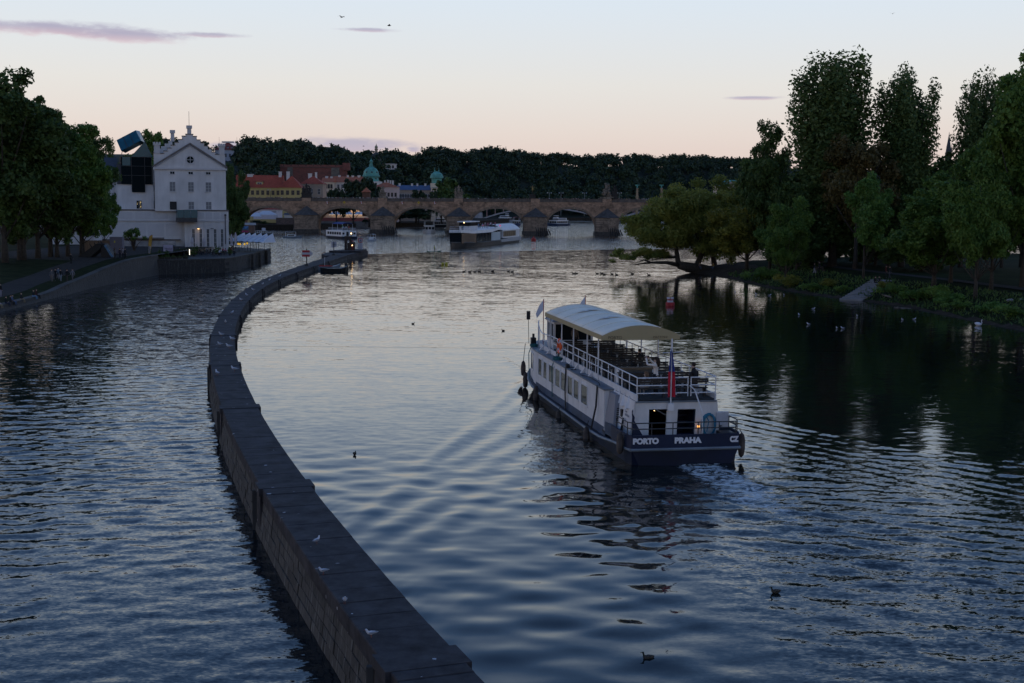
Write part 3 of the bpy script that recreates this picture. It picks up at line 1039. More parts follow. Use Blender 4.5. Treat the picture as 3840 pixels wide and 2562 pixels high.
def statue(x, kind, label):
	z = DECK_Z(x)
	r = thing('statue', label, 'statue', (x, BY + .6, z), 0, 'statues on the stone bridge')
	r.scale = (1.2, 1.2, 1.2)
	pale = kind in ('pale', 'rock', 'small')
	m = M_STATL if pale else M_STAT
	b = MB()
	w = {'pale': 1.7, 'small': 1.35, 'dark': 2.0, 'cross': 1.2, 'rock': 2.3}[kind]
	h = {'pale': 2.4, 'small': 2.1, 'dark': 1.7, 'cross': 1.6, 'rock': .8}[kind]
	b.box(-w, w, -.9, .9, 0, .4).box(-w * .85, w * .85, -.75, .75, .4, h - .3).box(-w, w, -.9, .9, h - .3, h)
	b.build('pedestal', m, r)
	def fig(x, y, z, s=1.0, lean=0, arms=True):
		f = MB()
		prof = [(.50, 0), (.56, .25), (.48, .8), (.36, 1.25), (.42, 1.55), (.38, 1.8), (.15, 1.95), (.14, 2.02), (.2, 2.15), (.2, 2.3), (.1, 2.42)]
		f.lathe([(a * s, q * s) for a, q in prof], 9)
		if arms:
			f.tube([(.3 * s, 0, 1.7 * s), (.65 * s, -.1, 1.4 * s), (.75 * s, -.3, 1.75 * s)], [.14 * s, .12 * s, .09 * s], 6)
			f.tube([(-.3 * s, 0, 1.7 * s), (-.6 * s, -.2, 1.3 * s), (-.4 * s, -.45, 1.2 * s)], [.14 * s, .12 * s, .09 * s], 6)
		f.xform(Matrix.Translation((x, y, z)) @ Matrix.Rotation(lean, 4, 'Y'))
		f.v = [(p[0] + random.uniform(-.05, .05), p[1], p[2] + random.uniform(-.03, .03)) for p in f.v]
		f.build('figure', m, r)
	if kind == 'pale':
		fig(0, 0, h, 1.0)
		fig(-1.15, -.1, h - .05, .62, .05)
		fig(1.1, -.1, h - .05, .5, -.1)
	elif kind == 'small':
		fig(.1, 0, h, 1.0)
		fig(-.75, -.2, h, .55, .1)
	elif kind == 'dark':
		fig(0, 0, h + .9, 1.05)
		fig(-1.2, -.1, h, 1.0, .05)
		fig(1.15, -.1, h, 1.05, -.06)
		MB().box(-.6, .6, -.5, .5, h, h + .9).build('plinth', m, r)
	elif kind == 'cross':
		MB().box(-.14, .14, -.14, .14, h, h + 3.6).box(-.95, .95, -.11, .11, h + 2.5, h + 2.75).build('cross', m, r)
		MB().ball((0, -.2, h + 1.9), .24, .2, .7, 8, 6).ball((0, -.25, h + 2.85), .18, n=7, m=5).tube([(-.8, -.18, h + 2.6), (0, -.22, h + 2.4), (.8, -.18, h + 2.6)], .09, 5).build('figure', mat('gilt figure', (.25, .17, .05), .5), r)
	elif kind == 'rock':
		b = MB()
		rnd = random.Random(int(abs(x) * 10))
		for q in range(16):
			t = q / 15
			b.ball((rnd.uniform(-1, 1) * (1.5 - 1.0 * t), rnd.uniform(-.4, .4), h + .3 + t * 4.2), .75 - .32 * t, n=7, m=5, jit=.5)
		b.build('rockwork', m, r)
		fig(-.25, -.3, h + 2.7, .85)
		fig(.55, -.5, h + 1.3, .75, -.1)
		fig(-.8, -.5, h + .4, .8, .08)
	return r
def build_bridge():
	root = thing('stone_bridge', 'old sandstone bridge of many round arches crossing the river', 'bridge', (0, BY, 0))
	DEP = 9.6
	PW = 4.6                                   # half a pier
	zs = 1.6                                   # springing
	def arch_z(t, crown):                       # t in -1..1
		return zs + (crown - zs) * math.sqrt(max(0.0, 1 - abs(t) ** 2.15))
	vous = None
	for i, (xa, xb) in enumerate(zip(PIERS[:-1], PIERS[1:])):
		x0, x1 = xa + PW, xb - PW
		mid, hw = (x0 + x1) / 2, (x1 - x0) / 2
		crown = DECK_Z(mid) - 4.25
		b = MB()
		N = 28
		ts = [-math.cos(PI * k / N) for k in range(N + 1)]
		cols = [(xa, ZL - 1, 0)] + [(x0, ZL - 1, 0)] + [(mid + hw * t, arch_z(t, crown), 1) for t in ts] + [(x1, ZL - 1, 0), (xb, ZL - 1, 0)]
		for (p, z0, _), (q, z1, _) in zip(cols[:-1], cols[1:]):
			tp, tq = DECK_Z(p) - 1.25, DECK_Z(q) - 1.25
			if abs(q - p) < 1e-6:
				b.add([(p, 0, z0), (p, DEP, z0), (q, DEP, z1), (q, 0, z1)], [(0, 1, 2, 3)])
				continue
			b.add([(p, 0, z0), (q, 0, z1), (q, 0, tq), (p, 0, tp), (p, DEP, z0), (q, DEP, z1), (q, DEP, tq), (p, DEP, tp)],
				  [(0, 1, 2, 3), (5, 4, 7, 6), (0, 4, 5, 1), (3, 2, 6, 7)])
		b.build('arch_span', M_SAND, root)
		# ring of voussoirs, each stone its own
		nv = 24
		for k in range(nv):
			v = MB()
			pts = []
			for e, t0 in ((.02, k / nv), (-.02, (k + 1) / nv)):
				an = PI * (1 - t0) - e * .35
				t = math.cos(an)
				z = arch_z(t, crown)
				dx, dz = hw * math.cos(an), (crown - zs) * math.sin(an)
				n = Vector((dx / hw ** 2, 0, dz / (crown - zs) ** 2)).normalized()
				p = Vector((mid + hw * t, 0, z))
				pts.append((p, p + n * .95))
			(a, ao), (c, co) = pts
			pr = random.uniform(.10, .17)
			v.hexa([a + Vector((0, .1, 0)), c + Vector((0, .1, 0)), c - Vector((0, pr, 0)), a - Vector((0, pr, 0)),
					ao + Vector((0, .1, 0)), co + Vector((0, .1, 0)), co - Vector((0, pr, 0)), ao - Vector((0, pr, 0))])
			v.build('voussoir', M_RING, root)
		# parapet with a coping
		p = MB()
		p.hexa([(xa, -.18, DECK_Z(xa) - 1.4), (xb, -.18, DECK_Z(xb) - 1.4), (xb, .45, DECK_Z(xb) - 1.4), (xa, .45, DECK_Z(xa) - 1.4),
				(xa, -.18, DECK_Z(xa) - .2), (xb, -.18, DECK_Z(xb) - .2), (xb, .45, DECK_Z(xb) - .2), (xa, .45, DECK_Z(xa) - .2)])
		p.hexa([(xa, -.32, DECK_Z(xa) - .2), (xb, -.32, DECK_Z(xb) - .2), (xb, .55, DECK_Z(xb) - .2), (xa, .55, DECK_Z(xa) - .2),
				(xa, -.32, DECK_Z(xa)), (xb, -.32, DECK_Z(xb)), (xb, .55, DECK_Z(xb)), (xa, .55, DECK_Z(xa))])
		p.hexa([(xa, DEP - .4, DECK_Z(xa) - 1.4), (xb, DEP - .4, DECK_Z(xb) - 1.4), (xb, DEP + .15, DECK_Z(xb) - 1.4), (xa, DEP + .15, DECK_Z(xa) - 1.4),
				(xa, DEP - .4, DECK_Z(xa)), (xb, DEP - .4, DECK_Z(xb)), (xb, DEP + .15, DECK_Z(xb)), (xa, DEP + .15, DECK_Z(xa))])
		p.build('parapet', M_PARA, root)
	for k, x in enumerate(PIERS):
		# cutwater with a pyramid cap leaning on the wall, a pilaster above it
		b = MB()
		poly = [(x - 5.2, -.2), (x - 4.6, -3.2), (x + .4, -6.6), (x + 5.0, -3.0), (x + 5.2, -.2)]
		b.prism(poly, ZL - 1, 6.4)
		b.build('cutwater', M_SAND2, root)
		b = MB()
		ap = (x + .2, -.5, 10.4)
		ov = [(x - 5.5, -.15), (x - 4.9, -3.4), (x + .4, -7.0), (x + 5.3, -3.2), (x + 5.5, -.15)]
		b.add([(*p, 6.42) for p in ov] + [ap, (x + .2, -.15, 10.4)], [(0, 1, 5), (1, 2, 5), (2, 3, 5), (3, 4, 5), (0, 5, 6), (4, 6, 5), (0, 4, 3, 2, 1)])
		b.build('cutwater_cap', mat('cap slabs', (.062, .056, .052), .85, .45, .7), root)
		b = MB()
		b.prism([(px + (px - x) * .09, py * 1.06 - .1) for px, py in poly], ZL - 1, .55)
		b.build('pier_base', mat('wet pier base', (.05, .042, .036), .7, .5, .9), root)
		b = MB()
		b.box(x - 1.9, x + 1.9, -.55, .3, 8.6, DECK_Z(x) + .02)
		b.build('pilaster', M_SAND, root)
		if k >= 2:
			for q in range(7):
				l = MB()
				xx = x + .2 + q * .95
				yy = -6.2 + abs(q - .2) * .55
				top = (3.8, 3.4, 3.0, 2.6, 2.2, 1.8, 1.4)[q]
				l.tube([(xx + .9, yy - 1.3, ZL - .6), (xx - .35, yy + .35, top)], [.30, .24], 6)
				l.build('ice_guard_log', M_TIMB, root)
	# statues
	names = {1: ('dark', 'dark statue group on the bridge in front of the yellow house'), 2: ('small', 'weathered statue on a pedestal before the pink house'),
			 3: ('pale', 'pale sandstone statue on a broad pedestal at mid bridge'), 4: ('cross', 'dark bridge statue with a tall cross'), 5: ('rock', 'pale rocky statue group on the bridge nearest the willow')}
	for k, (kind, lab) in names.items():
		statue(PIERS[k] + (.0 if k != 4 else -1.2), kind, lab)
	s = statue(PIERS[5] + 3.2, 'dark', 'dark statue group right beside the pale rocky one')
	s.scale = (.75, 1.2, 1.2)
	# diamond navigation signs, two over each passage
	for px, py, red in ((1227, 760, 1), (1291, 759, 0), (1355, 760, 1), (1508, 761, 1), (1570, 760, 0), (1630, 761, 1)):
		p = W(px, py, BY - .28)
		r = thing('navigation_sign', ('red and white' if red else 'yellow') + f' diamond sign on the bridge, {"first second third fourth fifth sixth".split()[[1227, 1291, 1355, 1508, 1570, 1630].index(px)]} from the left', 'sign', p, 0, 'diamond signs on the bridge')
		c = .62
		MB().slabxz([(-c, 0), (0, -c), (c, 0), (0, c)], 0, .1).build('board', mat('sign white', (.6, .58, .56), .6) if red else mat('sign yellow', (.55, .36, .03), .6), r)
		if red:
			MB().slabxz([(-c, 0), (0, -c), (-c * .4, .38 * c), (-c * .6, c * .4)], -.03, 0).slabxz([(c, 0), (c * .6, -c * .4), (0, .1), (c * .3, c * .7)], -.03, 0).build('red_field', mat('sign red', (.35, .03, .03), .6), r)
		else:
			MB().slabxz([(-.3, 0), (0, -.3), (.3, 0), (0, .3)], -.03, 0).build('inner_diamond', mat('sign dark yellow', (.30, .19, .02), .6), r)
	# lamps on the parapet
	for px, top, nm_ in ((1005, 716, 'left'), (1014, 718, 'right')):
		p = W(px, 742, BY + 2)
		r = thing('bridge_lamp', f'thin dark lamp post on the bridge before the yellow house, {nm_} of two', 'lamp post', (p.x, BY + 2, DECK_Z(p.x) - 1.3), 0, 'lamp posts on the bridge')
		MB().tube([(0, 0, 0), (0, 0, 4.2)], .09, 6).build('post', M_STAT, r)
		MB().lathe([(.1, 4.2), (.26, 4.75), (.3, 4.8), (.05, 5.05)], 6).build('lantern', mat('lamp glass', (.3, .3, .28), .3), r)
build_bridge()
# ---------------------------------------------------------------- mill museum on the left, its quay and terrace
M_WHITE = mat('lime plaster', (.57, .545, .535), .9, .09, 1.1, detail=6, stretch=(1, 1, .2), var2=.16, scale2=.3)
M_TRIM = mat('plaster trim', (.46, .44, .44), .9, .06, .5)
M_CAPD = mat('weathered capping', (.13, .11, .10), .8, .25, 1)
M_SLATE = mat('dark slate', (.045, .046, .055), .7, .3, 1.5)
M_TEAL = glassmat('teal glass', (.012, .085, .105), .2, 1, .3)
M_TEALB = mat('blue glass panel', (.010, .075, .115), .3, .3, .6, spec=.3)
M_DGLASS = glassmat('dark glass', (.007, .012, .014), .55, 1, .02)
M_FRAMEW = mat('window frame paint', (.40, .39, .39), .7, .06, 2)
M_SHUT = mat('grey shutter', (.17, .17, .175), .75, .1, 2)
M_STEEL = mat('dark steel', (.03, .032, .036), .5, .2, 2)
M_WARM = mat('warm lamp', (1, .75, .4), .4, 0, emit=((1, .62, .25), 9.0))
M_WARMW = mat('lamp face', (1, .9, .7), .4, 0, emit=((1, .85, .55), 14.0))
TZ = 1.4
MR = math.radians(19.5)
def window(parent, x, z0, z1, w, y=0.0, bars=1, mat_in=None, rows=2, loc_y=None):
	"""window built as frame, panes and sill, standing in a wall that faces -y"""
	f = MB()
	t = .07
	f.box(x - w / 2 - t, x - w / 2, y - .05, y + .05, z0 - t, z1 + t).box(x + w / 2, x + w / 2 + t, y - .05, y + .05, z0 - t, z1 + t)
	f.box(x - w / 2, x + w / 2, y - .05, y + .05, z1, z1 + t).box(x - w / 2, x + w / 2, y - .05, y + .05, z0 - t, z0)
	for k in range(1, bars + 1):
		xx = x - w / 2 + w * k / (bars + 1)
		f.box(xx - .035, xx + .035, y - .045, y + .045, z0, z1)
	for k in range(1, rows):
		zz = z0 + (z1 - z0) * k / rows
		f.box(x - w / 2, x + w / 2, y - .04, y + .04, zz - .03, zz + .03)
	fr = f.build('window', M_FRAMEW, parent)
	MB().box(x - w / 2, x + w / 2, y - .015, y + .015, z0, z1).build('pane', mat_in or M_DGLASS, fr)
	MB().box(x - w / 2 - .16, x + w / 2 + .16, y - .16, y + .02, z0 - t - .09, z0 - t).build('sill', M_TRIM, fr)
	return fr
def build_museum():
	base = G(720, 945, TZ)
	root = thing('mill_museum', 'white museum with stepped gable and blue glass tower beside the river', 'building', base, MR)
	# lower block: terrace storey
	b = MB()
	b.box(-1.4, 7.4, -.6, 16, -.5, 8.35)
	b.box(-19, -1.4, 1.2, 16, -.5, 8.35)
	lw = b.build('lower_wall', M_WHITE, root)
	MB().box(-1.5, 7.5, -.72, .0, 8.35, 8.62).box(-19, -1.5, 1.08, 1.9, 8.35, 8.62).box(7.0, 7.5, 0, 16, 8.35, 8.62).build('terrace_capping', M_CAPD, root)
	MB().box(-1.5, 7.52, -.78, -.6, 6.25, 6.5).box(-19, -1.5, 1.02, 1.2, 6.25, 6.5).build('string_course', M_TRIM, root)
	for x0, x1, y in ((-14.5, -11.6, 1.2), (-11, -8.0, 1.2), (-7.4, -4.6, 1.2), (1.2, 2.5, -.6), (2.8, 4.1, -.6), (4.4, 5.6, -.6), (5.9, 7.1, -.6)):
		MB().box(x0, x1, y - .035, y, 6.75, 8.1).build('parapet_panel', M_TRIM, root)
	for x0, x1 in ((-15.5, -12.4), (-12, -9), (-8.6, -5.4), (-5, -1.8)):
		MB().box(x0, x1, 1.165, 1.2, 3.2, 5.7).build('wall_panel', M_TRIM, root)
	for x in (.3, 1.75, 3.2, 4.65, 6.05):
		window(root, x, 1.1, 4.65, .42, -.62, 1, M_DGLASS, 4)
	for x in (-.7, 1.05, 2.5, 3.95, 5.4, 6.75):
		MB().box(x - .2, x + .2, -.68, -.6, -.4, 6.2).build('pilaster', M_TRIM, root)
	MB().tube([(6.72, -.75, 7.6), (6.72, -.75, 1.6)], .09, 6).box(6.55, 6.9, -.95, -.7, 7.4, 7.75).build('downpipe', M_STEEL, root)
	# projecting glass balcony
	MB().box(-3.0, .95, -2.4, 1.0, 6.15, 7.0).build('balcony_floor', M_STEEL, root)
	for k in range(3):
		x0 = -3.0 + k * 1.32
		MB().box(x0 + .02, x0 + 1.28, -2.43, -2.38, 7.0, 8.6).build('balcony_pane', M_TEAL, root)
	for s in (-3.0, .93):
		MB().box(s, s + .04, -2.36, .9, 7.0, 8.6).build('balcony_pane', M_TEAL, root)
	# main gabled block
	x0, x1, ze = -7.1, 7.1, 17.0
	b = MB()
	b.box(x0, x1, 0.4, 14, 8.3, ze)
	b.slabxz([(x0, ze), (x1, ze), (0, 21.6)], .42, 1.0)
	b.build('wall', M_WHITE, root)
	MB().box(x0 - .25, x1 + .25, .12, .4, ze - .28, ze + .12).build('eave_cornice', M_TRIM, root)
	for s in (-1, 1):
		r = MB()
		r.hexa([(s * 7.4, .05, ze + .1), (s * 7.4, .6, ze + .1), (0, .6, 21.75), (0, .05, 21.75), (s * 7.4, .05, ze + .5), (s * 7.4, .6, ze + .5), (0, .6, 22.2), (0, .05, 22.2)])
		r.build('raking_cornice', M_CAPD, root)
	# stepped gable wall behind
	steps = [(.72, 23.9), (1.45, 23.5), (2.18, 22.8), (2.9, 22.2), (3.65, 21.6), (4.4, 21.0), (5.1, 20.4), (5.9, 19.9), (7.1, 19.9)]
	g = [(-7.1, ze)]
	for k in range(len(steps) - 1, -1, -1):
		x, z = steps[k]
		g += [(-x, z)] if k == len(steps) - 1 else [(-steps[k + 1][0], z), (-x, z)]
	prev = None
	poly = [(7.1, ze - .2), (7.1, 19.9)]
	zs = [s[1] for s in steps]
	xs = [s[0] for s in steps]
	up = [(7.1, 19.9), (5.9, 19.9)]
	for k in range(len(steps) - 3, -1, -1):
		up += [(xs[k + 1], zs[k]), (xs[k], zs[k])] if False else [(xs[k + 1], zs[k + 1]), (xs[k + 1], zs[k])]
	up += [(xs[0], zs[0])]
	b = MB()
	cols = [(0, .72, 23.9)] + [(xs[k], xs[k + 1], zs[k + 1]) for k in range(len(xs) - 1)]
	for a, c, z in cols:
		for s in (-1, 1):
			q = sorted((s * a, s * c))
			b.box(q[0], q[1], 1.05, 1.9, ze - .2, z)
	b.build('stepped_gable', M_WHITE, root)
	for a, c, z in cols:
		for s in (-1, 1):
			q = sorted((s * a, s * c))
			MB().box(q[0] - .07, q[1] + .07, .95, 2.0, z, z + .14).build('step_cap', M_CAPD, root)
	def turret(x, w, z0, z1, y=1.45):
		t = MB()
		t.box(x - w, x + w, y - w, y + w, z0, z1)
		t.box(x - w - .16, x + w + .16, y - w - .16, y + w + .16, z1, z1 + .3)
		for dx in (-1, 0, 1):
			for dy in (-1, 0, 1):
				if dx or dy:
					t.box(x + dx * w - .16, x + dx * w + .16, y + dy * w - .16, y + dy * w + .16, z1 + .3, z1 + .62)
		t.build('turret', M_TRIM, root)
	turret(-6.45, .55, 19.9, 21.6)
	turret(6.45, .52, 19.9, 21.6)
	turret(0, .38, 23.9, 25.1)
	turret(-3.0, .34, 22.6, 24.3, 5.5)
	MB().tube([(0, 1.45, 25.6), (0, 1.45, 28.6)], .04, 5).build('lightning_rod', M_STEEL, root)
	# rear stepped gable peeping over
	b = MB()
	for k in range(5):
		b.box(-6.6 + k * .75, -5.85 + k * .75, 8, 8.6, 18, 20.6 + k * .55)
	b.build('rear_gable', M_WHITE, root)
	r = MB()
	for s in (-1, 1):
		r.hexa([(s * 7.2, 2, ze), (s * 7.2, 14, ze), (0, 14, 21.4), (0, 2, 21.4), (s * 7.2, 2, ze + .2), (s * 7.2, 14, ze + .2), (0, 14, 21.7), (0, 2, 21.7)])
	r.build('roof', M_SLATE, root)
	for x in (-3.6, 0.05, 3.55):
		window(root, x, 15.85, 16.3, .82, .4, 1, M_DGLASS, 1)
		window(root, x, 12.35, 14.2, 1.02, .4, 1, M_SHUT, 3)
	for x in (0.05, 3.55):
		window(root, x, 8.75, 10.2, 1.02, .4, 1, M_SHUT, 2)
	MB().box(-4.2, -2.85, .33, .41, 8.62, 10.25).build('terrace_door', mat('door dark', (.012, .012, .014), .6), root)
	ring = MB()
	n = 20
	for k in range(n):
		a0, a1 = 2 * PI * k / n, 2 * PI * (k + 1) / n
		p = lambda r_, a: (r_ * math.cos(a), 18.75 + r_ * math.sin(a))
		q = [p(.72, a0), p(1.0, a0), p(1.0, a1), p(.72, a1)]
		ring.slabxz(q, .30, .44)
	rg = ring.build('round_window', M_TRIM, root)
	MB().slabxz([(.72 * math.cos(2 * PI * k / n), 18.75 + .72 * math.sin(2 * PI * k / n)) for k in range(n)], .36, .41).build('pane', M_DGLASS, rg)
	MB().box(-.05, .05, .33, .36, 18.05, 19.45).box(-.7, .7, .325, .355, 18.7, 18.8).build('glazing_bar', M_FRAMEW, rg)
	# side wall windows
	for z0, z1 in ((12.3, 14.2), (8.8, 10.4)):
		for y in (3, 6.5):
			f = MB()
			f.box(-7.16, -7.1, y - .5, y + .5, z0, z1)
			f.build('side_window', M_SHUT, root)
	MB().tube([(-7.2, .5, 16.6), (-7.2, .5, 8.7)], .09, 6).build('downpipe', M_STEEL, root)
	# link building with the dark glass stair tower
	b = MB()
	b.box(-14.2, -7.1, 5.2, 14, 8.3, 13.7)
	b.build('link_wall', M_WHITE, root)
	b = MB()
	b.box(-13.4, -7.3, 4.9, 10, 13.7, 19.3).box(-11.3, -8.7, 4.85, 5.4, 12.1, 13.7)
	b.build('glass_tower', M_DGLASS, root)
	for x in (-13.4, -11.3, -8.7, -7.35):
		MB().box(x - .05, x + .05, 4.8, 4.9, 13.7, 19.3).build('tower_mullion', M_STEEL, root)
	for z in (15.5, 17.4, 19.25):
		MB().box(-13.4, -7.3, 4.8, 4.9, z - .05, z + .05).build('tower_transom', M_STEEL, root)
	MB().box(-13.1, -11.5, 4.82, 4.88, 17.5, 19.2).build('tower_pane', M_TEAL, root)
	MB().box(-14.2, -13.4, 5.0, 10, 13.7, 17.8).build('slate_flank', M_SLATE, root)
	w = MB()
	w.slabxz([(-11.3, 19.3), (-7.0, 19.3), (-8.6, 22.4)], 5.2, 8.5)
	w.build('glass_wedge', M_TEAL, root)
	MB().tube([(-13.2, 5.6, 19.3), (-13.0, 5.6, 20.6)], .07, 5).tube([(-11.3, 5.4, 19.3), (-9.2, 5.4, 21.6)], .09, 5).tube([(-7.2, 5.4, 19.3), (-9.3, 5.4, 24.2)], .09, 5).build('tower_strut', M_STEEL, root)
	P = [(-14.1, 22.6), (-10.3, 24.7), (-9.4, 22.6), (-13.3, 20.4)]
	c = MB()
	c.hexa([(P[3][0], 4.2, P[3][1]), (P[2][0], 4.2, P[2][1]), (P[2][0] + 1.0, 7.5, P[2][1] - .3), (P[3][0] + 1.0, 7.5, P[3][1] - .3),
			(P[0][0], 5.6, P[0][1]), (P[1][0], 5.6, P[1][1]), (P[1][0] + 1.0, 8.5, P[1][1]), (P[0][0] + 1.0, 8.5, P[0][1])])
	c.build('tilted_glass_cube', M_TEALB, root)
	for t in (.33, .66):
		a = Vector((lerp(P[0][0], P[1][0], t), 5.55, lerp(P[0][1], P[1][1], t)))
		d = Vector((lerp(P[3][0], P[2][0], t), 4.15, lerp(P[3][1], P[2][1], t)))
		MB().bar(a, d, .08).build('cube_rib', M_STEEL, root)
	# stair window with small lights
	window(root, -9.95, 8.75, 10.35, .95, 5.2, 1, M_DGLASS, 1)
	lights = MB()
	rl = random.Random(4)
	for _ in range(9):
		lights.ball((-9.95 + rl.choice((-.3, .28)) + rl.uniform(-.1, .1), 5.13, 8.85 + rl.random() * 1.4), .04, n=5, m=4)
	lights.build('fairy_lights', mat('fairy lamp', (1, .8, .5), .4, 0, emit=((1, .75, .35), 2.0)), root)
	# left wing
	b = MB()
	b.box(-27, -14.2, 5.4, 16, 1.0, 16.4)
	b.build('left_wing_wall', M_WHITE, root)
	MB().lathe([(1.05, 8.6), (1.05, 16.2), (1.35, 16.4), (1.35, 16.75)], 14, (-15.7, 5.6)).build('corner_column', M_TRIM, root)
	r = MB()
	r.hexa([(-27.3, 4.9, 16.3), (-13.9, 4.9, 16.3), (-13.9, 10.5, 18.9), (-27.3, 10.5, 18.9), (-27.3, 4.9, 16.6), (-13.9, 4.9, 16.6), (-13.9, 10.5, 19.2), (-27.3, 10.5, 19.2)])
	r.build('slate_roof', M_SLATE, root)
	for x in (-18, -21.5, -25):
		window(root, x, 12.1, 13.75, 1.3, 5.4, 1, M_DGLASS, 2)
		window(root, x, 15.3, 15.75, .8, 5.4, 1, M_DGLASS, 1)
	rail = MB()
	for k in range(12):
		rail.box(-18.2 + k * .28, -18.15 + k * .28, 1.5, 1.55, 8.62, 10.0)
	rail.box(-18.3, -15, 1.5, 1.55, 9.95, 10.05)
	rail.build('terrace_railing', mat('pale steel', (.12, .13, .16), .5), root)
	# lean-to roofs and yard walls in front of the left part
	MB().box(-17.5, -2.2, .2, 1.2, 2.35, 2.6).box(-15, -5.5, -.6, .2, 2.62, 2.95).build('lean_to_roof', M_CAPD, root)
	MB().box(-16.5, -3.2, -.9, -.6, 0, 2.3).build('yard_wall', mat('patched plaster', (.30, .28, .27), .95, .35, .5, var2=.5, scale2=.4), root)
	# wall lamps, one of them lit
	for x, lit in ((1.25, True), (4.0, False)):
		lp = thing('wall_lamp', 'lit warm wall lamp over the terrace on the white facade' if lit else 'unlit dark wall lamp on the white facade', 'lamp', base + Matrix.Rotation(MR, 3, 'Z') @ Vector((x, -.6, 4.75)), MR, 'wall lamps on the facade')
		MB().tube([(0, 0, 0), (0, -.35, .12), (0, -.7, .1)], .04, 6).build('arm', M_STEEL, lp)
		MB().hexa([(-.32, -.75, .02), (.32, -.75, .02), (.32, -.45, .02), (-.32, -.45, .02), (-.28, -.72, .12), (.28, -.72, .12), (.28, -.48, .12), (-.28, -.48, .12)]).build('lamp_shade', M_STEEL, lp)
		MB().box(-.2, .2, -.7, -.5, -.02, .015).build('bulb', M_WARM if lit else M_FRAMEW, lp)
		if lit:
			ld = bpy.data.lights.new('wall lamp light', 'SPOT')
			ld.energy, ld.color, ld.spot_size, ld.spot_blend, ld.shadow_soft_size = 45, (1, .62, .28), math.radians(75), .6, .08
			lo = bpy.data.objects.new('lamp_light', ld)
			COL.objects.link(lo)
			lo.parent = lp
			lo.location = (0, -.55, -.05)
			lo.rotation_euler = (math.radians(-14), 0, 0)
	return root, base
MUSEUM, MBASE = build_museum()
def ML(x, y, z=0):
	"""museum-local to world"""
	return MBASE + Matrix.Rotation(MR, 3, 'Z') @ Vector((x, y, z))
def build_quay():
	q = MB()
	edge = [(-61.6, 221.6), (-58.5, 224.0), (-54.5, 226.8), (-51.8, 230.2), (-51.3, 238), (-51.7, 250), (-52.3, 262), (-53.2, 281.5)]
	poly = edge + [(-62, 292), (-80, 300), (-80, 222)]
	q.prism(poly, -3, TZ)
	q.build('quay', M_QUAY, kind='structure', label='dark stone quay terrace below the museum')
	# its capping stones and a course of blocks
	root = thing('quay_wall', 'tall dark stone quay wall under the cafe terrace', 'wall')
	rnd = random.Random(9)
	blocks = MB()
	for (a, b) in zip(edge[:-1], edge[1:]):
		a, b = Vector((*a, 0)), Vector((*b, 0))
		L = (b - a).length
		n = max(1, int(L / 1.6))
		d = (b - a) / n
		o = Vector((d.y, -d.x, 0)).normalized()
		for k in range(n):
			p, p2 = a + d * k, a + d * (k + 1)
			g = d.normalized() * .015
			MB().hexa([p + g - o * .5 + Vector((0, 0, TZ)), p + g + o * .14 + Vector((0, 0, TZ)), p2 - g + o * .14 + Vector((0, 0, TZ)), p2 - g - o * .5 + Vector((0, 0, TZ)),
					   p + g - o * .5 + Vector((0, 0, TZ + .22)), p + g + o * .14 + Vector((0, 0, TZ + .22)), p2 - g + o * .14 + Vector((0, 0, TZ + .22)), p2 - g - o * .5 + Vector((0, 0, TZ + .22))]).build('coping_slab', M_QUAY, root)
			for row in range(5):
				z0 = ZL - .2 + row * .52
				sh = d * (.5 if row % 2 else 0)
				pr = rnd.uniform(.02, .07)
				blocks.hexa([p + sh + g - o * .1 + Vector((0, 0, z0)), p + sh + g + o * pr + Vector((0, 0, z0)), p2 + sh - g + o * pr + Vector((0, 0, z0)), p2 + sh - g - o * .1 + Vector((0, 0, z0)),
							 p + sh + g - o * .1 + Vector((0, 0, z0 + .49)), p + sh + g + o * pr + Vector((0, 0, z0 + .49)), p2 + sh - g + o * pr + Vector((0, 0, z0 + .49)), p2 + sh - g - o * .1 + Vector((0, 0, z0 + .49))])
	blocks.build('stone_blocks', M_QUAY, root, kind='stuff')
	for x, y in ((-51.35, 252), (-51.9, 262), (-52.6, 273)):
		MB().box(x - .05, x + .45, y - .5, y + .5, ZL - 1, TZ + .1).build('fender_pile', M_TIMB, root)
build_quay()
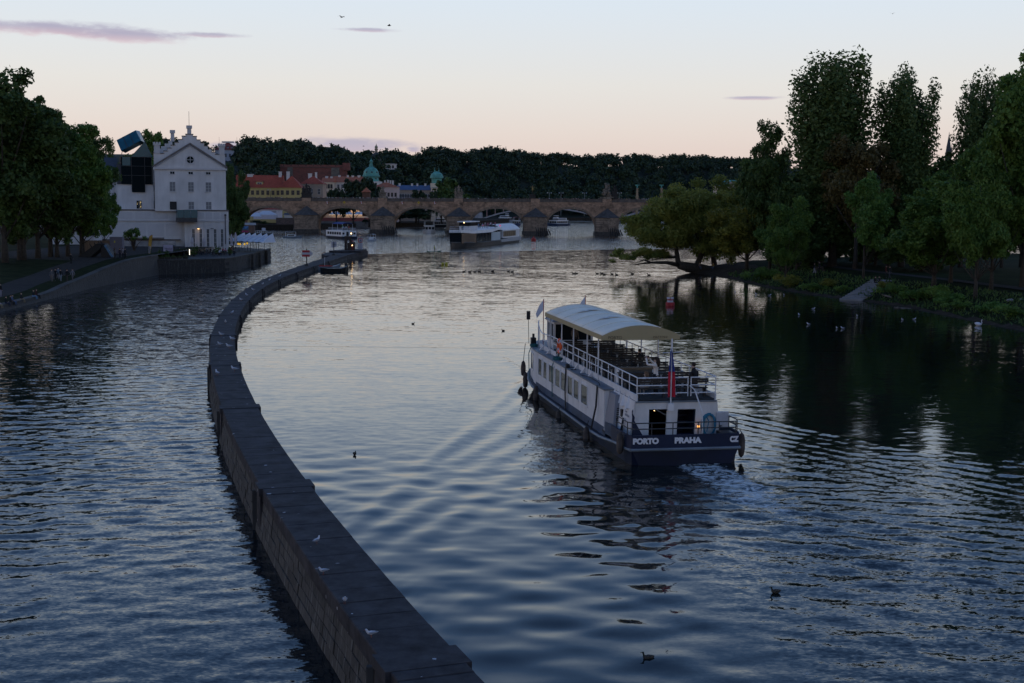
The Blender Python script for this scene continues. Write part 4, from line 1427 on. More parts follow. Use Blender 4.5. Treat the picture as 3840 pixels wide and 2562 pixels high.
def build_terrace():
	M_CANV = mat('white canvas', (.52, .52, .56), .9, .05, 1)
	M_CANVD = mat('folded canvas', (.36, .33, .35), .9, .2, 2)
	# pleated tent canopy over the end of the quay
	a, b = W(858, 905, 271), W(986, 905, 263)
	zt, zb = W(925, 883, 266).z, W(925, 907, 266).z
	t = thing('terrace_tent', 'white pleated tent roof over the end of the cafe terrace', 'tent', (0, 0, 0))
	n = 6
	for k in range(n):
		p, q = a.lerp(b, k / n), a.lerp(b, (k + 1) / n)
		m_ = (p + q) / 2
		dv = Vector((.35, 1, 0)).normalized() * 5.2
		r = MB()
		for s, e in ((p, m_), (m_, q)):
			zs_, ze_ = (zb, zt) if s is p else (zt, zb)
			r.add([(s.x, s.y - 1, zb - .02 if s is p else zb + .15), (e.x, e.y - 1, zb - .02 if e is q else zb + .15), (e.x + dv.x, e.y + dv.y, ze_ - (.5 if ze_ == zb else 0) + .4), (s.x + dv.x, s.y + dv.y, zs_ - (.5 if zs_ == zb else 0) + .4)], [(0, 1, 2, 3), (3, 2, 1, 0)])
		r.build('canopy_bay', M_CANV, t)
		for px_, py_ in ((p.x, p.y - .9), (p.x + dv.x, p.y + dv.y)):
			MB().tube([(px_, py_, TZ), (px_, py_, zb)], .06, 5).build('pole', M_STEEL, t)
	MB().bar((a.x, a.y - 1, zb - .08), (b.x, b.y - 1, zb - .08), .09).build('front_beam', M_STEEL, t)
	for k, (px, py) in enumerate(((893, 916), (900, 917), (917, 917), (927, 914))):
		p = W(px, py, 266)
		l = thing('hanging_lamp', f'small glowing yellow lamp under the white terrace tent, {"first second third fourth".split()[k]} from the left', 'lamp', p, 0, 'yellow lamps under the tent')
		MB().lathe([(.04, .3), (.16, .14), (.17, -.08), (.07, -.14)], 8).build('shade', mat('yellow lamp shade', (.8, .5, .05), .5, 0, emit=((1, .55, .03), .55)), l)
		MB().tube([(0, 0, .3), (0, 0, zb - p.z)], .015, 4).build('cord', M_STEEL, l)
	# closed parasols
	def parasol(px, ytop, ybot, Y, lab):
		top, bot = W(px, ytop, Y), W(px, ybot, Y)
		h = top.z - TZ
		r = thing('closed_parasol', lab, 'parasol', (top.x, Y, TZ), 0, 'closed white parasols on the terrace')
		MB().tube([(0, 0, 0), (0, 0, h)], .045, 6).build('pole', M_STEEL, r)
		MB().lathe([(.10, h * .34), (.34, h * .38), (.22, h * .5), (.34, h * .66), (.26, h * .8), (.1, h * .95), (.02, h)], 7).build('folded_canopy', M_CANVD, r)
		MB().box(-.4, .4, -.4, .4, 0, .1).build('base', M_STEEL, r)
	for k, (px, yt, Y) in enumerate(((720, 886, 258), (765, 890, 262), (799, 898, 266), (817, 882, 268), (837, 884, 268), (851, 880, 268), (868, 877, 262), (883, 870, 260))):
		parasol(px, yt, 0, Y, f'closed white parasol on the cafe terrace, {"first second third fourth fifth sixth seventh eighth".split()[k]} from the left')
	# spot lamp on a stand and the banner beside it
	p = G(652, 963, TZ)
	r = thing('stand_lamp', 'round bright lamp on a dark stand beside the white banner', 'lamp', p)
	h = W(653, 926, p.y).z - TZ
	MB().tube([(0, 0, 0), (0, 0, h)], .04, 6).build('stand', M_STEEL, r)
	MB().lathe([(.3, -.12), (.36, .08), (.2, .25), (.05, .3)], 10).xform(Matrix.Translation((0, 0, h)) @ Matrix.Rotation(.9, 4, 'X')).build('lamp_head', M_STEEL, r)
	MB().ball((0, -.14, h - .05), .24, .1, .2, 10, 6).build('bulb', M_WARMW, r)
	p0, p1 = W(613, 949, 238), W(648, 919, 238)
	r = thing('banner', 'white banner with grey handwritten lettering hung on the quay fence', 'banner', (p0.x, 238, TZ))
	w, z0, z1 = p1.x - p0.x, p0.z - TZ, p1.z - TZ
	MB().box(0, w, -.02, .02, z0, z1).build('cloth', mat('banner cloth', (.34, .31, .40), .9, .06, 2), r)
	MB().tube([(-.03, 0, 0), (-.03, 0, z1 + .1)], .035, 5).tube([(w + .03, 0, 0), (w + .03, 0, z1 + .1)], .035, 5).build('posts', M_STEEL, r)
	tx = text_mesh('Vinský', .62, mat('banner ink', (.10, .06, .10), .9))
	o = link('lettering', tx, r)
	o.location = (w * .1, -.035, z0 + (z1 - z0) * .42)
	o.rotation_euler = (PI / 2, 0, 0)
	o.scale = (w * .8 / max(.1, tx_width(tx)), .9, 1)
	MB().tube([(w * .25, -.04, z0 + .3 * (z1 - z0)), (w * .6, -.04, z0 + .24 * (z1 - z0)), (w * .85, -.04, z0 + .33 * (z1 - z0))], .02, 4).build('underline', mat('banner ink', (.1, .06, .1)), r)
	# light strip
	p = G(711, 962, TZ)
	r = thing('light_strip', 'short upright white light strip among the terrace tables', 'lamp', p)
	MB().box(-.05, .05, -.05, .05, .3, 1.35).build('tube', mat('cool lamp', (1, 1, .9), .4, 0, emit=((1, .93, .75), 2.0)), r)
	MB().box(-.15, .15, -.15, .15, 0, .3).build('foot', M_STEEL, r)
	# feather flag
	p = G(556, 962, 2.45)
	r = thing('feather_flag', 'tall feather flag in yellow, black and white beside the quay', 'flag', (p.x, 226, TZ))
	p = W(556, 950, 226)
	r.location = (p.x, 226, TZ)
	zt = W(565, 880, 226).z - TZ
	MB().tube([(0, 0, 0), (.02, 0, zt * .6), (.25, 0, zt * .93), (.75, 0, zt)], .03, 5).build('pole', M_STEEL, r)
	b = MB()
	b.slabxz([(.04, zt * .25), (.35, zt * .25), (.62, zt * .62), (.85, zt * .96), (.74, zt * .99), (.27, zt * .92), (.05, zt * .6)], -.01, .01)
	b.build('flag_cloth', mat('flag cloth yellow', (.42, .25, .05), .8, .4, 1.2), r)
	MB().slabxz([(.06, zt * .26), (.33, zt * .26), (.5, zt * .52), (.06, zt * .55)], -.02, -.011).build('flag_panel', mat('flag panel', (.22, .22, .25), .8, .8, 2.5), r)
def text_mesh(s, size, m, ext=.012, font=None, bold=0.0):
	cu = bpy.data.curves.new('lettering', 'FONT')
	cu.body, cu.size, cu.extrude, cu.offset = s, size, ext, bold
	o = bpy.data.objects.new('lettering', cu)
	COL.objects.link(o)
	dg = bpy.context.evaluated_depsgraph_get()
	me = bpy.data.meshes.new_from_object(o.evaluated_get(dg))
	bpy.data.objects.remove(o)
	me.materials.clear()
	me.materials.append(m)
	return me
def tx_width(me):
	xs = [v.co.x for v in me.vertices]
	return max(xs) - min(xs)
build_terrace()
# ---------------------------------------------------------------- town behind the bridge and the wooded hill
M_RED = mat('red roof tiles', (.33, .065, .035), .85, .3, 1.2, stretch=(1, 1, 3), var2=.3, scale2=.15)
M_RED2 = mat('orange roof tiles', (.40, .12, .06), .85, .3, 1.2, var2=.25, scale2=.15)
M_YEL = mat('ochre plaster', (.42, .32, .13), .9, .12, .4)
M_TAN = mat('tan plaster', (.30, .23, .18), .9, .12, .4)
M_CREAM = mat('cream plaster', (.60, .46, .34), .9, .08, .4)
M_PINK = mat('pink plaster', (.52, .38, .34), .9, .08, .4)
M_PALE = mat('pale plaster', (.60, .53, .48), .9, .08, .4)
M_BLUER = mat('blue slate roof', (.055, .085, .16), .7, .2, 1)
M_COPPER = mat('green copper', (.10, .30, .25), .65, .22, .8, stretch=(1, 1, .3), var2=.3, scale2=.4)
M_CHIM = mat('chimney plaster', (.55, .50, .47), .9, .1, 1)
M_WIN = glassmat('far window glass', (.025, .025, .03), .2, 1, .25)
M_WINB = mat('window brown', (.09, .07, .055), .7, .2, 2)
M_BRICKW = brickmat('fort brick', (.21, .075, .06), (.14, .055, .045), (.12, .07, .06), 1.4, .5, .45, patch=(.06, .045, .04))
WIN_CACHE = {}
def win_mesh(w, h, arch, mi):
	k = (round(w, 2), round(h, 2), arch, mi)
	if k not in WIN_CACHE:
		f = MB()
		f.box(-w / 2 - .12, w / 2 + .12, -.08, .05, -.12, 0).box(-w / 2 - .12, -w / 2, -.06, .05, 0, h).box(w / 2, w / 2 + .12, -.06, .05, 0, h)
		f.box(-w / 2 - .12, w / 2 + .12, -.06, .05, h, h + .14).box(-.05, .05, -.05, .04, 0, h).box(-w / 2, w / 2, -.045, .04, h * .55 - .05, h * .55 + .05)
		g = MB()
		if arch:
			pts = [(-w / 2, 0), (w / 2, 0)] + [(w / 2 * math.cos(a), h - w / 2 + w / 2 * math.sin(a)) for a in [PI * q / 6 for q in range(7)]]
			g.slabxz(pts, -.02, .02)
		else:
			g.box(-w / 2, w / 2, -.02, .02, 0, h)
		WIN_CACHE[k] = (f.mesh('window', (M_FRAMEW, M_WINB)[mi]), g.mesh('pane', M_WIN))
	return WIN_CACHE[k]
def add_window(parent, x, y, z, w, h, rz=0, arch=False, mi=0):
	a, b = win_mesh(w, h, arch, mi)
	f = link('window', a, parent, (x, y, z), rz)
	link('pane', b, f)
	return f
def house(name, label, cat, px0, px1, py_eave, py_ridge, Y, depth, wall, roof, rz=0, kind='hip', rows=(), ncol=0, ww=1.1, wh=1.7, z0=1.2, chim=(), arch=False, mi=0, over=.5, side=0, rowz=None):
	"""block with a pitched roof; photo pixels give the two ends, the eave and the ridge"""
	a, b = W(px0, py_eave, Y), W(px1, py_eave, Y)
	w, ze, zr = b.x - a.x, a.z * .5 + b.z * .5, W((px0 + px1) / 2, py_ridge, Y + depth / 2).z
	r = thing(name, label, cat, ((a.x + b.x) / 2, Y, z0), rz)
	h, hr = ze - z0, zr - z0
	MB().box(-w / 2, w / 2, 0, depth, -.5, h).build('wall', wall, r)
	MB().box(-w / 2 - .15, w / 2 + .15, -.2, depth + .2, h - .45, h - .05).build('cornice', wall, r)
	o = over
	R = MB()
	if kind == 'hip':
		i = min(w / 2 - .1, depth / 2 * 1.05)
		v = [(-w / 2 - o, -o, h), (w / 2 + o, -o, h), (w / 2 + o, depth + o, h), (-w / 2 - o, depth + o, h), (-w / 2 + i, depth / 2, hr), (w / 2 - i, depth / 2, hr)]
		R.add(v, [(0, 1, 5, 4), (1, 2, 5), (2, 3, 4, 5), (3, 0, 4), (3, 2, 1, 0)])
	elif kind == 'gable':
		v = [(-w / 2 - o, -o, h), (w / 2 + o, -o, h), (w / 2 + o, depth + o, h), (-w / 2 - o, depth + o, h), (-w / 2 - o, depth / 2, hr), (w / 2 + o, depth / 2, hr)]
		R.add(v, [(0, 1, 5, 4), (1, 2, 5), (2, 3, 4, 5), (3, 0, 4), (3, 2, 1, 0)])
	elif kind == 'pyramid':
		v = [(-w / 2 - o, -o, h), (w / 2 + o, -o, h), (w / 2 + o, depth + o, h), (-w / 2 - o, depth + o, h), (0, depth / 2, hr)]
		R.add(v, [(0, 1, 4), (1, 2, 4), (2, 3, 4), (3, 0, 4), (3, 2, 1, 0)])
	rf = R.build('roof', roof, r)
	for cx, ch, cw in chim:
		MB().box(cx * w / 2 - cw, cx * w / 2 + cw, depth * .42, depth * .42 + cw * 1.6, h + (hr - h) * .45, hr + ch).box(cx * w / 2 - cw * 1.15, cx * w / 2 + cw * 1.15, depth * .42 - .1, depth * .42 + cw * 1.6 + .1, hr + ch, hr + ch + .25).build('chimney', M_CHIM, rf)
	for zz in [q if q > 0 else h + q for q in rows]:
		for k in range(ncol):
			x = -w / 2 + w * (k + .5) / ncol
			add_window(r, x, -.05, zz, ww, wh, 0, arch, mi)
		for k in range(side):
			add_window(r, w / 2 + .05, depth * (k + .5) / side, zz, ww, wh, PI / 2, arch, mi)
	r['half'] = w / 2
	r['eave'] = h
	r['ridge'] = hr
	return r
def dormer(parent, x, y, z, w, h, roofm, wallm, curved=False):
	d = MB().box(x - w / 2, x + w / 2, y, y + 2.2, z, z + h).build('dormer', wallm, parent)
	R = MB()
	R.add([(x - w / 2 - .2, y - .2, z + h), (x + w / 2 + .2, y - .2, z + h), (x + w / 2 + .2, y + 2.6, z + h + .3), (x - w / 2 - .2, y + 2.6, z + h + .3), (x, y - .2, z + h + (.7 if curved else .3)), (x, y + 2.6, z + h + .8)],
		  [(0, 1, 4), (0, 4, 5, 3), (1, 2, 5, 4), (0, 3, 2, 1)])
	R.build('dormer_roof', roofm, d)
	f, g = win_mesh(w * .55, h * .75, False, 0)
	link('dormer_window', f, d, (x, y - .05, z + .1))
	link('dormer_pane', g, d, (x, y - .05, z + .1))
def build_town():
	# houses just past the bridge
	h = house('yellow_house', 'long ochre house with red tiled roof behind the bridge left end', 'house', 880, 1052, 704, 657, 650, 13, M_YEL, M_RED, kind='gable', rows=(-3.5, -7.9), ncol=9, ww=1.25, wh=2.0, chim=((-.75, .5, .9), (-.42, .2, 1.4), (.9, 1.6, .7)), mi=1, z0=1.2)
	for fx, cu in ((-.52, True), (.06, False)):
		dormer(h, fx * h['half'], 1.4, h['eave'] + 1.0, 2.6 if cu else 3.6, 2.0, M_RED, M_YEL, cu)
	house('yellow_corner_house', 'ochre corner house with a steep red hipped roof behind the bridge', 'house', 1048, 1128, 704, 659, 646, 11, M_YEL, M_RED, kind='hip', rows=(-3.5, -7.9), ncol=4, ww=1.3, wh=2.0, chim=((-.35, 1.8, .75),), mi=1)
	house('tan_corner_house', 'tan plastered house with red hipped roof and one tall window', 'house', 1126, 1210, 690, 660, 662, 14, M_TAN, M_RED, kind='hip', rows=(-5.2, -9.6), ncol=3, ww=1.2, wh=2.6, chim=((.25, 1.6, .5), (-.3, 1.0, .9)))
	c = house('cream_house', 'cream four storey house with arched windows behind the bridge', 'house', 1208, 1248, 683, 666, 705, 12, M_CREAM, M_RED2, kind='gable', rows=(-3.4, -7.4, -11.4), ncol=4, ww=.95, wh=2.2, arch=True, mi=1, chim=((-.4, .5, .7), (.5, .3, .6)))
	house('pale_house', 'pale house with orange roof beside the cream one, half behind trees', 'house', 1246, 1352, 684, 662, 715, 14, M_PALE, M_RED2, kind='gable', rows=(-3.2, -7.2), ncol=7, ww=1.0, wh=1.9, chim=((-.6, .4, .6), (0, .4, .5), (.35, .3, .6), (.8, .4, .7)))
	house('pink_house', 'pink plastered house with red roof and small chimneys', 'house', 1398, 1490, 702, 682, 722, 14, M_PINK, M_RED2, kind='hip', rows=(-5.2, -9.4), ncol=7, ww=.95, wh=2.0, mi=1, chim=((-.1, .5, .4), (.15, .7, .4), (.35, .6, .4), (.55, .5, .5)))
	house('academy_wing', 'long tan academy wing with blue slate roof', 'building', 1488, 1622, 713, 695, 760, 16, M_TAN, M_BLUER, kind='gable', rows=(-7.0,), ncol=14, ww=1.3, wh=4.6, arch=True, mi=0, chim=((-.9, .8, .6), (-.2, .8, .6), (.1, .8, .5), (.55, .8, .6)))
	p = house('academy_pavilion', 'cream corner pavilion of the academy under a small green dome', 'building', 1616, 1660, 704, 700, 756, 14, M_CREAM, M_COPPER, kind='hip', rows=(-6.0,), ncol=4, ww=1.2, wh=4.0)
	zt = p['eave']
	MB().box(-3.9, 3.6, 2, 10, zt, zt + 2.6).build('attic', M_CREAM, p)
	MB().lathe([(3.0, zt + 2.6), (3.1, zt + 5.4), (4.0, zt + 5.6), (3.9, zt + 6.6), (3.2, zt + 8.2), (1.7, zt + 9.2), (.3, zt + 9.6)], 16, (-.4, 6)).build('small_dome', M_COPPER, p)
	for s in (-1, 1):
		MB().lathe([(.25, zt + 9.2), (.4, zt + 10.0), (.12, zt + 10.6), (.05, zt + 12)], 8, (-.4 + s * 1.2, 6)).build('finial', M_COPPER, p)
	# great copper dome
	Yd = 800
	c0, zb = W(1392, 690, Yd), W(1392, 681, Yd).z
	k = Yd / 4800
	r = thing('academy_dome', 'large green copper dome with a lantern rising over the red roofs', 'dome', (c0.x, Yd, 1.2))
	z = lambda py: W(1392, py, Yd).z - 1.2
	MB().box(-6.2, 6.2, -6.2, 6.2, -.5, z(681)).build('tower_wall', M_PALE, r)
	MB().lathe([(5.2, z(682)), (5.0, z(676)), (4.6, z(665)), (5.4, z(663))], 12).build('drum', M_COPPER, r)
	for q in range(8):
		a = 2 * PI * q / 8
		MB().box(-.4, .4, -.12, .12, z(676), z(667)).xform(Matrix.Rotation(a, 4, 'Z') @ Matrix.Translation((0, -4.75, 0))).build('drum_window', M_WIN, r)
	MB().lathe([(5.5, z(663)), (5.5, z(659)), (4.95, z(657)), (4.85, z(650)), (4.3, z(641)), (3.3, z(633)), (2.0, z(628.5)), (1.6, z(627))], 16).build('dome_shell', M_COPPER, r)
	for q in range(8):
		a = 2 * PI * q / 8
		MB().ball((0, 0, 0), .62, .3, .62, 8, 6).xform(Matrix.Rotation(a + .2, 4, 'Z') @ Matrix.Translation((0, -4.6, z(647)))).build('oeil_window', M_STEEL, r)
	MB().lathe([(1.6, z(627)), (1.2, z(624)), (1.1, z(618)), (.85, z(616)), (.85, z(608)), (1.2, z(607)), (1.1, z(605)), (.55, z(601)), (.2, z(598)), (.08, z(592))], 10).build('lantern', M_COPPER, r)
	# small red roofed turret on the bridge, wayside roof among the trees
	p = W(1374, 742, 562)
	r = thing('red_kiosk', 'small kiosk with a pointed red roof among trees behind the bridge', 'kiosk', (p.x, 562, 6))
	zt, ze = W(1374, 703, 562).z - 6, W(1374, 721, 562).z - 6
	MB().box(-1.6, 1.6, -1.6, 1.6, 0, ze).build('wall', mat('kiosk wood', (.12, .06, .04), .9), r)
	MB().add([(-2.1, -2.1, ze), (2.1, -2.1, ze), (2.1, 2.1, ze), (-2.1, 2.1, ze), (0, 0, zt)], [(0, 1, 4), (1, 2, 4), (2, 3, 4), (3, 0, 4), (3, 2, 1, 0)]).build('roof', M_RED2, r)
	# brick fortification wall with its terrace
	Yf = 930
	r = thing('brick_fort_wall', 'long red brick fortification wall on the hillside below the trees', 'wall', (0, Yf, 0))
	a, b = W(1050, 617, Yf), W(1300, 619, Yf)
	zb = W(1200, 700, Yf).z
	MB().box(a.x, b.x, 0, 3, zb, a.z).build('wall', M_BRICKW, r)
	MB().box(a.x - .3, b.x + .3, -.5, 3.2, a.z - 2.0, a.z - 1.6).build('string_course', mat('fort course', (.10, .07, .06), .9), r)
	for q in range(9):
		x = lerp(a.x, b.x, (q + .5) / 9)
		MB().box(x - .35, x + .35, -.12, .1, a.z - .9, a.z - .2).build('loophole', M_WIN, r)
	for x0, w_ in ((W(1088, 640, Yf).x, 4.5), (W(1258, 640, Yf).x, 6.5)):
		MB().hexa([(x0 - w_ / 2, -1.6, zb), (x0 + w_ / 2, -1.6, zb), (x0 + w_ / 2, .1, zb), (x0 - w_ / 2, .1, zb), (x0 - w_ / 2 + .4, -.5, a.z - 2.1), (x0 + w_ / 2 - .4, -.5, a.z - 2.1), (x0 + w_ / 2 - .4, .1, a.z - 2.1), (x0 - w_ / 2 + .4, .1, a.z - 2.1)]).build('buttress', mat('fort stone', (.13, .11, .09), .9, .4, .5), r)
	c, d = W(1285, 611, Yf), W(1312, 611, Yf)
	MB().box(c.x, d.x, -1, 3, W(1300, 640, Yf).z, c.z).build('corner_turret', M_BRICKW, r)
	e, f = W(880, 613, Yf + 30), W(1060, 616, Yf + 30)
	r2 = thing('upper_brick_wall', 'thin red brick wall running left along the hilltop garden', 'wall', (0, Yf + 30, 0))
	MB().box(e.x, f.x, 0, 1.5, W(980, 628, Yf + 30).z, e.z).build('wall', M_BRICKW, r2)
	MB().box(e.x, f.x, -.2, 1.7, e.z, e.z + .4).build('coping', M_RED, r2)
	# villa on the hilltop
	v = house('hilltop_villa', 'white hilltop villa with dark red mansard roof and two flags', 'villa', 806, 886, 562, 533, 1010, 18, mat('villa plaster', (.55, .53, .56), .9, .06, .4), mat('villa roof', (.22, .05, .04), .85, .25, 1), kind='hip', rows=(), ncol=0, z0=W(846, 632, 1010).z, over=.8)
	hh = v['eave']
	for zz in (hh - 5.6, hh - 11):
		for k in range(5):
			add_window(v, -v['half'] + 2 * v['half'] * (k + .5) / 5, -.05, zz, 1.4, 2.6, 0, zz > hh - 8 and k in (1, 3), 0)
	for k in range(4):
		dormer(v, -4.5 + 3 * k, .9, hh + .6, 1.3, 1.4, M_SLATE, M_CHIM, True)
	MB().box(-4.5, 4.5, 7, 11, v['ridge'] - .6, v['ridge'] + .5).build('roof_lantern', M_CHIM, v)
	for s in (-1, 1):
		MB().tube([(s * 7.0, 9, v['ridge'] - 2), (s * 7.0, 9, v['ridge'] + 4)], .08, 5).build('flagpole', M_STEEL, v)
	# pavilion spire on the hill
	Yp = 1080
	p0 = W(1411, 580, Yp)
	r = thing('hill_pavilion', 'small ornate pavilion tower with a cupola above the hill trees', 'tower', (p0.x, Yp, W(1411, 600, Yp).z))
	z = lambda py: W(1411, py, Yp).z - r.location.z
	MB().lathe([(4.2, -1), (4.0, z(584)), (2.6, z(576)), (1.5, z(572))], 10).build('roof', mat('pavilion roof', (.07, .06, .055), .8), r)
	MB().lathe([(1.25, z(573)), (1.2, z(562)), (1.7, z(561)), (1.7, z(559)), (1.1, z(558)), (1.0, z(556))], 10).build('tower', mat('pavilion stone', (.32, .24, .17), .9), r)
	MB().lathe([(1.2, z(556)), (1.4, z(552)), (1.0, z(548)), (.4, z(545)), (.25, z(542)), (.03, z(538))], 10).build('cupola', mat('pavilion cupola', (.30, .27, .17), .7), r)
	p0 = W(1433, 617, 1070)
	r = thing('white_terrace_house', 'white terrace house half hidden on the wooded hill', 'building', (p0.x, 1072, p0.z - 4))
	MB().box(-10, 11, 0, 8, 0, 4.2).build('wall', M_PALE, r)
	MB().box(-10.5, 11.5, -.5, 8.5, 4.2, 4.8).build('roof', M_CHIM, r)
	for k in range(6):
		MB().box(-9 + 3.4 * k, -7.4 + 3.4 * k, -.1, .05, 1.0, 3.4).build('window', M_WIN, r)
	# green-domed building behind the right trees
	Yr = 700
	a, b = W(2688, 712, Yr), W(2782, 712, Yr)
	r = thing('domed_hall', 'tan hall with two green copper domes peeping over the trees', 'building', ((a.x + b.x) / 2, Yr, 1.0))
	w = (b.x - a.x) / 2
	z = lambda py: W(2735, py, Yr).z - 1.0
	MB().box(-w, w, 0, 12, -.5, z(700)).build('wall', M_CREAM, r)
	MB().box(-w - .3, w + .3, -.3, 12.3, z(700), z(697)).build('cornice', M_CREAM, r)
	MB().box(0, w * .75, 1.5, 9, z(697), z(682)).build('attic', M_TAN, r)
	MB().lathe([(3.3, z(697)), (3.2, z(688)), (2.9, z(682)), (2.0, z(677)), (.7, z(674)), (.1, z(672))], 14, (-w * .5, 5)).build('dome', M_COPPER, r)
	MB().hexa([(-.3, 1.3, z(682)), (w * .8, 1.3, z(682)), (w * .8, 9.2, z(682)), (-.3, 9.2, z(682)), (.8, 2.6, z(675)), (w * .55, 2.6, z(675)), (w * .55, 8, z(675)), (.8, 8, z(675))]).build('pavilion_roof', M_COPPER, r)
	for q in range(5):
		add_window(r, -w + 2 * w * (q + .5) / 5, -.05, z(700) - 5, 1.2, 2.8, 0, True, 0)
	# church spire far right
	Ys = 620
	p0 = W(3557, 560, Ys)
	r = thing('church_spire', 'thin dark church spire between the poplars at right', 'spire', (p0.x, Ys, 1.0))
	z = lambda py: W(3557, py, Ys).z - 1.0
	MB().box(-1.2, 1.2, -1.2, 1.2, -.5, z(572)).build('tower', M_STAT, r)
	MB().lathe([(1.3, z(572)), (1.0, z(550)), (.6, z(530)), (.2, z(508)), (.04, z(495))], 8).build('spire', M_SLATE, r)
	for s in (-1, 1):
		MB().lathe([(.3, z(572)), (.28, z(562)), (.03, z(548))], 6, (s * 1.0, -1.0)).build('pinnacle', M_SLATE, r)
	# far-side embankment wall, tents and restaurants under the arches
	r = thing('far_embankment_wall', 'red and grey embankment wall seen through the second arch', 'wall', (0, 0, 0))
	a, b = W(1185, 822, 655), W(1400, 822, 655)
	MB().box(a.x, b.x, 655, 657, ZL - 1, W(1300, 830, 655).z).build('stone_base', mat('grey embankment', (.13, .115, .105), .9, .35, .4), r)
	MB().box(a.x, b.x, 655.4, 657, W(1300, 830, 655).z, W(1300, 817, 655).z).build('red_parapet', mat('red parapet', (.22, .06, .05), .9, .25, .5), r)
	r = thing('mill_embankment_wall', 'patched brick embankment wall under the first arch', 'wall', (0, 0, 0))
	a, b = W(1035, 830, 603), W(1120, 830, 603)
	MB().box(a.x, b.x, 603, 605, ZL - 1, W(1080, 817, 603).z).build('wall', brickmat('patched brick', (.17, .11, .09), (.09, .07, .06), (.06, .05, .045), .8, .35, .4), r)
	house('white_mill_house', 'white house with red roof and dark lettering seen under the first arch', 'house', 950, 1042, 786, 770, 622, 12, mat('mill plaster', (.56, .50, .52), .9, .05, .5), M_RED, kind='gable', z0=4.0)
	tx = text_mesh('THE GARDEN', 1.0, mat('wall lettering', (.12, .11, .12), .9))
	p = W(1010, 797, 621.9)
	o = link('wall_lettering', tx, bpy.data.objects['white_mill_house'])
	o.matrix_parent_inverse = Matrix.Translation(-bpy.data.objects['white_mill_house'].location)
	o.location = p
	o.rotation_euler = (PI / 2, 0, 0)
	o.scale = ((W(1034, 797, 621).x - p.x) / tx_width(tx), 1, 1)
	MB().box(-1.0, -.2, -.06, .03, 2.0, 3.0).build('window', M_WIN, bpy.data.objects['white_mill_house'])
	house('white_gable', 'small white gable under the right side of the first arch', 'house', 1066, 1096, 806, 799, 612, 8, M_PALE, M_SLATE, kind='gable', z0=4.0)
	rest = house('riverside_restaurant', 'cream riverside restaurant lit warmly under the second arch', 'restaurant', 1180, 1400, 776, 765, 672, 12, mat('restaurant plaster', (.58, .47, .35), .9, .06, .5), M_RED, kind='gable', rows=(-2.6,), ncol=11, ww=1.1, wh=1.7, mi=1, z0=3.5)
	M_CANV2 = MATS['white canvas']
	tents = [(1000, 805, 70, 612, 'white pleated terrace tent under the first arch'), (960, 812, 40, 608, 'small white terrace tent at the left foot of the first arch')]
	tents += [(1258, 805, 46, 664, 'white restaurant tent under the second arch, left of three'), (1303, 805, 46, 664, 'white restaurant tent under the second arch, middle of three'), (1347, 805, 46, 664, 'white restaurant tent under the second arch, right of three')]
	for px, pyb, wpx, Y, lab in tents:
		p = W(px, pyb, Y)
		w = wpx * Y / 4800 / 2
		zt = W(px, pyb - (14 if Y < 650 else 11), Y).z
		g0 = 3.6 if Y > 650 else 4.0
		r = thing('restaurant_tent', lab, 'tent', (p.x, Y, g0), 0, 'white restaurant tents by the bridge')
		ze = p.z - g0
		MB().add([(-w, -2.5, ze), (w, -2.5, ze), (w, 2.5, ze), (-w, 2.5, ze), (-w * .4, 0, zt - g0), (w * .4, 0, zt - g0)], [(0, 1, 5, 4), (1, 2, 5), (2, 3, 4, 5), (3, 0, 4)]).build('canopy', M_CANV2, r)
		for sx in (-1, 1):
			for sy in (-2.4, 2.4):
				MB().tube([(sx * w * .98, sy, 0), (sx * w * .98, sy, ze)], .08, 5).build('pole', M_FRAMEW, r)
		if Y > 650:
			l = MB()
			for q in range(9):
				l.ball((-w + 2 * w * (q + .5) / 9, -2.55, ze - .1), .10, n=5, m=4)
			l.build('string_lights', MATS['fairy lamp'], r)
	for k, px in enumerate((1258, 1303, 1347)):
		p = W(px, 800, 670)
		ld = bpy.data.lights.new('restaurant light', 'POINT')
		ld.energy, ld.color, ld.shadow_soft_size = 220, (1, .62, .3), .4
		lr = thing('restaurant_lamp', f'warm lamp on the restaurant wall, {("left", "middle", "right")[k]} of three', 'lamp', (p.x, 670.6, W(px, 789, 670).z), 0, 'lamps on the restaurant wall')
		MB().lathe([(.1, .3), (.28, .1), (.28, -.1)], 8).build('shade', M_STEEL, lr)
		MB().ball((0, 0, -.15), .16, n=6, m=4).build('bulb', M_WARM, lr)
		lo = bpy.data.objects.new('lamp_light', ld)
		COL.objects.link(lo)
		lo.parent = lr
		lo.location = (0, -.5, -.6)
	# far road bridge with flat arches
	Ym = 960
	r = thing('far_road_bridge', 'pale grey arched road bridge with pink deck seen through the arches', 'bridge', (0, Ym, 0))
	M_CONC = mat('grey concrete', (.30, .28, .28), .9, .15, .3)
	M_PINKD = mat('pink deck', (.34, .20, .18), .9, .15, .3)
	zd = W(1900, 772, Ym).z
	xs = [W(px, 800, Ym).x for px in (1560, 1795, 2290, 2760, 3200)]
	MB().box(xs[0] - 30, xs[-1], 0, 14, zd - .2, zd + 1.6).build('deck', M_PINKD, r)
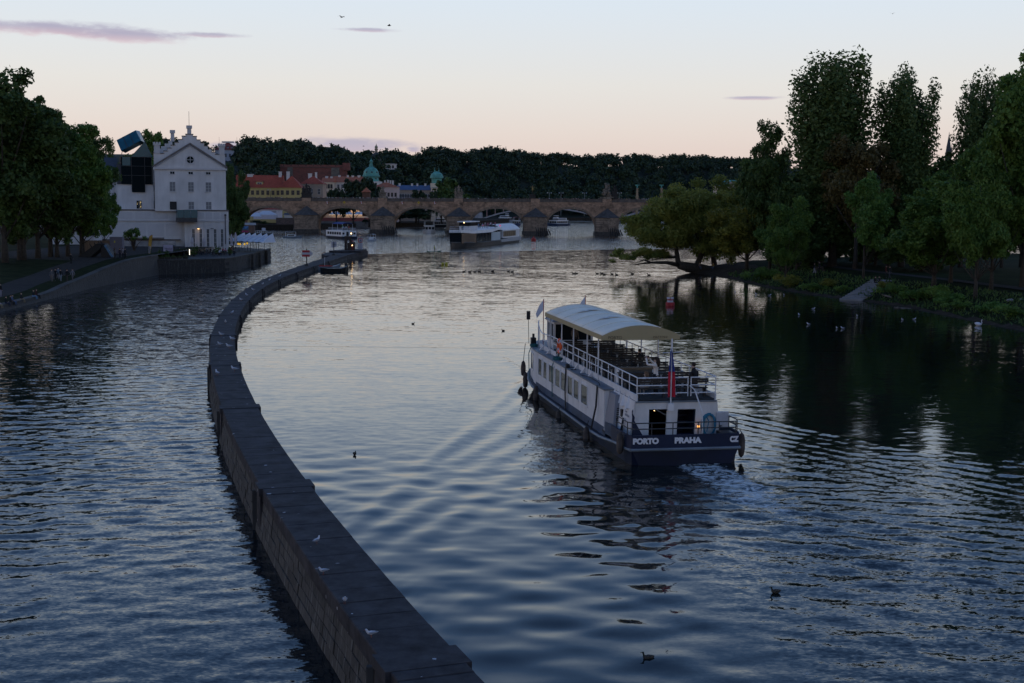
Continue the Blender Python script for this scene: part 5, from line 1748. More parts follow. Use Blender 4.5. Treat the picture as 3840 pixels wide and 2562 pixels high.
	for k, (xa, xb) in enumerate(zip(xs[:-1], xs[1:])):
		mid, hw = (xa + xb) / 2, (xb - xa) / 2 - 3
		N = 20
		b = MB()
		az = lambda t: 1.5 + (zd - 2.3) * (1 - t * t)
		for q in range(N):
			t0, t1 = -1 + 2 * q / N, -1 + 2 * (q + 1) / N
			b.hexa([(mid + hw * t0, 0, az(t0) - 1.1), (mid + hw * t1, 0, az(t1) - 1.1), (mid + hw * t1, 14, az(t1) - 1.1), (mid + hw * t0, 14, az(t0) - 1.1),
					(mid + hw * t0, 0, az(t0)), (mid + hw * t1, 0, az(t1)), (mid + hw * t1, 14, az(t1)), (mid + hw * t0, 14, az(t0))])
		b.build('arch_rib', M_CONC, r)
		for q in range(15):
			t = -1 + 2 * (q + .5) / 15
			if az(t) < zd - 1.2:
				MB().box(mid + hw * t - .25, mid + hw * t + .25, 0, 14, az(t) - .05, zd - .25).build('spandrel_post', M_PINKD, r)
	for x in xs:
		MB().prism([(x - 3.4, -1), (x, -4.5), (x + 3.4, -1), (x + 3.4, 15), (x - 3.4, 15)], ZL - 1, 5.5, [(x - 2.6, 0), (x, -2), (x + 2.6, 0), (x + 2.6, 14), (x - 2.6, 14)]).build('pier', M_CONC, r)
	# lamp standards and victory columns on the far bridges
	for k, px in enumerate((2389, 2480)):
		p = W(px, 746, 900)
		q = thing('victory_column', f'tall stone column with a winged statue beyond the bridge, {("left", "right")[k]} of two', 'column', (p.x, 900, 8), 0, 'victory columns')
		z = lambda py: W(px, py, 900).z - 8
		MB().lathe([(1.0, -6), (1.0, z(735)), (.75, z(733)), (.7, z(710)), (1.0, z(708)), (1.0, z(706))], 10).build('shaft', mat('column stone', (.30, .21, .13), .9), q)
		MB().lathe([(.5, z(706)), (.45, z(700)), (.25, z(697)), (.3, z(695)), (.1, z(693))], 8).hexa([(-1.3, .1, z(697)), (1.3, .1, z(697)), (1.2, .3, z(697)), (-1.2, .3, z(697)), (-1.6, .1, z(692.5)), (1.6, .1, z(692.5)), (1.5, .2, z(692.5)), (-1.5, .2, z(692.5))]).build('winged_figure', M_COPPER, q)
	for k, px in enumerate((2060, 2104, 2192, 2322)):
		p = W(px, 746, 930)
		q = thing('street_lamp', f'far double street lamp beyond the bridge parapet, {"first second third fourth".split()[k]} from the left', 'street lamp', (p.x, 930, 8), 0, 'far street lamps')
		z = lambda py: W(px, py, 930).z - 8
		MB().tube([(0, 0, -4), (0, 0, z(723))], .16, 6).tube([(-1.4, 0, z(724)), (1.4, 0, z(724))], .12, 5).build('post', mat('lamp post pale', (.25, .24, .23), .7), q)
		for s in (-1, 1):
			MB().ball((s * 1.4, 0, z(724)), .35, n=7, m=5).build('globe', mat('lamp globe', (.5, .5, .5), .5), q)
build_town()
HILL_SKY = [(-200, 545), (380, 545), (700, 548), (860, 575), (925, 540), (1010, 548), (1110, 550), (1190, 560), (1215, 588), (1260, 565), (1310, 584), (1350, 592), (1400, 582), (1450, 570), (1490, 586), (1540, 598), (1570, 600), (1610, 574), (1670, 572), (1710, 588), (1760, 582), (1880, 568), (1930, 580), (1990, 592), (2060, 596), (2110, 590), (2170, 602), (2300, 597), (2400, 596), (2480, 604), (2560, 598), (2700, 606), (3000, 608), (3840, 625), (4300, 640)]
def build_hill():
	"""the wooded slope: terrain that climbs from the far bank to the skyline"""
	hy = lambda px: float(np.interp(px, [p[0] for p in HILL_SKY], [p[1] for p in HILL_SKY]))
	pxs = np.linspace(-200, 4300, 161)
	rows = []
	for f in np.linspace(0, 1, 12):
		row = []
		for px in pxs:
			yb = np.interp(px, [-200, 1000, 1700, 2600, 4300], [760, 800, 1010, 1140, 1200])
			yt = yb + np.interp(px, [-200, 1000, 4300], [330, 200, 240])
			Y = lerp(yb, yt, f)
			zt = W(px, hy(px), yt).z
			s = f * f * (3 - 2 * f)
			p = W(px, 760, Y)
			row.append((p.x, Y, lerp(1.0, zt - 7, s)))
		rows.append(row)
	V = np.array(rows)
	back = V[-1].copy()
	back[:, 1] += 600
	back[:, 2] -= 6
	V = np.concatenate([V, back[None]])
	n = V.shape[1]
	idx = np.arange(V.shape[0] * n).reshape(-1, n)
	q = np.stack([idx[:-1, :-1], idx[:-1, 1:], idx[1:, 1:], idx[1:, :-1]], -1).reshape(-1, 4)
	link('hill', np_mesh('hill', V.reshape(-1, 3), q, mat('forest floor', (.02, .026, .014), .95, .4, .05), smooth=True), kind='structure', label='dark wooded hill behind the town')
	return V
HV = build_hill()
# ---------------------------------------------------------------- trees and plants
LM = {'dark': leafmat('leaf dark green', (.040, .072, .020), (.085, .135, .034), .35),
	  'mid': leafmat('leaf green', (.056, .112, .022), (.125, .205, .038), .35),
	  'fresh': leafmat('leaf fresh green', (.06, .13, .026), (.13, .23, .045), .35),
	  'poplar': leafmat('leaf poplar', (.050, .088, .025), (.115, .165, .05), .35),
	  'willow': leafmat('leaf willow', (.105, .135, .026), (.27, .27, .055), .4),
	  'yellow': leafmat('leaf yellowing', (.080, .10, .018), (.26, .23, .034), .35),
	  'brown': leafmat('leaf turning brown', (.060, .052, .018), (.115, .090, .028), .3),
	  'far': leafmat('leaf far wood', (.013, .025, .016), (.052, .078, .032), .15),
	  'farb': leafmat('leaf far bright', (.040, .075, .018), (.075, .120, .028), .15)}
M_BARK = mat('bark', (.045, .036, .028), .95, .35, 3, .4)
def leaf_cloud(cl, n, size, rng, shell=.55, flat=0.0, droop=0.0, aspect=.62):
	"""cl: clumps (x, y, z, rx, ry, rz). Returns verts, quads, tint of n leaf-shaped faces spread through them"""
	cl = np.array(cl, float)
	wts = cl[:, 3] * cl[:, 4] + cl[:, 3] * cl[:, 5] + cl[:, 4] * cl[:, 5]
	k = rng.choice(len(cl), n, p=wts / wts.sum())
	d = rng.normal(size=(n, 3))
	d /= np.linalg.norm(d, axis=1)[:, None]
	r = rng.random(n) ** (shell)
	r = np.where(rng.random(n) < .12, r * rng.uniform(1.0, 1.22, n), r)
	c = cl[k, :3] + d * r[:, None] * cl[k, 3:6]
	nv = d * .7 + rng.normal(size=(n, 3)) * .8
	nv[:, 2] += .25 + flat
	nv /= np.linalg.norm(nv, axis=1)[:, None]
	u = np.cross(nv, rng.normal(size=(n, 3)))
	if droop:
		u = u * (1 - droop) + np.array([0, 0, -1]) * droop
		u -= nv * np.sum(u * nv, axis=1)[:, None]
	u /= np.linalg.norm(u, axis=1)[:, None] + 1e-9
	v = np.cross(nv, u)
	s = (size * rng.uniform(.5, 1.5, n))[:, None]
	u, v = u * s * .5, v * s * .5 * aspect
	P = np.stack([c - u, c + v - u * .1, c + u, c - v - u * .1], 1).reshape(-1, 3)
	q = np.arange(4 * n).reshape(-1, 4)
	ct = rng.random(len(cl))
	tint = np.clip(.6 * ct[k] + .4 * rng.random(n), 0, 1)
	return P, q, tint
def crown_mesh(name, cl, n, size, m, rng, **kw):
	P, q, t = leaf_cloud(cl, n, size, rng, **kw)
	return np_mesh(name, P, q, m, attrs={'tint': ('FACE', t)})
def shape_round(H, R, clear, rng, n=17):
	"""lobes with smaller clumps on them: a broad crown with an uneven outline"""
	out = []
	cz, hz = (H + clear) / 2, (H - clear) / 2
	for i in range(n):
		d = rng.normal(size=3)
		d /= np.linalg.norm(d)
		d[2] = d[2] * .9 + .08
		rr = rng.uniform(.48, .82)
		c = np.array([d[0] * R * rr, d[1] * R * rr, cz + d[2] * hz * rr * 1.08])
		s = R * rng.uniform(.24, .36)
		out.append((*c, s, s, s * .85))
		for q in range(5):
			e = rng.normal(size=3) + d * .7
			e /= np.linalg.norm(e)
			f = s * rng.uniform(.8, 1.15)
			w = R * rng.uniform(.09, .19)
			out.append((c[0] + e[0] * f, c[1] + e[1] * f, c[2] + e[2] * f * .9, w, w, w * rng.uniform(.6, 1)))
	out.append((0, 0, cz, R * .48, R * .48, hz * .6))
	return out
def shape_plumes(H, R, clear, rng, n=19):
	"""upright poplar plumes with ragged tops"""
	out = []
	for i in range(n):
		a, r = rng.uniform(0, 2 * PI), R * math.sqrt(rng.random()) * .92
		top = H * (1 - .20 * (r / R) ** 2) * rng.uniform(.93, 1.0)
		x, y = r * math.cos(a), r * math.sin(a)
		z0 = clear + rng.uniform(0, .25) * (H - clear)
		m = 7
		for k in range(m):
			t = (k + .5) / m
			z = lerp(z0, top, t)
			w = R * .40 * (math.sin(PI * min(1, t * .74 + .16)) ** .7) * rng.uniform(.8, 1.15)
			out.append((x * (.55 + .5 * t) + rng.normal() * .3, y * (.55 + .5 * t) + rng.normal() * .3, z, w, w, (top - z0) / m * .95))
	return out
def shape_conifer(H, R, clear, rng):
	out = []
	for k in range(12):
		t = k / 11
		w = R * (1 - t) + .25
		for q in range(max(1, int(5 * (1 - t)) + 1)):
			a = rng.uniform(0, 2 * PI)
			out.append((w * .5 * math.cos(a), w * .5 * math.sin(a), lerp(clear, H, t), w * .55, w * .55, H * .035))
	return out
def shape_cedar(H, R, clear, rng):
	out = []
	for k in range(9):
		t = k / 8
		w = R * (1.0 - .55 * t) * rng.uniform(.75, 1.1)
		a0 = rng.uniform(0, 2 * PI)
		for q in range(3):
			a = a0 + q * 2.1 + rng.normal() * .3
			out.append((w * .6 * math.cos(a), w * .6 * math.sin(a), lerp(clear, H * .97, t) + rng.normal() * .2, w * .5, w * .5, H * .022))
	return out
def trunk_mesh(name, H, r0, cl, rng, limbs=10, lean=(0, 0), top=.8):
	b = MB()
	pts = []
	for k in range(7):
		t = k / 6
		pts.append((lean[0] * t * t + rng.normal() * .12 * t, lean[1] * t * t + rng.normal() * .12 * t, H * top * t - .4))
	b.tube(pts, [r0 * (1.25 if k == 0 else 1 - .8 * k / 6) for k in range(7)], 8)
	idx = rng.choice(len(cl), min(limbs, len(cl)), replace=False)
	for i in idx:
		c = cl[i]
		t = np.clip((c[2] - 2.5) / (H * top) * .75, .2, .9)
		k = int(t * 6)
		s = Vector(pts[k])
		e = Vector(c[:3])
		mdl = s.lerp(e, .5) + Vector((0, 0, -.06 * (e - s).length))
		b.tube([s, mdl, e], [r0 * .36, r0 * .22, r0 * .07], 5)
	return b.mesh(name, M_BARK, True)
TREES = {}
def proto(key, kind, H, R, clear, leaves, size, lm, seed, r0=.35, limbs=10, **kw):
	rng = np.random.default_rng(seed)
	cl = {'round': shape_round, 'plume': shape_plumes, 'conifer': shape_conifer, 'cedar': shape_cedar}[kind](H, R, clear, rng)
	TREES[key] = (crown_mesh('crown', cl, leaves, size, LM[lm], rng, **kw), trunk_mesh('trunk', H, r0, cl, rng, limbs), H, R)
proto('roundA', 'round', 20, 7, 2.2, 30000, .46, 'mid', 11)
proto('roundB', 'round', 20, 7, 2.4, 30000, .46, 'dark', 12)
proto('roundC', 'round', 20, 6.4, 1.8, 30000, .46, 'mid', 41)
proto('roundD', 'round', 20, 7, 2.0, 28000, .48, 'dark', 42)
proto('low', 'round', 11, 7, .2, 13000, .5, 'dark', 43, .3, 8)
proto('fresh', 'round', 14, 4.6, 2.6, 15000, .38, 'fresh', 13, .22)
proto('popA', 'plume', 32, 6.5, 3.0, 40000, .50, 'poplar', 14, .5, 16)
proto('popB', 'plume', 32, 6.0, 3.0, 38000, .50, 'poplar', 15, .5, 16)
proto('brown', 'round', 18, 6, 3, 15000, .46, 'brown', 16)
proto('yellow', 'round', 16, 6.5, .8, 24000, .42, 'yellow', 17)
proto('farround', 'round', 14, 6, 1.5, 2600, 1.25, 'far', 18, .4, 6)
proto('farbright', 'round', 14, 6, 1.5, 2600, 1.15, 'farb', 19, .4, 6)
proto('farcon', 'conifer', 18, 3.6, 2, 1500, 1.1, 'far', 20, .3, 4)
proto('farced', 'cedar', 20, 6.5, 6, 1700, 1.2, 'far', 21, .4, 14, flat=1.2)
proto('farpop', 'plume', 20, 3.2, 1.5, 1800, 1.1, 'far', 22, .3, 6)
def tree(key, pos, H, R, label, rz=None, name='tree', group=None):
	cm, tm, h0, r0 = TREES[key]
	r = thing(name, label, 'tree', pos, random.uniform(0, 6.28) if rz is None else rz, group)
	r.scale = (R / r0, R / r0, H / h0)
	link('crown', cm, r)
	link('trunk', tm, r)
	return r
def tree_px(key, px, py, ytop, hw, label, zf, cxpx=None, z0=2.4, group=None, name='tree', Y=None):
	"""tree whose foot, top and half width are read from the photo"""
	p = hit(px, py, zf, z0) if Y is None else Vector((W(px, py, Y).x, Y, zf(W(px, py, Y).x, Y)))
	H = W(px, ytop, p.y).z - p.z
	R = hw * 1.08 * p.y / 4800
	return tree(key, p, H, R, label, name=name, group=group)
GR = 'trees on the wooded island'
for a in [
	('popA', 3120, 1000, 182, 176, 'tallest broad poplar on the island, with ragged top', None),
	('popB', 3378, 1002, 240, 118, 'tall poplar just right of the tallest one'),
	('popB', 3660, 1004, 252, 92, 'slim poplar with pointed top near the right edge'),
	('popA', 3755, 1004, 400, 70, 'shorter poplar beside the slim pointed one'),
	('roundB', 2885, 1012, 452, 112, 'dark tall tree left of the great poplar'),
	('brown', 3205, 1010, 500, 135, 'browning tree below the great poplar'),
	('roundD', 3030, 1004, 600, 125, 'dark lower tree between the willow and the great poplar'),
	('roundD', 3470, 1003, 560, 140, 'dark tree filling the gap under the second poplar'),
	('roundB', 3330, 1003, 690, 120, 'low dark tree behind the bright green one'),
	('roundD', 3600, 1003, 585, 150, 'dark tree behind the slim pale trunk'),
	('roundB', 3830, 1003, 420, 170, 'dark tree at the far right behind the chestnut'),
	('fresh', 3237, 1046, 612, 96, 'bright green young tree beside the stone steps'),
	('roundA', 3500, 1086, 640, 165, 'leaning green tree on the bank right of the steps'),
	('roundC', 3657, 1119, 575, 120, 'green tree with slim pale trunk low on the bank'),
	('roundA', 3835, 1078, 185, 215, 'huge green chestnut filling the right edge'),
	('roundC', 3565, 1060, 580, 130, 'green tree just behind the slim pale trunk'),
	('roundA', 3716, 1086, 520, 130, 'green tree under the huge chestnut'),
	('yellow', 2800, 1014, 690, 140, 'yellowing bushy tree right of the willow'),
	('roundA', 2945, 1064, 735, 95, 'green bushy tree reaching down to the water'),
]:
	tree_px(a[0], a[1], a[2], a[3], a[4], a[5], isle_z, group=GR, name='poplar_tree' if a[0][:3] == 'pop' else 'leafy_tree')
for k, (x, y, h) in enumerate(((56, 247, 9), (66, 254, 10), (78, 262, 8), (92, 268, 11), (106, 276, 9), (122, 280, 12), (74, 244, 7), (45, 203, 7.5), (52, 216, 8), (58, 205, 7), (66, 226, 8.5), (60, 188, 5.5))):
	tree('low', Vector((x, y, isle_z(x, y))), h, 6.5, f'low dark thicket at the back of the island, {"first second third fourth fifth sixth seventh".split()[k]} from the left' if k < 6 else ('low dark thicket in the middle of the island lawn', 'dark thicket behind the yellowing tree', 'dark thicket under the great poplar', 'dark thicket behind the bright green young tree', 'dark thicket under the second poplar', 'small thicket on the lawn behind the steps')[k - 6], group='thickets at the back of the island', name='thicket_tree')
GL = 'trees on the left bank'
for a in [
	('roundB', 20, 985, 258, 225, 'tallest dark tree at the left edge'),
	('roundD', 75, 975, 330, 175, 'tall dark tree close behind the tallest one at left'),
	('roundC', 190, 964, 395, 150, 'tall green tree in the middle of the left grove'),
	('roundD', 143, 968, 360, 175, 'dark tree second from the left edge'),
	('roundA', 255, 962, 415, 150, 'dark green tree third from the left edge'),
	('roundD', 312, 955, 480, 112, 'dark tree nearest the white museum, fourth from the left'),
	('roundA', 392, 940, 660, 52, 'tree with low branches before the museum wall'),
	('roundB', 90, 975, 560, 170, 'low dark tree under the tall ones at far left'),
	('roundB', 215, 965, 600, 140, 'low dark tree filling the left bank grove'),
	('roundA', 305, 957, 620, 110, 'low green tree beside the sculpture'),
]:
	tree_px(a[0], a[1], a[2], a[3], a[4], a[5], left_z, z0=3, group=GL, name='leafy_tree')
flat = lambda x, y: 1.35
for a in [
	('roundC', 560, 880, 492, 112, 'broad chestnut behind the blue glass tower', 345),
	('roundB', 425, 880, 515, 60, 'small dark tree left of the glass tower roof', 380),
	('roundB', 480, 880, 580, 90, 'low dark tree behind the museum roof', 350),
	('roundB', 700, 880, 540, 30, 'thin dark tree top behind the stepped gable', 360),
	('roundB', 760, 880, 545, 45, 'dark tree between the gable and the hilltop villa', 370),
	('roundB', 872, 900, 612, 42, 'dark tree against the right side of the museum', 306),
	('roundB', 905, 890, 640, 38, 'dark bushy tree between museum and bridge', 330),
	('roundB', 880, 890, 700, 50, 'low dark tree at the foot of the museum', 315),
	('farround', 1325, 860, 672, 52, 'dark green tree behind the bridge left of the red kiosk', 590),
	('farround', 1385, 860, 668, 52, 'dark green tree behind the bridge round the red kiosk', 585),
	('farround', 1262, 860, 708, 40, 'low spreading tree behind the bridge parapet', 592),
	('farround', 1425, 860, 712, 34, 'low dark tree right of the red kiosk', 600),
	('farbright', 1700, 860, 662, 70, 'green tree right of the small copper dome', 700),
	('farbright', 1655, 860, 692, 45, 'bright green tree beside the small copper dome', 690),
	('farround', 1570, 860, 712, 34, 'dark tree before the academy wing', 690),
	('farround', 1615, 860, 722, 13, 'small cone tree before the academy, left of two', 680),
	('farround', 1635, 860, 724, 12, 'small cone tree before the academy, right of two', 680),
	('farround', 1560, 850, 780, 70, 'dark tree on the bank under the third arch', 690),
	('farround', 1500, 850, 790, 50, 'dark tree at the left of the third arch', 680),
	('farround', 1370, 846, 822, 14, 'round shrub on the embankment under the second arch', 652),
	('farbright', 992, 856, 828, 16, 'yellow green bush under the first arch', 598),
	('farround', 962, 862, 826, 26, 'dark bush at the left foot of the first arch', 600),
]:
	tree_px(a[0], a[1], a[2], a[3], a[4], a[5], flat, name='leafy_tree', Y=a[6])
# skyline trees that stand out one by one
for k, a in enumerate([('farcon', 927, 515, 24, 'slender conifer at the left of the hill skyline'), ('farround', 905, 548, 36, 'round tree beside the villa on the skyline'), ('farround', 968, 534, 40, 'round tree right of the slender conifer'),
					   ('farround', 1010, 538, 32, 'round tree left of the first cedar on the skyline'), ('farced', 1058, 520, 44, 'broad flat-topped cedar on the skyline, left of two'), ('farced', 1108, 525, 30, 'flat-topped cedar on the skyline, right of two'),
					   ('farround', 1150, 548, 34, 'round tree right of the cedars'), ('farpop', 1178, 545, 16, 'narrow pointed tree right of the cedars'), ('farround', 1250, 553, 46, 'broad dark tree left of the pavilion tower'), ('farcon', 1302, 560, 16, 'small conifer left of the pavilion tower'),
					   ('farround', 1375, 567, 30, 'round tree at the left of the pavilion tower'), ('farround', 1462, 566, 44, 'broad tree right of the pavilion tower'), ('farround', 1522, 574, 24, 'thin round tree on the middle skyline'), ('farbright', 1610, 566, 44, 'light green tree on the middle skyline'),
					   ('farround', 1672, 566, 42, 'dark broad tree on the middle skyline'), ('farround', 1715, 578, 24, 'small round tree on the middle skyline'), ('farround', 1790, 572, 46, 'broad tree above the fourth arch'), ('farround', 1885, 566, 40, 'tall round tree above the fourth arch'),
					   ('farround', 1985, 582, 40, 'round tree above the fourth pier'), ('farround', 2080, 588, 50, 'round tree above the fifth arch'), ('farround', 2230, 592, 60, 'broad tree above the fifth pier'), ('farround', 2420, 588, 56, 'broad tree above the sixth arch'),
					   ('farbright', 2400, 606, 24, 'yellowish tree on the right of the hill'), ('farround', 2560, 594, 60, 'broad tree above the willow'), ('farround', 2690, 600, 55, 'tree at the right end of the hill skyline'), ('farround', 820, 600, 40, 'dark tree below the villa')]):
	key, px, yt, hw, lab = a
	yb = np.interp(px, [-200, 1000, 1700, 2600, 4300], [760, 800, 1010, 1140, 1200])
	Y = yb + np.interp(px, [-200, 1000, 4300], [330, 200, 240]) - 6
	H = 17.0 if key not in ('farced', 'farcon') else 22.0
	zt = W(px, yt, Y).z
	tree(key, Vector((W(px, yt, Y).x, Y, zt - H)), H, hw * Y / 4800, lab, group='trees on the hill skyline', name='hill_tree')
def build_wood():
	"""the far wood that reads as one mass"""
	rng = np.random.default_rng(5)
	nr, nc = 12, HV.shape[1]
	cl = []
	for it in range(2300):
		i, j = rng.uniform(0.3, nr - 1.05) if it > 420 else rng.uniform(nr - 2.6, nr - 1.05), rng.uniform(26, 112)
		i0, j0 = int(i), int(j)
		fi, fj = i - i0, j - j0
		p = (HV[i0, j0] * (1 - fi) + HV[i0 + 1, j0] * fi) * (1 - fj) + (HV[i0, j0 + 1] * (1 - fi) + HV[i0 + 1, j0 + 1] * fi) * fj
		px = PR(p)[0]
		yt_ = PR((p[0], p[1], p[2] + 13))[1]
		if (772 < px < 892 and yt_ < 634 and p[1] < 1012) or (1396 < px < 1428 and yt_ < 580) or (1424 < px < 1474 and yt_ < 614 and p[1] < 1072):
			continue
		if 1060 < px < 1310 and p[1] < 935 and p[1] > 820:
			continue
		r = rng.uniform(3.2, 6.4)
		h = rng.uniform(8, 13.5)
		cl.append((p[0], p[1], p[2] + h * .6, r, r, h * .45))
		for q in range(2):
			a = rng.uniform(0, 6.28)
			cl.append((p[0] + r * .6 * math.cos(a), p[1] + r * .6 * math.sin(a), p[2] + h * rng.uniform(.55, .95), r * .5, r * .5, r * .45))
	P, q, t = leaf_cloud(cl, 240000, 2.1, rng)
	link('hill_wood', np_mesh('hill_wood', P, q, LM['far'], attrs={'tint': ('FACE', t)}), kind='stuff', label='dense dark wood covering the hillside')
build_wood()
def build_willow():
	rng = np.random.default_rng(31)
	base = hit(2635, 1012, isle_z, 1.0)
	Y = base.y
	r = thing('willow_tree', 'willow with a bare trunk leaning far out over the water', 'tree', base)
	L = lambda px, py, dy=0: W(px, py, Y + dy) - base
	b = MB()
	b.tube([L(2700, 1030, 4), L(2640, 1014), L(2575, 1000, -1), L(2545, 994, -1.5)], [1.25, 1.05, .85, .7], 9)
	limbs = [([(2545, 994, -1.5), (2500, 985, -3), (2440, 985, -4), (2395, 990, -5)], .42), ([(2545, 994, -1.5), (2535, 930, 0), (2500, 880, 1), (2460, 850, 2)], .5),
			 ([(2535, 965, 0), (2480, 968, 3), (2440, 978, 4)], .25), ([(2610, 1005, 0), (2640, 930, 2), (2600, 850, 3), (2560, 790, 3)], .6), ([(2680, 1010, 4), (2670, 920, 5), (2690, 820, 6), (2680, 760, 6)], .55),
			 ([(2440, 985, -4), (2415, 975, -5), (2385, 985, -6)], .2), ([(2400, 990, -4.6), (2360, 995, -5)], .12)]
	for pts, r0 in limbs:
		b.tube([L(*p) for p in pts], [r0 * (1 - .75 * k / (len(pts) - 1)) for k in range(len(pts))], 7)
	b.build('trunk', M_BARK, r, True)
	cl = []
	outline = [(2470, 800, 90, 60), (2420, 830, 70, 55), (2385, 855, 50, 45), (2520, 860, 90, 70), (2560, 780, 95, 65), (2640, 760, 95, 65), (2600, 850, 100, 80), (2680, 850, 90, 90), (2470, 890, 60, 35), (2550, 905, 60, 28),
			   (2640, 905, 60, 35), (2350, 960, 45, 18), (2400, 955, 60, 22), (2455, 950, 50, 22), (2440, 880, 60, 35), (2720, 760, 80, 60), (2715, 920, 60, 60), (2590, 735, 60, 35), (2680, 720, 70, 40), (2500, 750, 50, 30), (2320, 962, 25, 12), (2760, 840, 80, 90), (2770, 740, 60, 50), (2620, 800, 110, 70)]
	for px, py, rx, rz in outline:
		for q in range(7):
			p = L(px + rng.normal() * rx * .5, py + rng.normal() * rz * .5, rng.uniform(-5, 6))
			s = Y / 4800
			f = rng.uniform(.32, .64)
			cl.append((p.x, p.y, p.z, rx * s * f, rx * s * f, rz * s * f * 1.1))
	link('crown', crown_mesh('crown', cl, 80000, .54, LM['willow'], rng, droop=.45, aspect=.36), r)
build_willow()
def shrub_mesh(seed, H, R, n, size, lm, clear=0):
	rng = np.random.default_rng(seed)
	cl = [(rng.normal() * R * .4, rng.normal() * R * .4, H * rng.uniform(.25, .8), R * .42, R * .42, H * .3) for _ in range(9)]
	return crown_mesh('foliage', cl, n, size, LM[lm], rng), cl
def build_shrubs():
	rng = np.random.default_rng(77)
	ms = []
	for k, lm in enumerate(('mid', 'fresh', 'yellow')):
		me, cl = shrub_mesh(50 + k, 1.6, 1.5, 1500, .22, lm)
		b = MB()
		for c in cl[:6]:
			b.tube([(0, 0, -.1), (c[0] * .4, c[1] * .4, c[2] * .5), c[:3]], [.04, .03, .012], 4)
		ms.append((me, b.mesh('stems', M_BARK)))
	spots = [(2870, 1050, 0, 2.4, 'bushy shrub overhanging the water below the yellowing tree'), (2960, 1078, 2, 2.2, 'yellow green shrub at the water left of the steps'), (3040, 1092, 0, 1.6, 'low shrub on the bank left of the steps'), (3100, 1080, 2, 1.5, 'yellowish shrub high on the bank left of the steps'),
			 (3150, 1095, 0, 1.2, 'small shrub close to the left side of the steps'), (3310, 1085, 2, 1.2, 'dry yellow shrub close to the right side of the steps'), (3360, 1105, 0, 1.8, 'green shrub on the bank right of the steps'), (3430, 1125, 1, 1.6, 'fresh green shrub low on the right bank'),
			 (3490, 1120, 0, 2.2, 'large shrub under the leaning tree'), (3550, 1140, 1, 2.0, 'bright green shrub at the foot of the slim trunk'), (3600, 1160, 0, 1.3, 'low shrub near the waterline at right'), (3720, 1170, 1, 1.5, 'green shrub on the far right bank'), (3790, 1190, 0, 1.6, 'shrub at the right edge of the picture')]
	for px, py, k, s, lab in spots:
		p = hit(px, py, isle_z, 1.0)
		r = thing('bank_shrub', lab, 'shrub', p, rng.uniform(0, 6), 'shrubs on the island bank')
		r.scale = (s * .66, s * .66, s * .5)
		link('foliage', ms[k][0], r)
		link('stems', ms[k][1], r)
	# sparse bush before the museum
	p = hit(503, 940, left_z, 2.5)
	r = thing('sparse_bush', 'thin-leaved bush before the museum wall', 'bush', (p.x, p.y, p.z))
	r2 = np.random.default_rng(8)
	b = MB()
	cl = []
	H = W(503, 852, p.y).z - p.z
	R = 40 * p.y / 4800
	for k in range(26):
		a, t = r2.uniform(0, 6.28), r2.uniform(.2, 1)
		e = (R * t * math.cos(a), R * t * math.sin(a), H * (1 - .45 * t * t) * r2.uniform(.75, 1))
		b.tube([(0, 0, -.1), (e[0] * .35, e[1] * .35, e[2] * .5), e], [.09, .05, .015], 4)
		cl.append((*e, .55, .55, .45))
	b.build('stems', M_BARK, r)
	link('foliage', crown_mesh('foliage', cl, 2300, .26, LM['mid'], r2), r)
	# grass tussocks on the bank
	n = 9000
	X = r2.uniform(36, 58, n)
	Y = r2.uniform(115, 215, n)
	d = shore_dist(X, Y)
	ok = (d > .8) & (d < 11)
	X, Y, d = X[ok], Y[ok], d[ok]
	Z = isle_h(d, X, Y)
	n = len(X)
	a = r2.uniform(0, PI, n)
	h = r2.uniform(.10, .38, n)
	w = .12
	dx, dy = np.cos(a) * w, np.sin(a) * w
	ox, oy = r2.normal(size=n) * .15, r2.normal(size=n) * .15
	V = np.stack([np.stack([X - dx, Y - dy, Z - .05], -1), np.stack([X + dx, Y + dy, Z - .05], -1), np.stack([X + dx * .3 + ox, Y + dy * .3 + oy, Z + h], -1), np.stack([X - dx * .3 + ox, Y - dy * .3 + oy, Z + h], -1)], 1).reshape(-1, 3)
	link('bank_grass', np_mesh('bank_grass', V, np.arange(4 * n).reshape(-1, 4), LM['dark'], attrs={'tint': ('FACE', r2.random(n))}), kind='stuff', label='rough grass on the island bank')
build_shrubs()
# ---------------------------------------------------------------- boats
M_NAVY = mat('navy hull paint', (.007, .012, .032), .5, .35, .8, spec=.22, var2=.4, scale2=.5)
M_NAVY2 = mat('navy bulwark paint', (.010, .017, .042), .55, .2, 1.2, spec=.22)
M_BLUEH = mat('worn blue paint', (.035, .065, .12), .6, .4, 1.5, var2=.35, scale2=1)
M_BW = mat('boat white paint', (.63, .61, .61), .5, .10, 2.5, stretch=(1, 1, .15), var2=.16, scale2=.8)
M_BG = mat('grey deck paint', (.16, .185, .215), .55, .2, .9, var2=.25, scale2=.5)
M_RAIL = mat('white rail paint', (.58, .57, .58), .5, .06, 3)
M_DECKD = mat('dark deck', (.035, .033, .033), .8, .3, 2)
M_WOOD = mat('dark bench wood', (.040, .030, .024), .75, .35, 4, stretch=(1, 6, 6))
M_WOODT = mat('tan bench wood', (.13, .085, .05), .75, .3, 4, stretch=(1, 6, 6))
M_CANOPY = mat('cream canopy cloth', (.78, .71, .58), .85, .05, .8, var2=.10, scale2=.4)
M_VAL = mat('beige valance', (.34, .27, .15), .85, .06, 1)
M_GREYP = mat('canopy emblem grey', (.50, .48, .45), .85, .08, 1)
M_ROPE = mat('dark rope', (.03, .03, .032), .9, .3, 5)
M_TROPE = mat('teal rope', (.02, .10, .11), .9, .3, 5)
M_BROPE = mat('blue hose', (.02, .15, .24), .6, .2, 5)
M_FEND = mat('worn fender', (.07, .055, .048), .85, .5, 3)
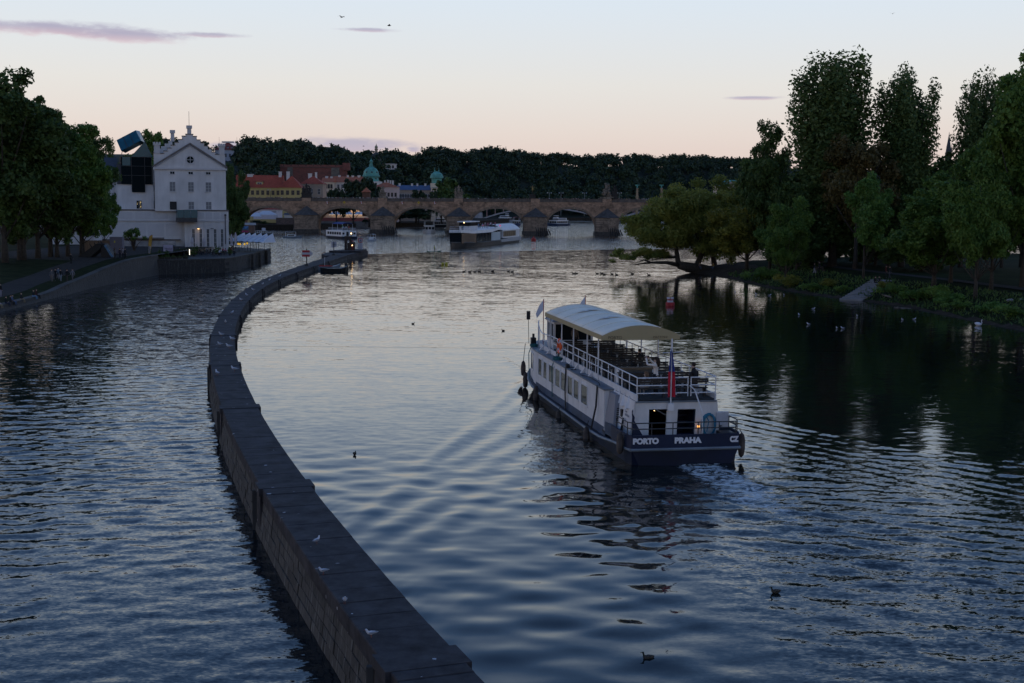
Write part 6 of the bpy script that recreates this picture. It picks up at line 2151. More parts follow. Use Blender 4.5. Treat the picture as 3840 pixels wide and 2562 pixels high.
M_ORNG = mat('orange ring', (.75, .10, .02), .55, .08, 2)
M_FLW = mat('flag white', (.55, .54, .60), .85, .05, 2)
M_FLR = mat('flag red', (.42, .012, .03), .85, .08, 2)
M_FLB = mat('flag blue', (.02, .035, .20), .85, .08, 2)
M_BLACK = mat('black plastic', (.012, .012, .013), .5, .2, 3)
M_BOATG = glassmat('boat window glass', (.012, .015, .017), .08, 1, .10)
M_RED_ = mat('red paint', (.36, .035, .03), .6, .15, 2)
def loft(b, st, mat_split=None):
	"""st: stations (y, half breadth, gunwale z, keel half, keel z); skins both sides, the deck and both ends"""
	n = len(st)
	for i in range(n - 1):
		y0, h0, g0, k0, z0 = st[i]
		y1, h1, g1, k1, z1 = st[i + 1]
		for s in (-1, 1):
			q = [(s * k0, y0, z0), (s * k1, y1, z1), (s * h1, y1, g1), (s * h0, y0, g0)]
			b.add(q, [(0, 1, 2, 3)] if s > 0 else [(3, 2, 1, 0)])
		b.add([(-h0, y0, g0), (h0, y0, g0), (h1, y1, g1), (-h1, y1, g1)], [(0, 1, 2, 3)])
	for i, fl in ((0, 1), (n - 1, 0)):
		y, h, g, k, z = st[i]
		b.add([(-k, y, z), (k, y, z), (h, y, g), (-h, y, g)], [(0, 1, 2, 3) if fl else (3, 2, 1, 0)])
	return b
def torus(R, r, n=20, m=6):
	b = MB()
	b.tube([(R * math.cos(2 * PI * k / n), 0, R * math.sin(2 * PI * k / n)) for k in range(n + 1)], r, m, caps=False)
	return b
def build_tour_boat():
	root = thing('tour_boat', 'white and navy two deck tour boat with cream canopy sailing away', 'boat', BS, BTH)
	BHL = lambda y: float(np.interp(y, [0, 1, 3, 22, 25, 27, 28.5, 29.6], [2.55, 2.68, 2.72, 2.72, 2.45, 1.85, 1.1, .12]))
	GZ = lambda y: float(np.interp(y, [0, 2.2, 5, 8, 20, 25, 29.6], [.74, .70, .46, .40, .44, .80, 1.05]))
	ys = [0, .4, 1, 2.2, 5, 8, 12, 16, 20, 22, 24, 26, 27, 28, 28.8, 29.6]
	b = MB()
	loft(b, [(y, BHL(y), GZ(y), BHL(y) * (.80 if y < .3 else .93 if y < 22 else .7), -.55 if y > .3 else -.35) for y in ys])
	b.build('hull', M_NAVY, root, False)
	# rubbing strake
	b = MB()
	for s in (-1, 1):
		b.tube([(s * (BHL(y) + .03), y, GZ(y) - .03) for y in ys], .07, 6)
	b.tube([(-2.6, -.03, .72), (2.6, -.03, .72)], .07, 6)
	b.build('rubbing_strake', M_BG, root)
	# stern bulwark and its name
	b = MB()
	pts = [(-2.72, 3.0), (-2.72, 1.2), (-2.66, .3), (-2.55, .0), (2.55, .0), (2.66, .3), (2.72, 1.2), (2.72, 3.0)]
	for (x0, y0), (x1, y1) in zip(pts[:-1], pts[1:]):
		d = Vector((x1 - x0, y1 - y0, 0)).normalized() * .0
		nx, ny = -(y1 - y0), (x1 - x0)
		L = math.hypot(nx, ny)
		nx, ny = nx / L * .07, ny / L * .07
		b.hexa([(x0, y0, .70), (x1, y1, .70), (x1 + nx, y1 + ny, .70), (x0 + nx, y0 + ny, .70), (x0, y0, 1.38), (x1, y1, 1.38), (x1 + nx, y1 + ny, 1.38), (x0 + nx, y0 + ny, 1.38)])
	bul = b.build('stern_bulwark', M_NAVY2, root)
	M_LET = mat('white lettering', (.62, .60, .62), .7, .05, 2)
	for s, x0, x1 in (('PORTO', -2.50, -1.29), ('PRAHA', -.54, .74), ('CZ', 2.10, 2.52)):
		me = text_mesh(s, .34, M_LET, .008, bold=.022)
		o = link('name_lettering', me, bul, (x0, -.018, 1.0))
		o.rotation_euler = (PI / 2, 0, 0)
		o.scale = ((x1 - x0) / tx_width(me), 1.0, 1)
	# aft deck and its dark rail
	MB().box(-2.5, 2.5, .1, 5.5, .62, .72).build('aft_deck', M_DECKD, root)
	b = MB()
	rl = [(-2.62, 2.2), (-2.62, .5), (-2.4, .08), (2.4, .08), (2.62, .5), (2.62, 1.6)]
	for z in (1.92, 1.65):
		b.tube([(x, y, z) for x, y in rl], .028, 6)
	b.tube([(-2.62, 2.2, 1.92), (-2.62, 2.4, 1.7), (-2.62, 2.4, 1.3)], .028, 6)
	b.build('aft_rail', M_STEEL, root)
	for x, y in ((-2.62, .5), (-1.6, .08), (-.6, .08), (.6, .08), (1.6, .08), (2.4, .08), (2.62, .5), (2.62, 1.6)):
		MB().tube([(x, y, 1.36), (x, y, 1.94)], .026, 5).build('rail_stanchion', M_STEEL, root)
	# cabin
	CW = lambda y: min(2.45, BHL(y) - .24)
	b = MB()
	for s in (-1, 1):
		segs = [(5.4, 21.7), (23.0, 25.0), (25.0, 26.6), (26.6, 27.9)]
		for y0, y1 in segs:
			b.hexa([(s * CW(y0), y0, .5), (s * CW(y1), y1, .5), (s * (CW(y1) - .1), y1, .5), (s * (CW(y0) - .1), y0, .5), (s * CW(y0), y0, 2.66), (s * CW(y1), y1, 2.66), (s * (CW(y1) - .1), y1, 2.66), (s * (CW(y0) - .1), y0, 2.66)])
		b.hexa([(s * 2.42, 21.7, .5), (s * 2.42, 23.0, .5), (s * 2.0, 23.0, .5), (s * 2.0, 21.7, .5), (s * 2.42, 21.7, 2.66), (s * 2.42, 23.0, 2.66), (s * 2.0, 23.0, 2.66), (s * 2.0, 21.7, 2.66)])
	b.box(-CW(27.9), CW(27.9), 27.8, 27.95, .5, 2.66)
	b.box(-2.4, -1.5, 5.35, 5.45, .6, 2.66).box(1.5, 2.4, 5.35, 5.45, .6, 2.66)
	b.build('cabin_wall', M_BW, root)
	b = MB()
	for s in (-1, 1):
		b.hexa([(s * 2.46, 5.0, .44), (s * 2.46, 22, .44), (s * 2.49, 22, .44), (s * 2.49, 5.0, .44), (s * 2.455, 5.0, .86), (s * 2.455, 22, .80), (s * 2.48, 22, .80), (s * 2.48, 5.0, .86)])
	b.build('blue_band', M_BLUEH, root)
	b = MB()
	prev = None
	for y in (5.3, 10, 16, 21.7, 23, 24, 25, 26, 27, 28.05):
		w = CW(y) + .05
		if prev:
			y0, w0 = prev
			b.hexa([(-w0, y0, 2.66), (w0, y0, 2.66), (w, y, 2.66), (-w, y, 2.66), (-w0, y0, 2.73), (w0, y0, 2.73), (w, y, 2.73), (-w, y, 2.73)])
		prev = (y, w)
	b.box(-1.95, 1.95, 1.5, 5.3, 2.62, 2.70)
	b.build('cabin_roof', M_BG, root)
	# side windows
	wy = [(20.25, 21.35), (18.8, 19.85), (16.8, 18.3), (15.2, 16.5), (13.75, 15.0), (12.1, 13.35), (10.65, 11.85), (8.7, 10.15)]
	for s in (-1, 1):
		for y0, y1 in wy + [(25.35, 26.3), (23.4, 24.6)]:
			xa, xb = CW(y0) + .012, CW(y1) + .012
			f = MB()
			t = .09
			def quad(ya, yb, za, zb, o):
				xl, xr = np.interp(ya, [y0, y1], [xa, xb]), np.interp(yb, [y0, y1], [xa, xb])
				return [(s * (xl - .05), ya, za), (s * (xr - .05), yb, za), (s * (xr + o), yb, za), (s * (xl + o), ya, za), (s * (xl - .05), ya, zb), (s * (xr - .05), yb, zb), (s * (xr + o), yb, zb), (s * (xl + o), ya, zb)]
			f.hexa(quad(y0, y0 + t, 1.28, 2.42, .03)).hexa(quad(y1 - t, y1, 1.28, 2.42, .03)).hexa(quad(y0 + t, y1 - t, 1.28, 1.36, .03)).hexa(quad(y0 + t, y1 - t, 2.34, 2.42, .03))
			w = f.build('side_window', M_RAIL, root)
			MB().hexa(quad(y0 + t, y1 - t, 1.36, 2.34, .008)).build('pane', M_BOATG, w)
	# upper deck: floor, kerb, brackets
	MB().box(-1.88, 1.88, 1.55, 22.5, 2.735, 2.76).build('upper_deck', M_DECKD, root)
	b = MB()
	for s in (-1, 1):
		b.box(s * 1.9 - .03, s * 1.9 + .03, 1.5, 23.5, 2.70, 3.0)
	b.build('deck_kerb', M_BW, root)
	for s in (-1, 1):
		for y in (22.3, 20.3, 18.2, 16.2, 14.6, 13.0, 11.4, 9.8):
			MB().add([(s * 1.93, y, 2.735), (s * 2.22, y - .05, 2.735), (s * 2.2, y + .15, 2.735), (s * 1.93, y, 3.06), (s * 1.93, y + .12, 2.735)], [(0, 1, 3), (1, 2, 3), (2, 4, 3)]).build('kerb_bracket', M_RAIL, root)
	# rails
	b = MB()
	for z in (3.80, 3.40):
		b.tube([(-1.9, 23.0, z - .1), (-1.9, 20, z), (-1.9, 1.55, z)], .03, 6)
		b.tube([(1.9, 23.0, z - .1), (1.9, 20, z), (1.9, 1.55, z)], .03, 6)
	for z in (3.78, 3.42, 3.06):
		b.tube([(-1.9, 1.55, z), (.55, 1.55, z)], .028, 6)
		b.tube([(.7, 1.55, z), (1.9, 1.55, z)], .028, 6)
	b.build('deck_rail', M_RAIL, root)
	pm = MB().tube([(0, 0, 2.9), (0, 0, 3.81)], .026, 5).mesh('rail_post', M_RAIL)
	for s in (-1, 1):
		for k in range(17):
			link('rail_post', pm, root, (s * 1.9, 1.55 + k * 1.3, 0))
	for x in (.55, .7):
		link('rail_post', pm, root, (x, 1.55, 0))
	b = MB()
	b.tube([(.62, 1.5, 3.4), (.85, 1.45, 3.2), (1.15, 1.2, 2.2), (1.2, 1.2, 1.2)], .035, 6)
	b.build('stair_handrail', M_RAIL, root)
	# stern house: rear wall, doors, stair well
	b = MB()
	zt = 2.68
	b.hexa([(-2.05, 1.75, .7), (-1.25, 1.75, .7), (-1.25, 1.85, .7), (-2.05, 1.85, .7), (-1.9, 1.55, zt), (-1.30, 1.55, zt), (-1.30, 1.65, zt), (-1.9, 1.65, zt)])
	for x0, x1, z0, z1 in ((-.42, .10, .7, zt), (.98, 2.25, .7, zt), (-1.30, -.42, 2.3, zt), (.10, .98, 2.28, zt)):
		y = lambda z: lerp(1.75, 1.55, (z - .7) / (zt - .7))
		b.hexa([(x0, y(z0), z0), (x1, y(z0), z0), (x1, y(z0) + .1, z0), (x0, y(z0) + .1, z0), (x0, y(z1), z1), (x1 - (.25 if x1 > 2 else 0), y(z1), z1), (x1 - (.25 if x1 > 2 else 0), y(z1) + .1, z1), (x0, y(z1) + .1, z1)])
	for s in (-1, 1):
		b.hexa([(s * 2.25, 1.78, .7), (s * 2.25, 5.2, .7), (s * 2.1, 5.2, .7), (s * 2.1, 1.78, .7), (s * 1.98, 1.6, zt), (s * 1.98, 5.2, zt), (s * 1.85, 5.2, zt), (s * 1.85, 1.6, zt)])
	b.build('stern_house_wall', M_BW, root)
	MB().box(-1.28, -.44, 2.2, 4.8, .72, .76).box(-1.3, -.4, 4.8, 4.9, .72, 2.5).build('doorway_interior', M_BLACK, root)
	rl = random.Random(2)
	li = MB()
	for k in range(7):
		li.ball((-1.15 + .1 * k, 3.2, 2.15 - .02 * (k - 3) ** 2), .018, n=5, m=4)
	li.build('doorway_lights', M_WARM, root)
	# the open navy door leaf and the stair well
	d = MB()
	d.slabxz([(-.44, 0), (.40, 0), (.40, 1.5), (.32, 1.62), (-.36, 1.62), (-.44, 1.5)], -.03, .03)
	d.xform(Matrix.Translation((-1.66, 1.66, .72)) @ Matrix.Rotation(-.12, 4, 'X') @ Matrix.Rotation(.35, 4, 'Z'))
	d.build('door_leaf', M_NAVY2, root)
	sw = MB()
	for k in range(6):
		sw.box(.14, .94, 1.75 + k * .22, 1.97 + k * .22, .72 + k * .27, .78 + k * .27)
	sw.box(.10, .98, 3.3, 3.36, .72, 2.7)
	sw.box(.10, .13, 1.8, 3.3, .72, 2.6).box(.95, .98, 1.8, 3.3, .72, 2.6)
	sw.build('stair', M_NAVY2, root)
	# louvred housing between cabin and stern house
	b = MB()
	b.hexa([(-2.5, 3.6, .72), (-2.5, 5.3, .72), (-1.9, 5.3, .72), (-1.9, 3.6, .72), (-2.2, 4.2, 2.62), (-2.2, 5.3, 2.62), (-1.9, 5.3, 2.62), (-1.9, 4.2, 2.62)])
	hs = b.build('vent_housing', mat('grey housing', (.20, .20, .225), .6, .08, 1), root)
	MB().hexa([(2.5, 3.6, .72), (2.5, 5.3, .72), (1.9, 5.3, .72), (1.9, 3.6, .72), (2.2, 4.2, 2.62), (2.2, 5.3, 2.62), (1.9, 5.3, 2.62), (1.9, 4.2, 2.62)]).build('vent_housing', MATS['grey housing'], root)
	for k in range(8):
		z = 1.35 + k * .09
		y = lerp(3.6, 4.2, (z - .72) / 1.9)
		x = lerp(-2.5, -2.2, (z - .72) / 1.9)
		MB().bar((x + .12, y - .03, z), (x + .5, y - .03, z), .02, .05).build('louvre', M_DECKD, hs)
	b = MB()
	for s in (-1, 1):
		for k in range(4):
			y = 5.2 - k * .85
			b.add([(s * 1.93, y, 2.9), (s * 2.2, y - .2, 2.22), (s * 2.02, y - .35, 2.25), (s * 1.98, y - .12, 2.25), (s * 2.15, y + .1, 2.25)], [(0, 1, 2), (0, 2, 3), (0, 4, 1), (1, 4, 3, 2)])
	b.build('vent_scoop', M_BW, root)
	# hull lettering on the house side, window, ropes hung on it
	me = text_mesh('24.2m\n5.4m\nMAX 150', .17, mat('grey lettering', (.22, .22, .24), .8), .004)
	o = link('side_lettering', me, root, (-2.13, 2.75, 2.2))
	o.rotation_euler = (PI / 2 - .0, 0, -PI / 2)
	MB().box(-2.16, -2.05, 3.2, 3.45, 1.7, 2.05).build('small_window', M_BLACK, root)
	b = MB()
	for k in range(4):
		b.tube([(-2.22, 2.6 + k * .05, 1.75), (-2.3, 2.55 + k * .1, 1.1), (-2.32, 2.7 + k * .08, .8)], .025, 5)
	b.build('hung_rope', M_ROPE, root)
	b = MB()
	b.add([(-2.6, 3.0, .74), (-2.6, 4.6, .66), (-2.6, 4.6, 1.25), (-2.6, 3.0, 1.3), (-2.57, 3.0, .74), (-2.57, 4.6, .66), (-2.57, 4.6, 1.25), (-2.57, 3.0, 1.3)], [(0, 1, 2, 3), (7, 6, 5, 4), (3, 2, 6, 7), (0, 3, 7, 4), (1, 5, 6, 2)])
	b.build('side_gate', M_BLUEH, root)
	# canopy: arched cloth on posts
	y0, y1, hw, zs, rise = 7.55, 21.5, 2.05, 5.12, .52
	n, m = 14, 12
	V, Q = [], []
	for j in range(m + 1):
		for i in range(n + 1):
			t = -1 + 2 * i / n
			sag = .035 * abs(math.sin(PI * j / m * 6))
			V.append((hw * t, lerp(y0, y1, j / m), zs + rise * (1 - t * t) - sag * (1 - t * t)))
	for j in range(m):
		for i in range(n):
			a = j * (n + 1) + i
			Q.append((a, a + 1, a + n + 2, a + n + 1))
	me = np_mesh('canopy_cloth', np.array(V), np.array(Q), M_CANOPY, smooth=True)
	cv = link('canopy_cloth', me, root)
	sm = cv.modifiers.new('thick', 'SOLIDIFY')
	sm.thickness = .03
	b = MB()
	for s in (-1, 1):
		b.hexa([(s * (hw + .01), y0, zs - .22), (s * (hw + .01), y1, zs - .22), (s * (hw - .02), y1, zs - .22), (s * (hw - .02), y0, zs - .22), (s * (hw + .01), y0, zs + .02), (s * (hw + .01), y1, zs + .02), (s * (hw - .02), y1, zs + .02), (s * (hw - .02), y0, zs + .02)])
	for y in (y0, y1):
		pts = [(hw * (-1 + 2 * i / n), zs + rise * (1 - (-1 + 2 * i / n) ** 2) + .01) for i in range(n + 1)]
		b.slabxz([(-hw, zs - .22), (hw, zs - .22)] + pts[::-1], y - .02, y + .01)
	b.build('valance', M_VAL, root)
	b = MB()
	for j in range(1, 6):
		y = lerp(y0, y1, j / 6)
		b.tube([(hw * t, y, zs + rise * (1 - t * t) + .012) for t in np.linspace(-1, 1, 13)], .022, 5)
	b.build('canopy_rib', M_CANOPY, root)
	me = text_mesh('PORTO', .22, mat('valance lettering', (.13, .10, .06), .9), .003)
	o = link('valance_lettering', me, root, (-1.75, y0 - .035, zs - .16))
	o.rotation_euler = (PI / 2, 0, 0)
	me = text_mesh('MATTONI', .17, mat('valance lettering', (.13, .10, .06), .9), .003)
	o = link('valance_lettering', me, root, (.62, y0 - .035, zs - .14))
	o.rotation_euler = (PI / 2, 0, 0)
	for yy in (12.2, 16.8):
		g = MB()
		pts = []
		for px, py in ((-.7, 0), (-.25, .25), (-.1, .1), (.15, .5), (.3, .2), (.75, .15), (.4, -.2), (.1, -.05), (-.2, -.35), (-.35, -.1)):
			t = (px - .5) / hw
			pts.append((px - .5, yy + py, zs + rise * (1 - t * t) + .045))
		c = Vector((-.5, yy, zs + rise * (1 - (.5 / hw) ** 2) + .05))
		g.add([c] + pts, [(0, 1 + k, 1 + (k + 1) % len(pts)) for k in range(len(pts))])
		g.build('canopy_emblem', M_GREYP, root)
	for s in (-1, 1):
		for y in (8.6, 11.0, 14.2, 17.2, 20.4):
			MB().tube([(s * 1.96, y, 2.73), (s * 1.96, y, zs)], .04, 6).build('canopy_post', M_RAIL, root)
	# wheelhouse
	b = MB()
	b.box(-1.25, 1.25, 22.6, 24.6, 2.73, 3.3)
	for x, y in ((-1.2, 22.65), (1.2, 22.65), (-1.2, 24.55), (1.2, 24.55), (-1.2, 23.6), (1.2, 23.6)):
		b.box(x - .06, x + .06, y - .06, y + .06, 3.3, 4.45)
	b.box(-1.25, 1.25, 22.6, 24.6, 4.3, 4.45)
	b.build('wheelhouse', M_BW, root)
	MB().hexa([(-1.4, 22.4, 4.46), (1.4, 22.4, 4.46), (1.4, 24.8, 4.46), (-1.4, 24.8, 4.46), (-1.3, 22.5, 4.58), (1.3, 22.5, 4.58), (1.3, 24.7, 4.58), (-1.3, 24.7, 4.58)]).build('wheelhouse_roof', M_BG, root)
	MB().box(-1.16, 1.16, 22.68, 24.52, 3.3, 4.3).build('wheelhouse_glass', M_BOATG, root)
	MB().box(-1.32, -1.2, 24.5, 24.65, 4.4, 4.75).build('port_light', M_RED_, root)
	# front deck rail sweeping up
	b = MB()
	b.tube([(-1.9, 23.0, 3.7), (-1.85, 24, 3.85), (-1.7, 25.2, 4.15), (-1.5, 26.0, 4.25)], .03, 6).tube([(1.9, 23.0, 3.7), (1.85, 24, 3.85), (1.7, 25.2, 4.15)], .03, 6)
	for x, y, z in ((-1.85, 24, 3.85), (-1.7, 25.2, 4.15), (-1.5, 26, 4.25)):
		b.tube([(x, y, 2.7), (x, y, z)], .025, 5)
	b.build('bow_rail', M_RAIL, root)
	# flag poles at the bow with white pennants, antenna wires
	for k, (x, y, zt) in enumerate(((-1.5, 24.6, 5.75), (1.45, 25.5, 5.9))):
		f = thing('pennant', ('white pennant on a red pole at the port bow of the tour boat', 'white pennant on the far starboard bow of the tour boat')[k], 'flag', BS + BR * x + BF * y + Vector((0, 0, 2.73)), BTH, 'bow pennants')
		h = zt - 2.73
		MB().tube([(0, 0, 0), (0, 0, h)], .028, 5).build('pole', mat('red pole', (.28, .06, .06), .6), f)
		p = MB()
		p.add([(-.02, 0, h - .08), (-.02, 0, h - .72), (-.42, .03, h - 1.25), (-.5, .0, h - .95), (-.3, -.04, h - .45), (-.22, .0, h - .85)], [(0, 1, 5), (0, 5, 4), (4, 5, 2, 3), (5, 1, 2)])
		p.add([(-.02, .012, h - .08), (-.02, .012, h - .72), (-.42, .042, h - 1.25), (-.5, .012, h - .95), (-.3, -.028, h - .45), (-.22, .012, h - .85)], [(5, 1, 0), (4, 5, 0), (3, 2, 5, 4), (2, 1, 5)])
		p.build('cloth', M_FLW, f)
	# ensign at the stern
	f = thing('ensign_flag', 'limp white, red and blue ensign on the stern staff of the tour boat', 'flag', BS + BR * -.30 + BF * 1.45 + Vector((0, 0, 2.6)), BTH)
	MB().tube([(0, 0, 0), (0, 0, 3.0)], .035, 6).tube([(-.45, 0, 2.35), (.55, 0, 2.38)], .02, 5).build('staff', M_RAIL, f)
	MB().box(-.14, .14, -.1, .12, -.35, 0).build('staff_step', M_BW, f)
	def fold(z0, z1, w0, w1, m_, nm_):
		b = MB()
		N = 10
		vs = []
		for i in range(5):
			t = i / 4
			z, w = lerp(z0, z1, t), lerp(w0, w1, t)
			for k in range(N):
				a = k / (N - 1)
				vs.append((-.05 + w * (a - .35), -.04 - .10 * math.sin(a * PI * 2.6 + t) * (.4 + .6 * t), z))
		q = [(i * N + k, i * N + k + 1, (i + 1) * N + k + 1, (i + 1) * N + k) for i in range(4) for k in range(N - 1)]
		b.add(vs, q).add([(x, y + .012, z) for x, y, z in vs], [p[::-1] for p in q])
		b.build(nm_, m_, f, True)
	fold(2.55, 2.42, .06, .12, M_FLW, 'white_cloth')
	fold(2.42, 1.48, .08, .30, M_FLB, 'blue_cloth')
	fold(1.48, .30, .30, .38, M_FLR, 'red_cloth')
	# odds on the cabin roof and aft deck
	MB().box(-1.96, -1.62, 17.9, 18.7, 2.74, 3.25).build('roof_box', M_BLACK, root)
	MB().box(-2.15, -1.85, 25.1, 25.5, 2.74, 3.2).tube([(-2.0, 25.3, 3.2), (-2.0, 25.3, 3.45)], .08, 6).build('searchlight', M_BLACK, root)
	b = MB()
	b.tube([(-2.15, 26.0, 2.74), (-2.2, 26.0, 4.3)], .02, 5).box(-2.32, -2.08, 25.97, 26.03, 4.3, 4.85)
	b.build('mirror', M_BLACK, root)
	b = MB()
	b.tube([(-2.45, 12.7, 2.76), (-2.2, 12.6, 2.76), (-2.1, 13.3, 2.76), (-2.35, 13.8, 2.76), (-2.15, 14.2, 2.76)], .022, 5)
	b.tube([(-2.44, 10.5, 2.76), (-2.15, 9.5, 2.76), (-2.2, 7.5, 2.76), (-2.4, 6.5, 2.76)], .02, 5)
	b.build('roof_cable', M_ROPE, root)
	b = MB()
	for cy, ex in ((24.2, .34), (17.3, .4)):
		b = MB()
		for k in range(5):
			b.tube([(-2.18 + .24 * math.cos(a), cy + ex * math.sin(a), 2.77 + .025 * k) for a in np.linspace(0, 6.28, 13)], .028, 5)
		b.tube([(-2.38, cy - .15, 2.78), (-2.55, cy - .2, 2.35), (-2.53, cy - .3, .6)], .028, 5)
		b.build('teal_rope_coil', M_TROPE, root)
	b = MB()
	for k, dx in enumerate((0, .06, .12)):
		b.tube([(-2.5, 13.6 + dx, 2.76), (-2.56, 13.55 + dx, 1.6), (-2.58, 13.2 + dx, .45)], .024, 5)
	b.box(-2.52, -2.35, 13.4, 13.7, 2.74, 2.95)
	b.build('bollard_rope', M_ROPE, root)
	b = MB()
	b.tube([(-2.5, 6.6, 2.74), (-2.58, 6.5, 1.7), (-2.72, 6.9, .45)], .05, 6)
	b.build('hanging_line', M_ROPE, root)
	b = MB()
	for k in range(6):
		a0 = .02 * k
		b.tube([(1.62 + (.36 - .02 * k) * math.cos(a), 1.60 - .02 * k, 1.52 + (.54 - .03 * (k % 3)) * math.sin(a) + .02 * math.sin(3 * a + k)) for a in np.linspace(0, 6.28, 19)], .028, 5)
	b.tube([(1.45, 1.55, 2.0), (1.6, 1.52, 1.7), (1.5, 1.5, 1.2)], .028, 5)
	b.build('blue_hose', M_BROPE, root)
	MB().box(1.98, 2.3, 1.55, 1.72, 1.5, 2.1).box(2.28, 2.6, 1.6, 1.8, 1.35, 2.1).build('wall_cabinet', mat('pale cabinet', (.34, .34, .37), .6), root)
	MB().box(1.9, 2.55, .6, 1.3, .72, 1.3).box(2.1, 2.5, .4, .6, .72, 1.1).build('deck_engine', M_BLACK, root)
	MB().box(1.02, 1.10, 1.38, 1.46, 1.40, 1.52).build('stern_lamp', mat('amber lamp', (1, .5, .15), .4, 0, emit=((1, .42, .08), 3)), root)
	r = thing('life_ring', 'orange life ring hung on the port rail of the tour boat', 'life ring', BS + BR * -1.98 + BF * 17.6 + Vector((0, 0, 3.5)), BTH + PI / 2)
	torus(.36, .10, 22, 8).build('ring', M_ORNG, r, True)
	b = MB()
	for k in range(4):
		a = PI / 4 + k * PI / 2
		b.tube([(.26 * math.cos(a), -.0, .26 * math.sin(a)), (.47 * math.cos(a), 0, .47 * math.sin(a))], .112, 8)
	b.build('white_band', M_FLW, r)
	# fenders
	fs = [(-2.25, 27.3, .95, 2.6, 'front'), (-2.55, 25.0, .5, .9, 'second'), (-2.92, 19.8, .35, .8, 'third'), (-2.95, 13.4, -.1, .6, 'fourth'), (-2.93, 7.0, .1, .9, 'fifth'), (-2.88, .8, .9, 1.4, 'rearmost')]
	for x, y, z, zr, o in fs:
		f = thing('fender', f'worn brown fender on the port side of the tour boat, {o}' + ('' if o in ('front', 'rearmost') else ' from the bow'), 'fender', BS + BR * x + BF * y + Vector((0, 0, z)), BTH, 'fenders of the tour boat')
		MB().lathe([(.05, -.5), (.14, -.42), (.165, -.2), (.165, .15), (.12, .4), (.04, .5)], 9).build('body', M_FEND, f, True)
		MB().tube([(0, 0, .5), (.12, 0, zr - z if zr > z else .6)], .02, 4).build('rope', M_ROPE, f)
	f = thing('fender', 'dark fender on the starboard quarter of the tour boat', 'fender', BS + BR * 2.85 + BF * .5 + Vector((0, 0, .7)), BTH, 'fenders of the tour boat')
	MB().lathe([(.04, -.55), (.13, -.42), (.17, -.15), (.17, .25), (.12, .5), (.04, .6)], 9).build('body', M_FEND, f, True)
	MB().tube([(0, 0, .6), (-.1, 0, .75)], .02, 4).build('rope', M_ROPE, f)
	return root
TOUR = build_tour_boat()
def BL(x, y, z=0):
	return BS + BR * x + BF * y + Vector((0, 0, z))
def build_deck_furniture():
	def bench():
		r = thing('deck_bench', 'bench', 'bench', (0, 0, 0))
		MB().box(-.75, .75, -.18, .18, .40, .44).build('seat', M_WOOD, r)
		for z in (.58, .72, .84):
			MB().box(-.75, .75, -.22, -.19, z - .05, z + .05).build('back_slat', M_WOOD, r)
		for s in (-1, 1):
			MB().box(s * .62 - .025, s * .62 + .025, -.22, .16, 0, .40).box(s * .62 - .025, s * .62 + .025, -.24, -.2, .4, .9).build('leg', M_STEEL, r)
		return r
	def table():
		r = thing('deck_table', 'table', 'table', (0, 0, 0))
		MB().box(-.72, .72, -.32, .32, .70, .745).build('table_top', M_WOOD, r)
		for s in (-1, 1):
			MB().box(s * .55 - .03, s * .55 + .03, -.25, .25, 0, .05).box(s * .55 - .03, s * .55 + .03, -.03, .03, .05, .7).build('leg', M_RAIL, r)
		return r
	b0, t0 = bench(), table()
	fb = ft = True
	ords = 'first second third fourth fifth sixth seventh eighth ninth tenth'.split()
	for col, x in (('port', -1.0), ('starboard', 1.0)):
		rows = [2.35, 4.6, 6.6, 8.7, 10.8, 12.9, 15.0, 17.1, 19.2]
		for k, y in enumerate(rows):
			lab = f'dark slatted bench on the upper deck, {col} side, {ords[k]} row from the stern'
			loc, rz = BL(x, y, 2.76), BTH
			if fb:
				b0.location, b0.rotation_euler = loc, (0, 0, rz)
				b0['label'] = lab
				o = b0
			else:
				o = copy_tree(b0, None, loc, rz, lab)
			o['group'] = 'benches on the tour boat'
			fb = False
			if k == 0 and col == 'port':
				continue
			lab = f'dark table on the upper deck, {col} side, {ords[k]} row from the stern'
			loc = BL(x, y + .85, 2.76)
			if ft:
				t0.location, t0.rotation_euler = loc, (0, 0, rz)
				t0['label'] = lab
				o = t0
			else:
				o = copy_tree(t0, None, loc, rz, lab)
			o['group'] = 'tables on the tour boat'
			ft = False
	# tan service counter near the canopy edge
	r = thing('service_counter', 'tan counter with white frame at the aft edge of the canopy', 'counter', BL(-.75, 6.0, 2.76), BTH)
	MB().box(-.9, .9, -.22, .22, .85, .95).build('counter_top', M_WOODT, r)
	MB().box(-.85, .85, -.18, .18, .3, .85).build('front_panel', mat('counter panel', (.09, .075, .06), .8), r)
	for s in (-1, 1):
		MB().box(s * .88 - .03, s * .88 + .03, -.2, .2, 0, .9).build('leg', M_RAIL, r)
build_deck_furniture()
def far_boat(name, label, p_bow, p_stern, beam, hullm, hull_h, z=ZL):
	"""empty at the stern, y towards the bow"""
	d = (p_bow - p_stern)
	d.z = 0
	L = d.length
	r = thing(name, label, 'boat', (p_stern.x, p_stern.y, z), math.atan2(-d.x, d.y))
	h = beam / 2
	st = [(0, h * .92, hull_h, h * .8, -.4), (L * .1, h, hull_h * .95, h * .9, -.4), (L * .7, h, hull_h * .95, h * .9, -.4), (L * .88, h * .72, hull_h * 1.1, h * .5, -.4), (L * .97, h * .25, hull_h * 1.25, h * .1, -.4), (L, h * .05, hull_h * 1.3, .02, -.3)]
	loft(MB(), st).build('hull', hullm, r)
	MB().tube([(-h * .92, 0, hull_h), (-h, L * .1, hull_h * .95), (-h, L * .7, hull_h * .95), (-h * .72, L * .88, hull_h * 1.1), (0, L, hull_h * 1.3), (h * .72, L * .88, hull_h * 1.1), (h, L * .7, hull_h * .95), (h, L * .1, hull_h * .95), (h * .92, 0, hull_h)], .07, 5).build('gunwale', M_BG, r)
	return r, L
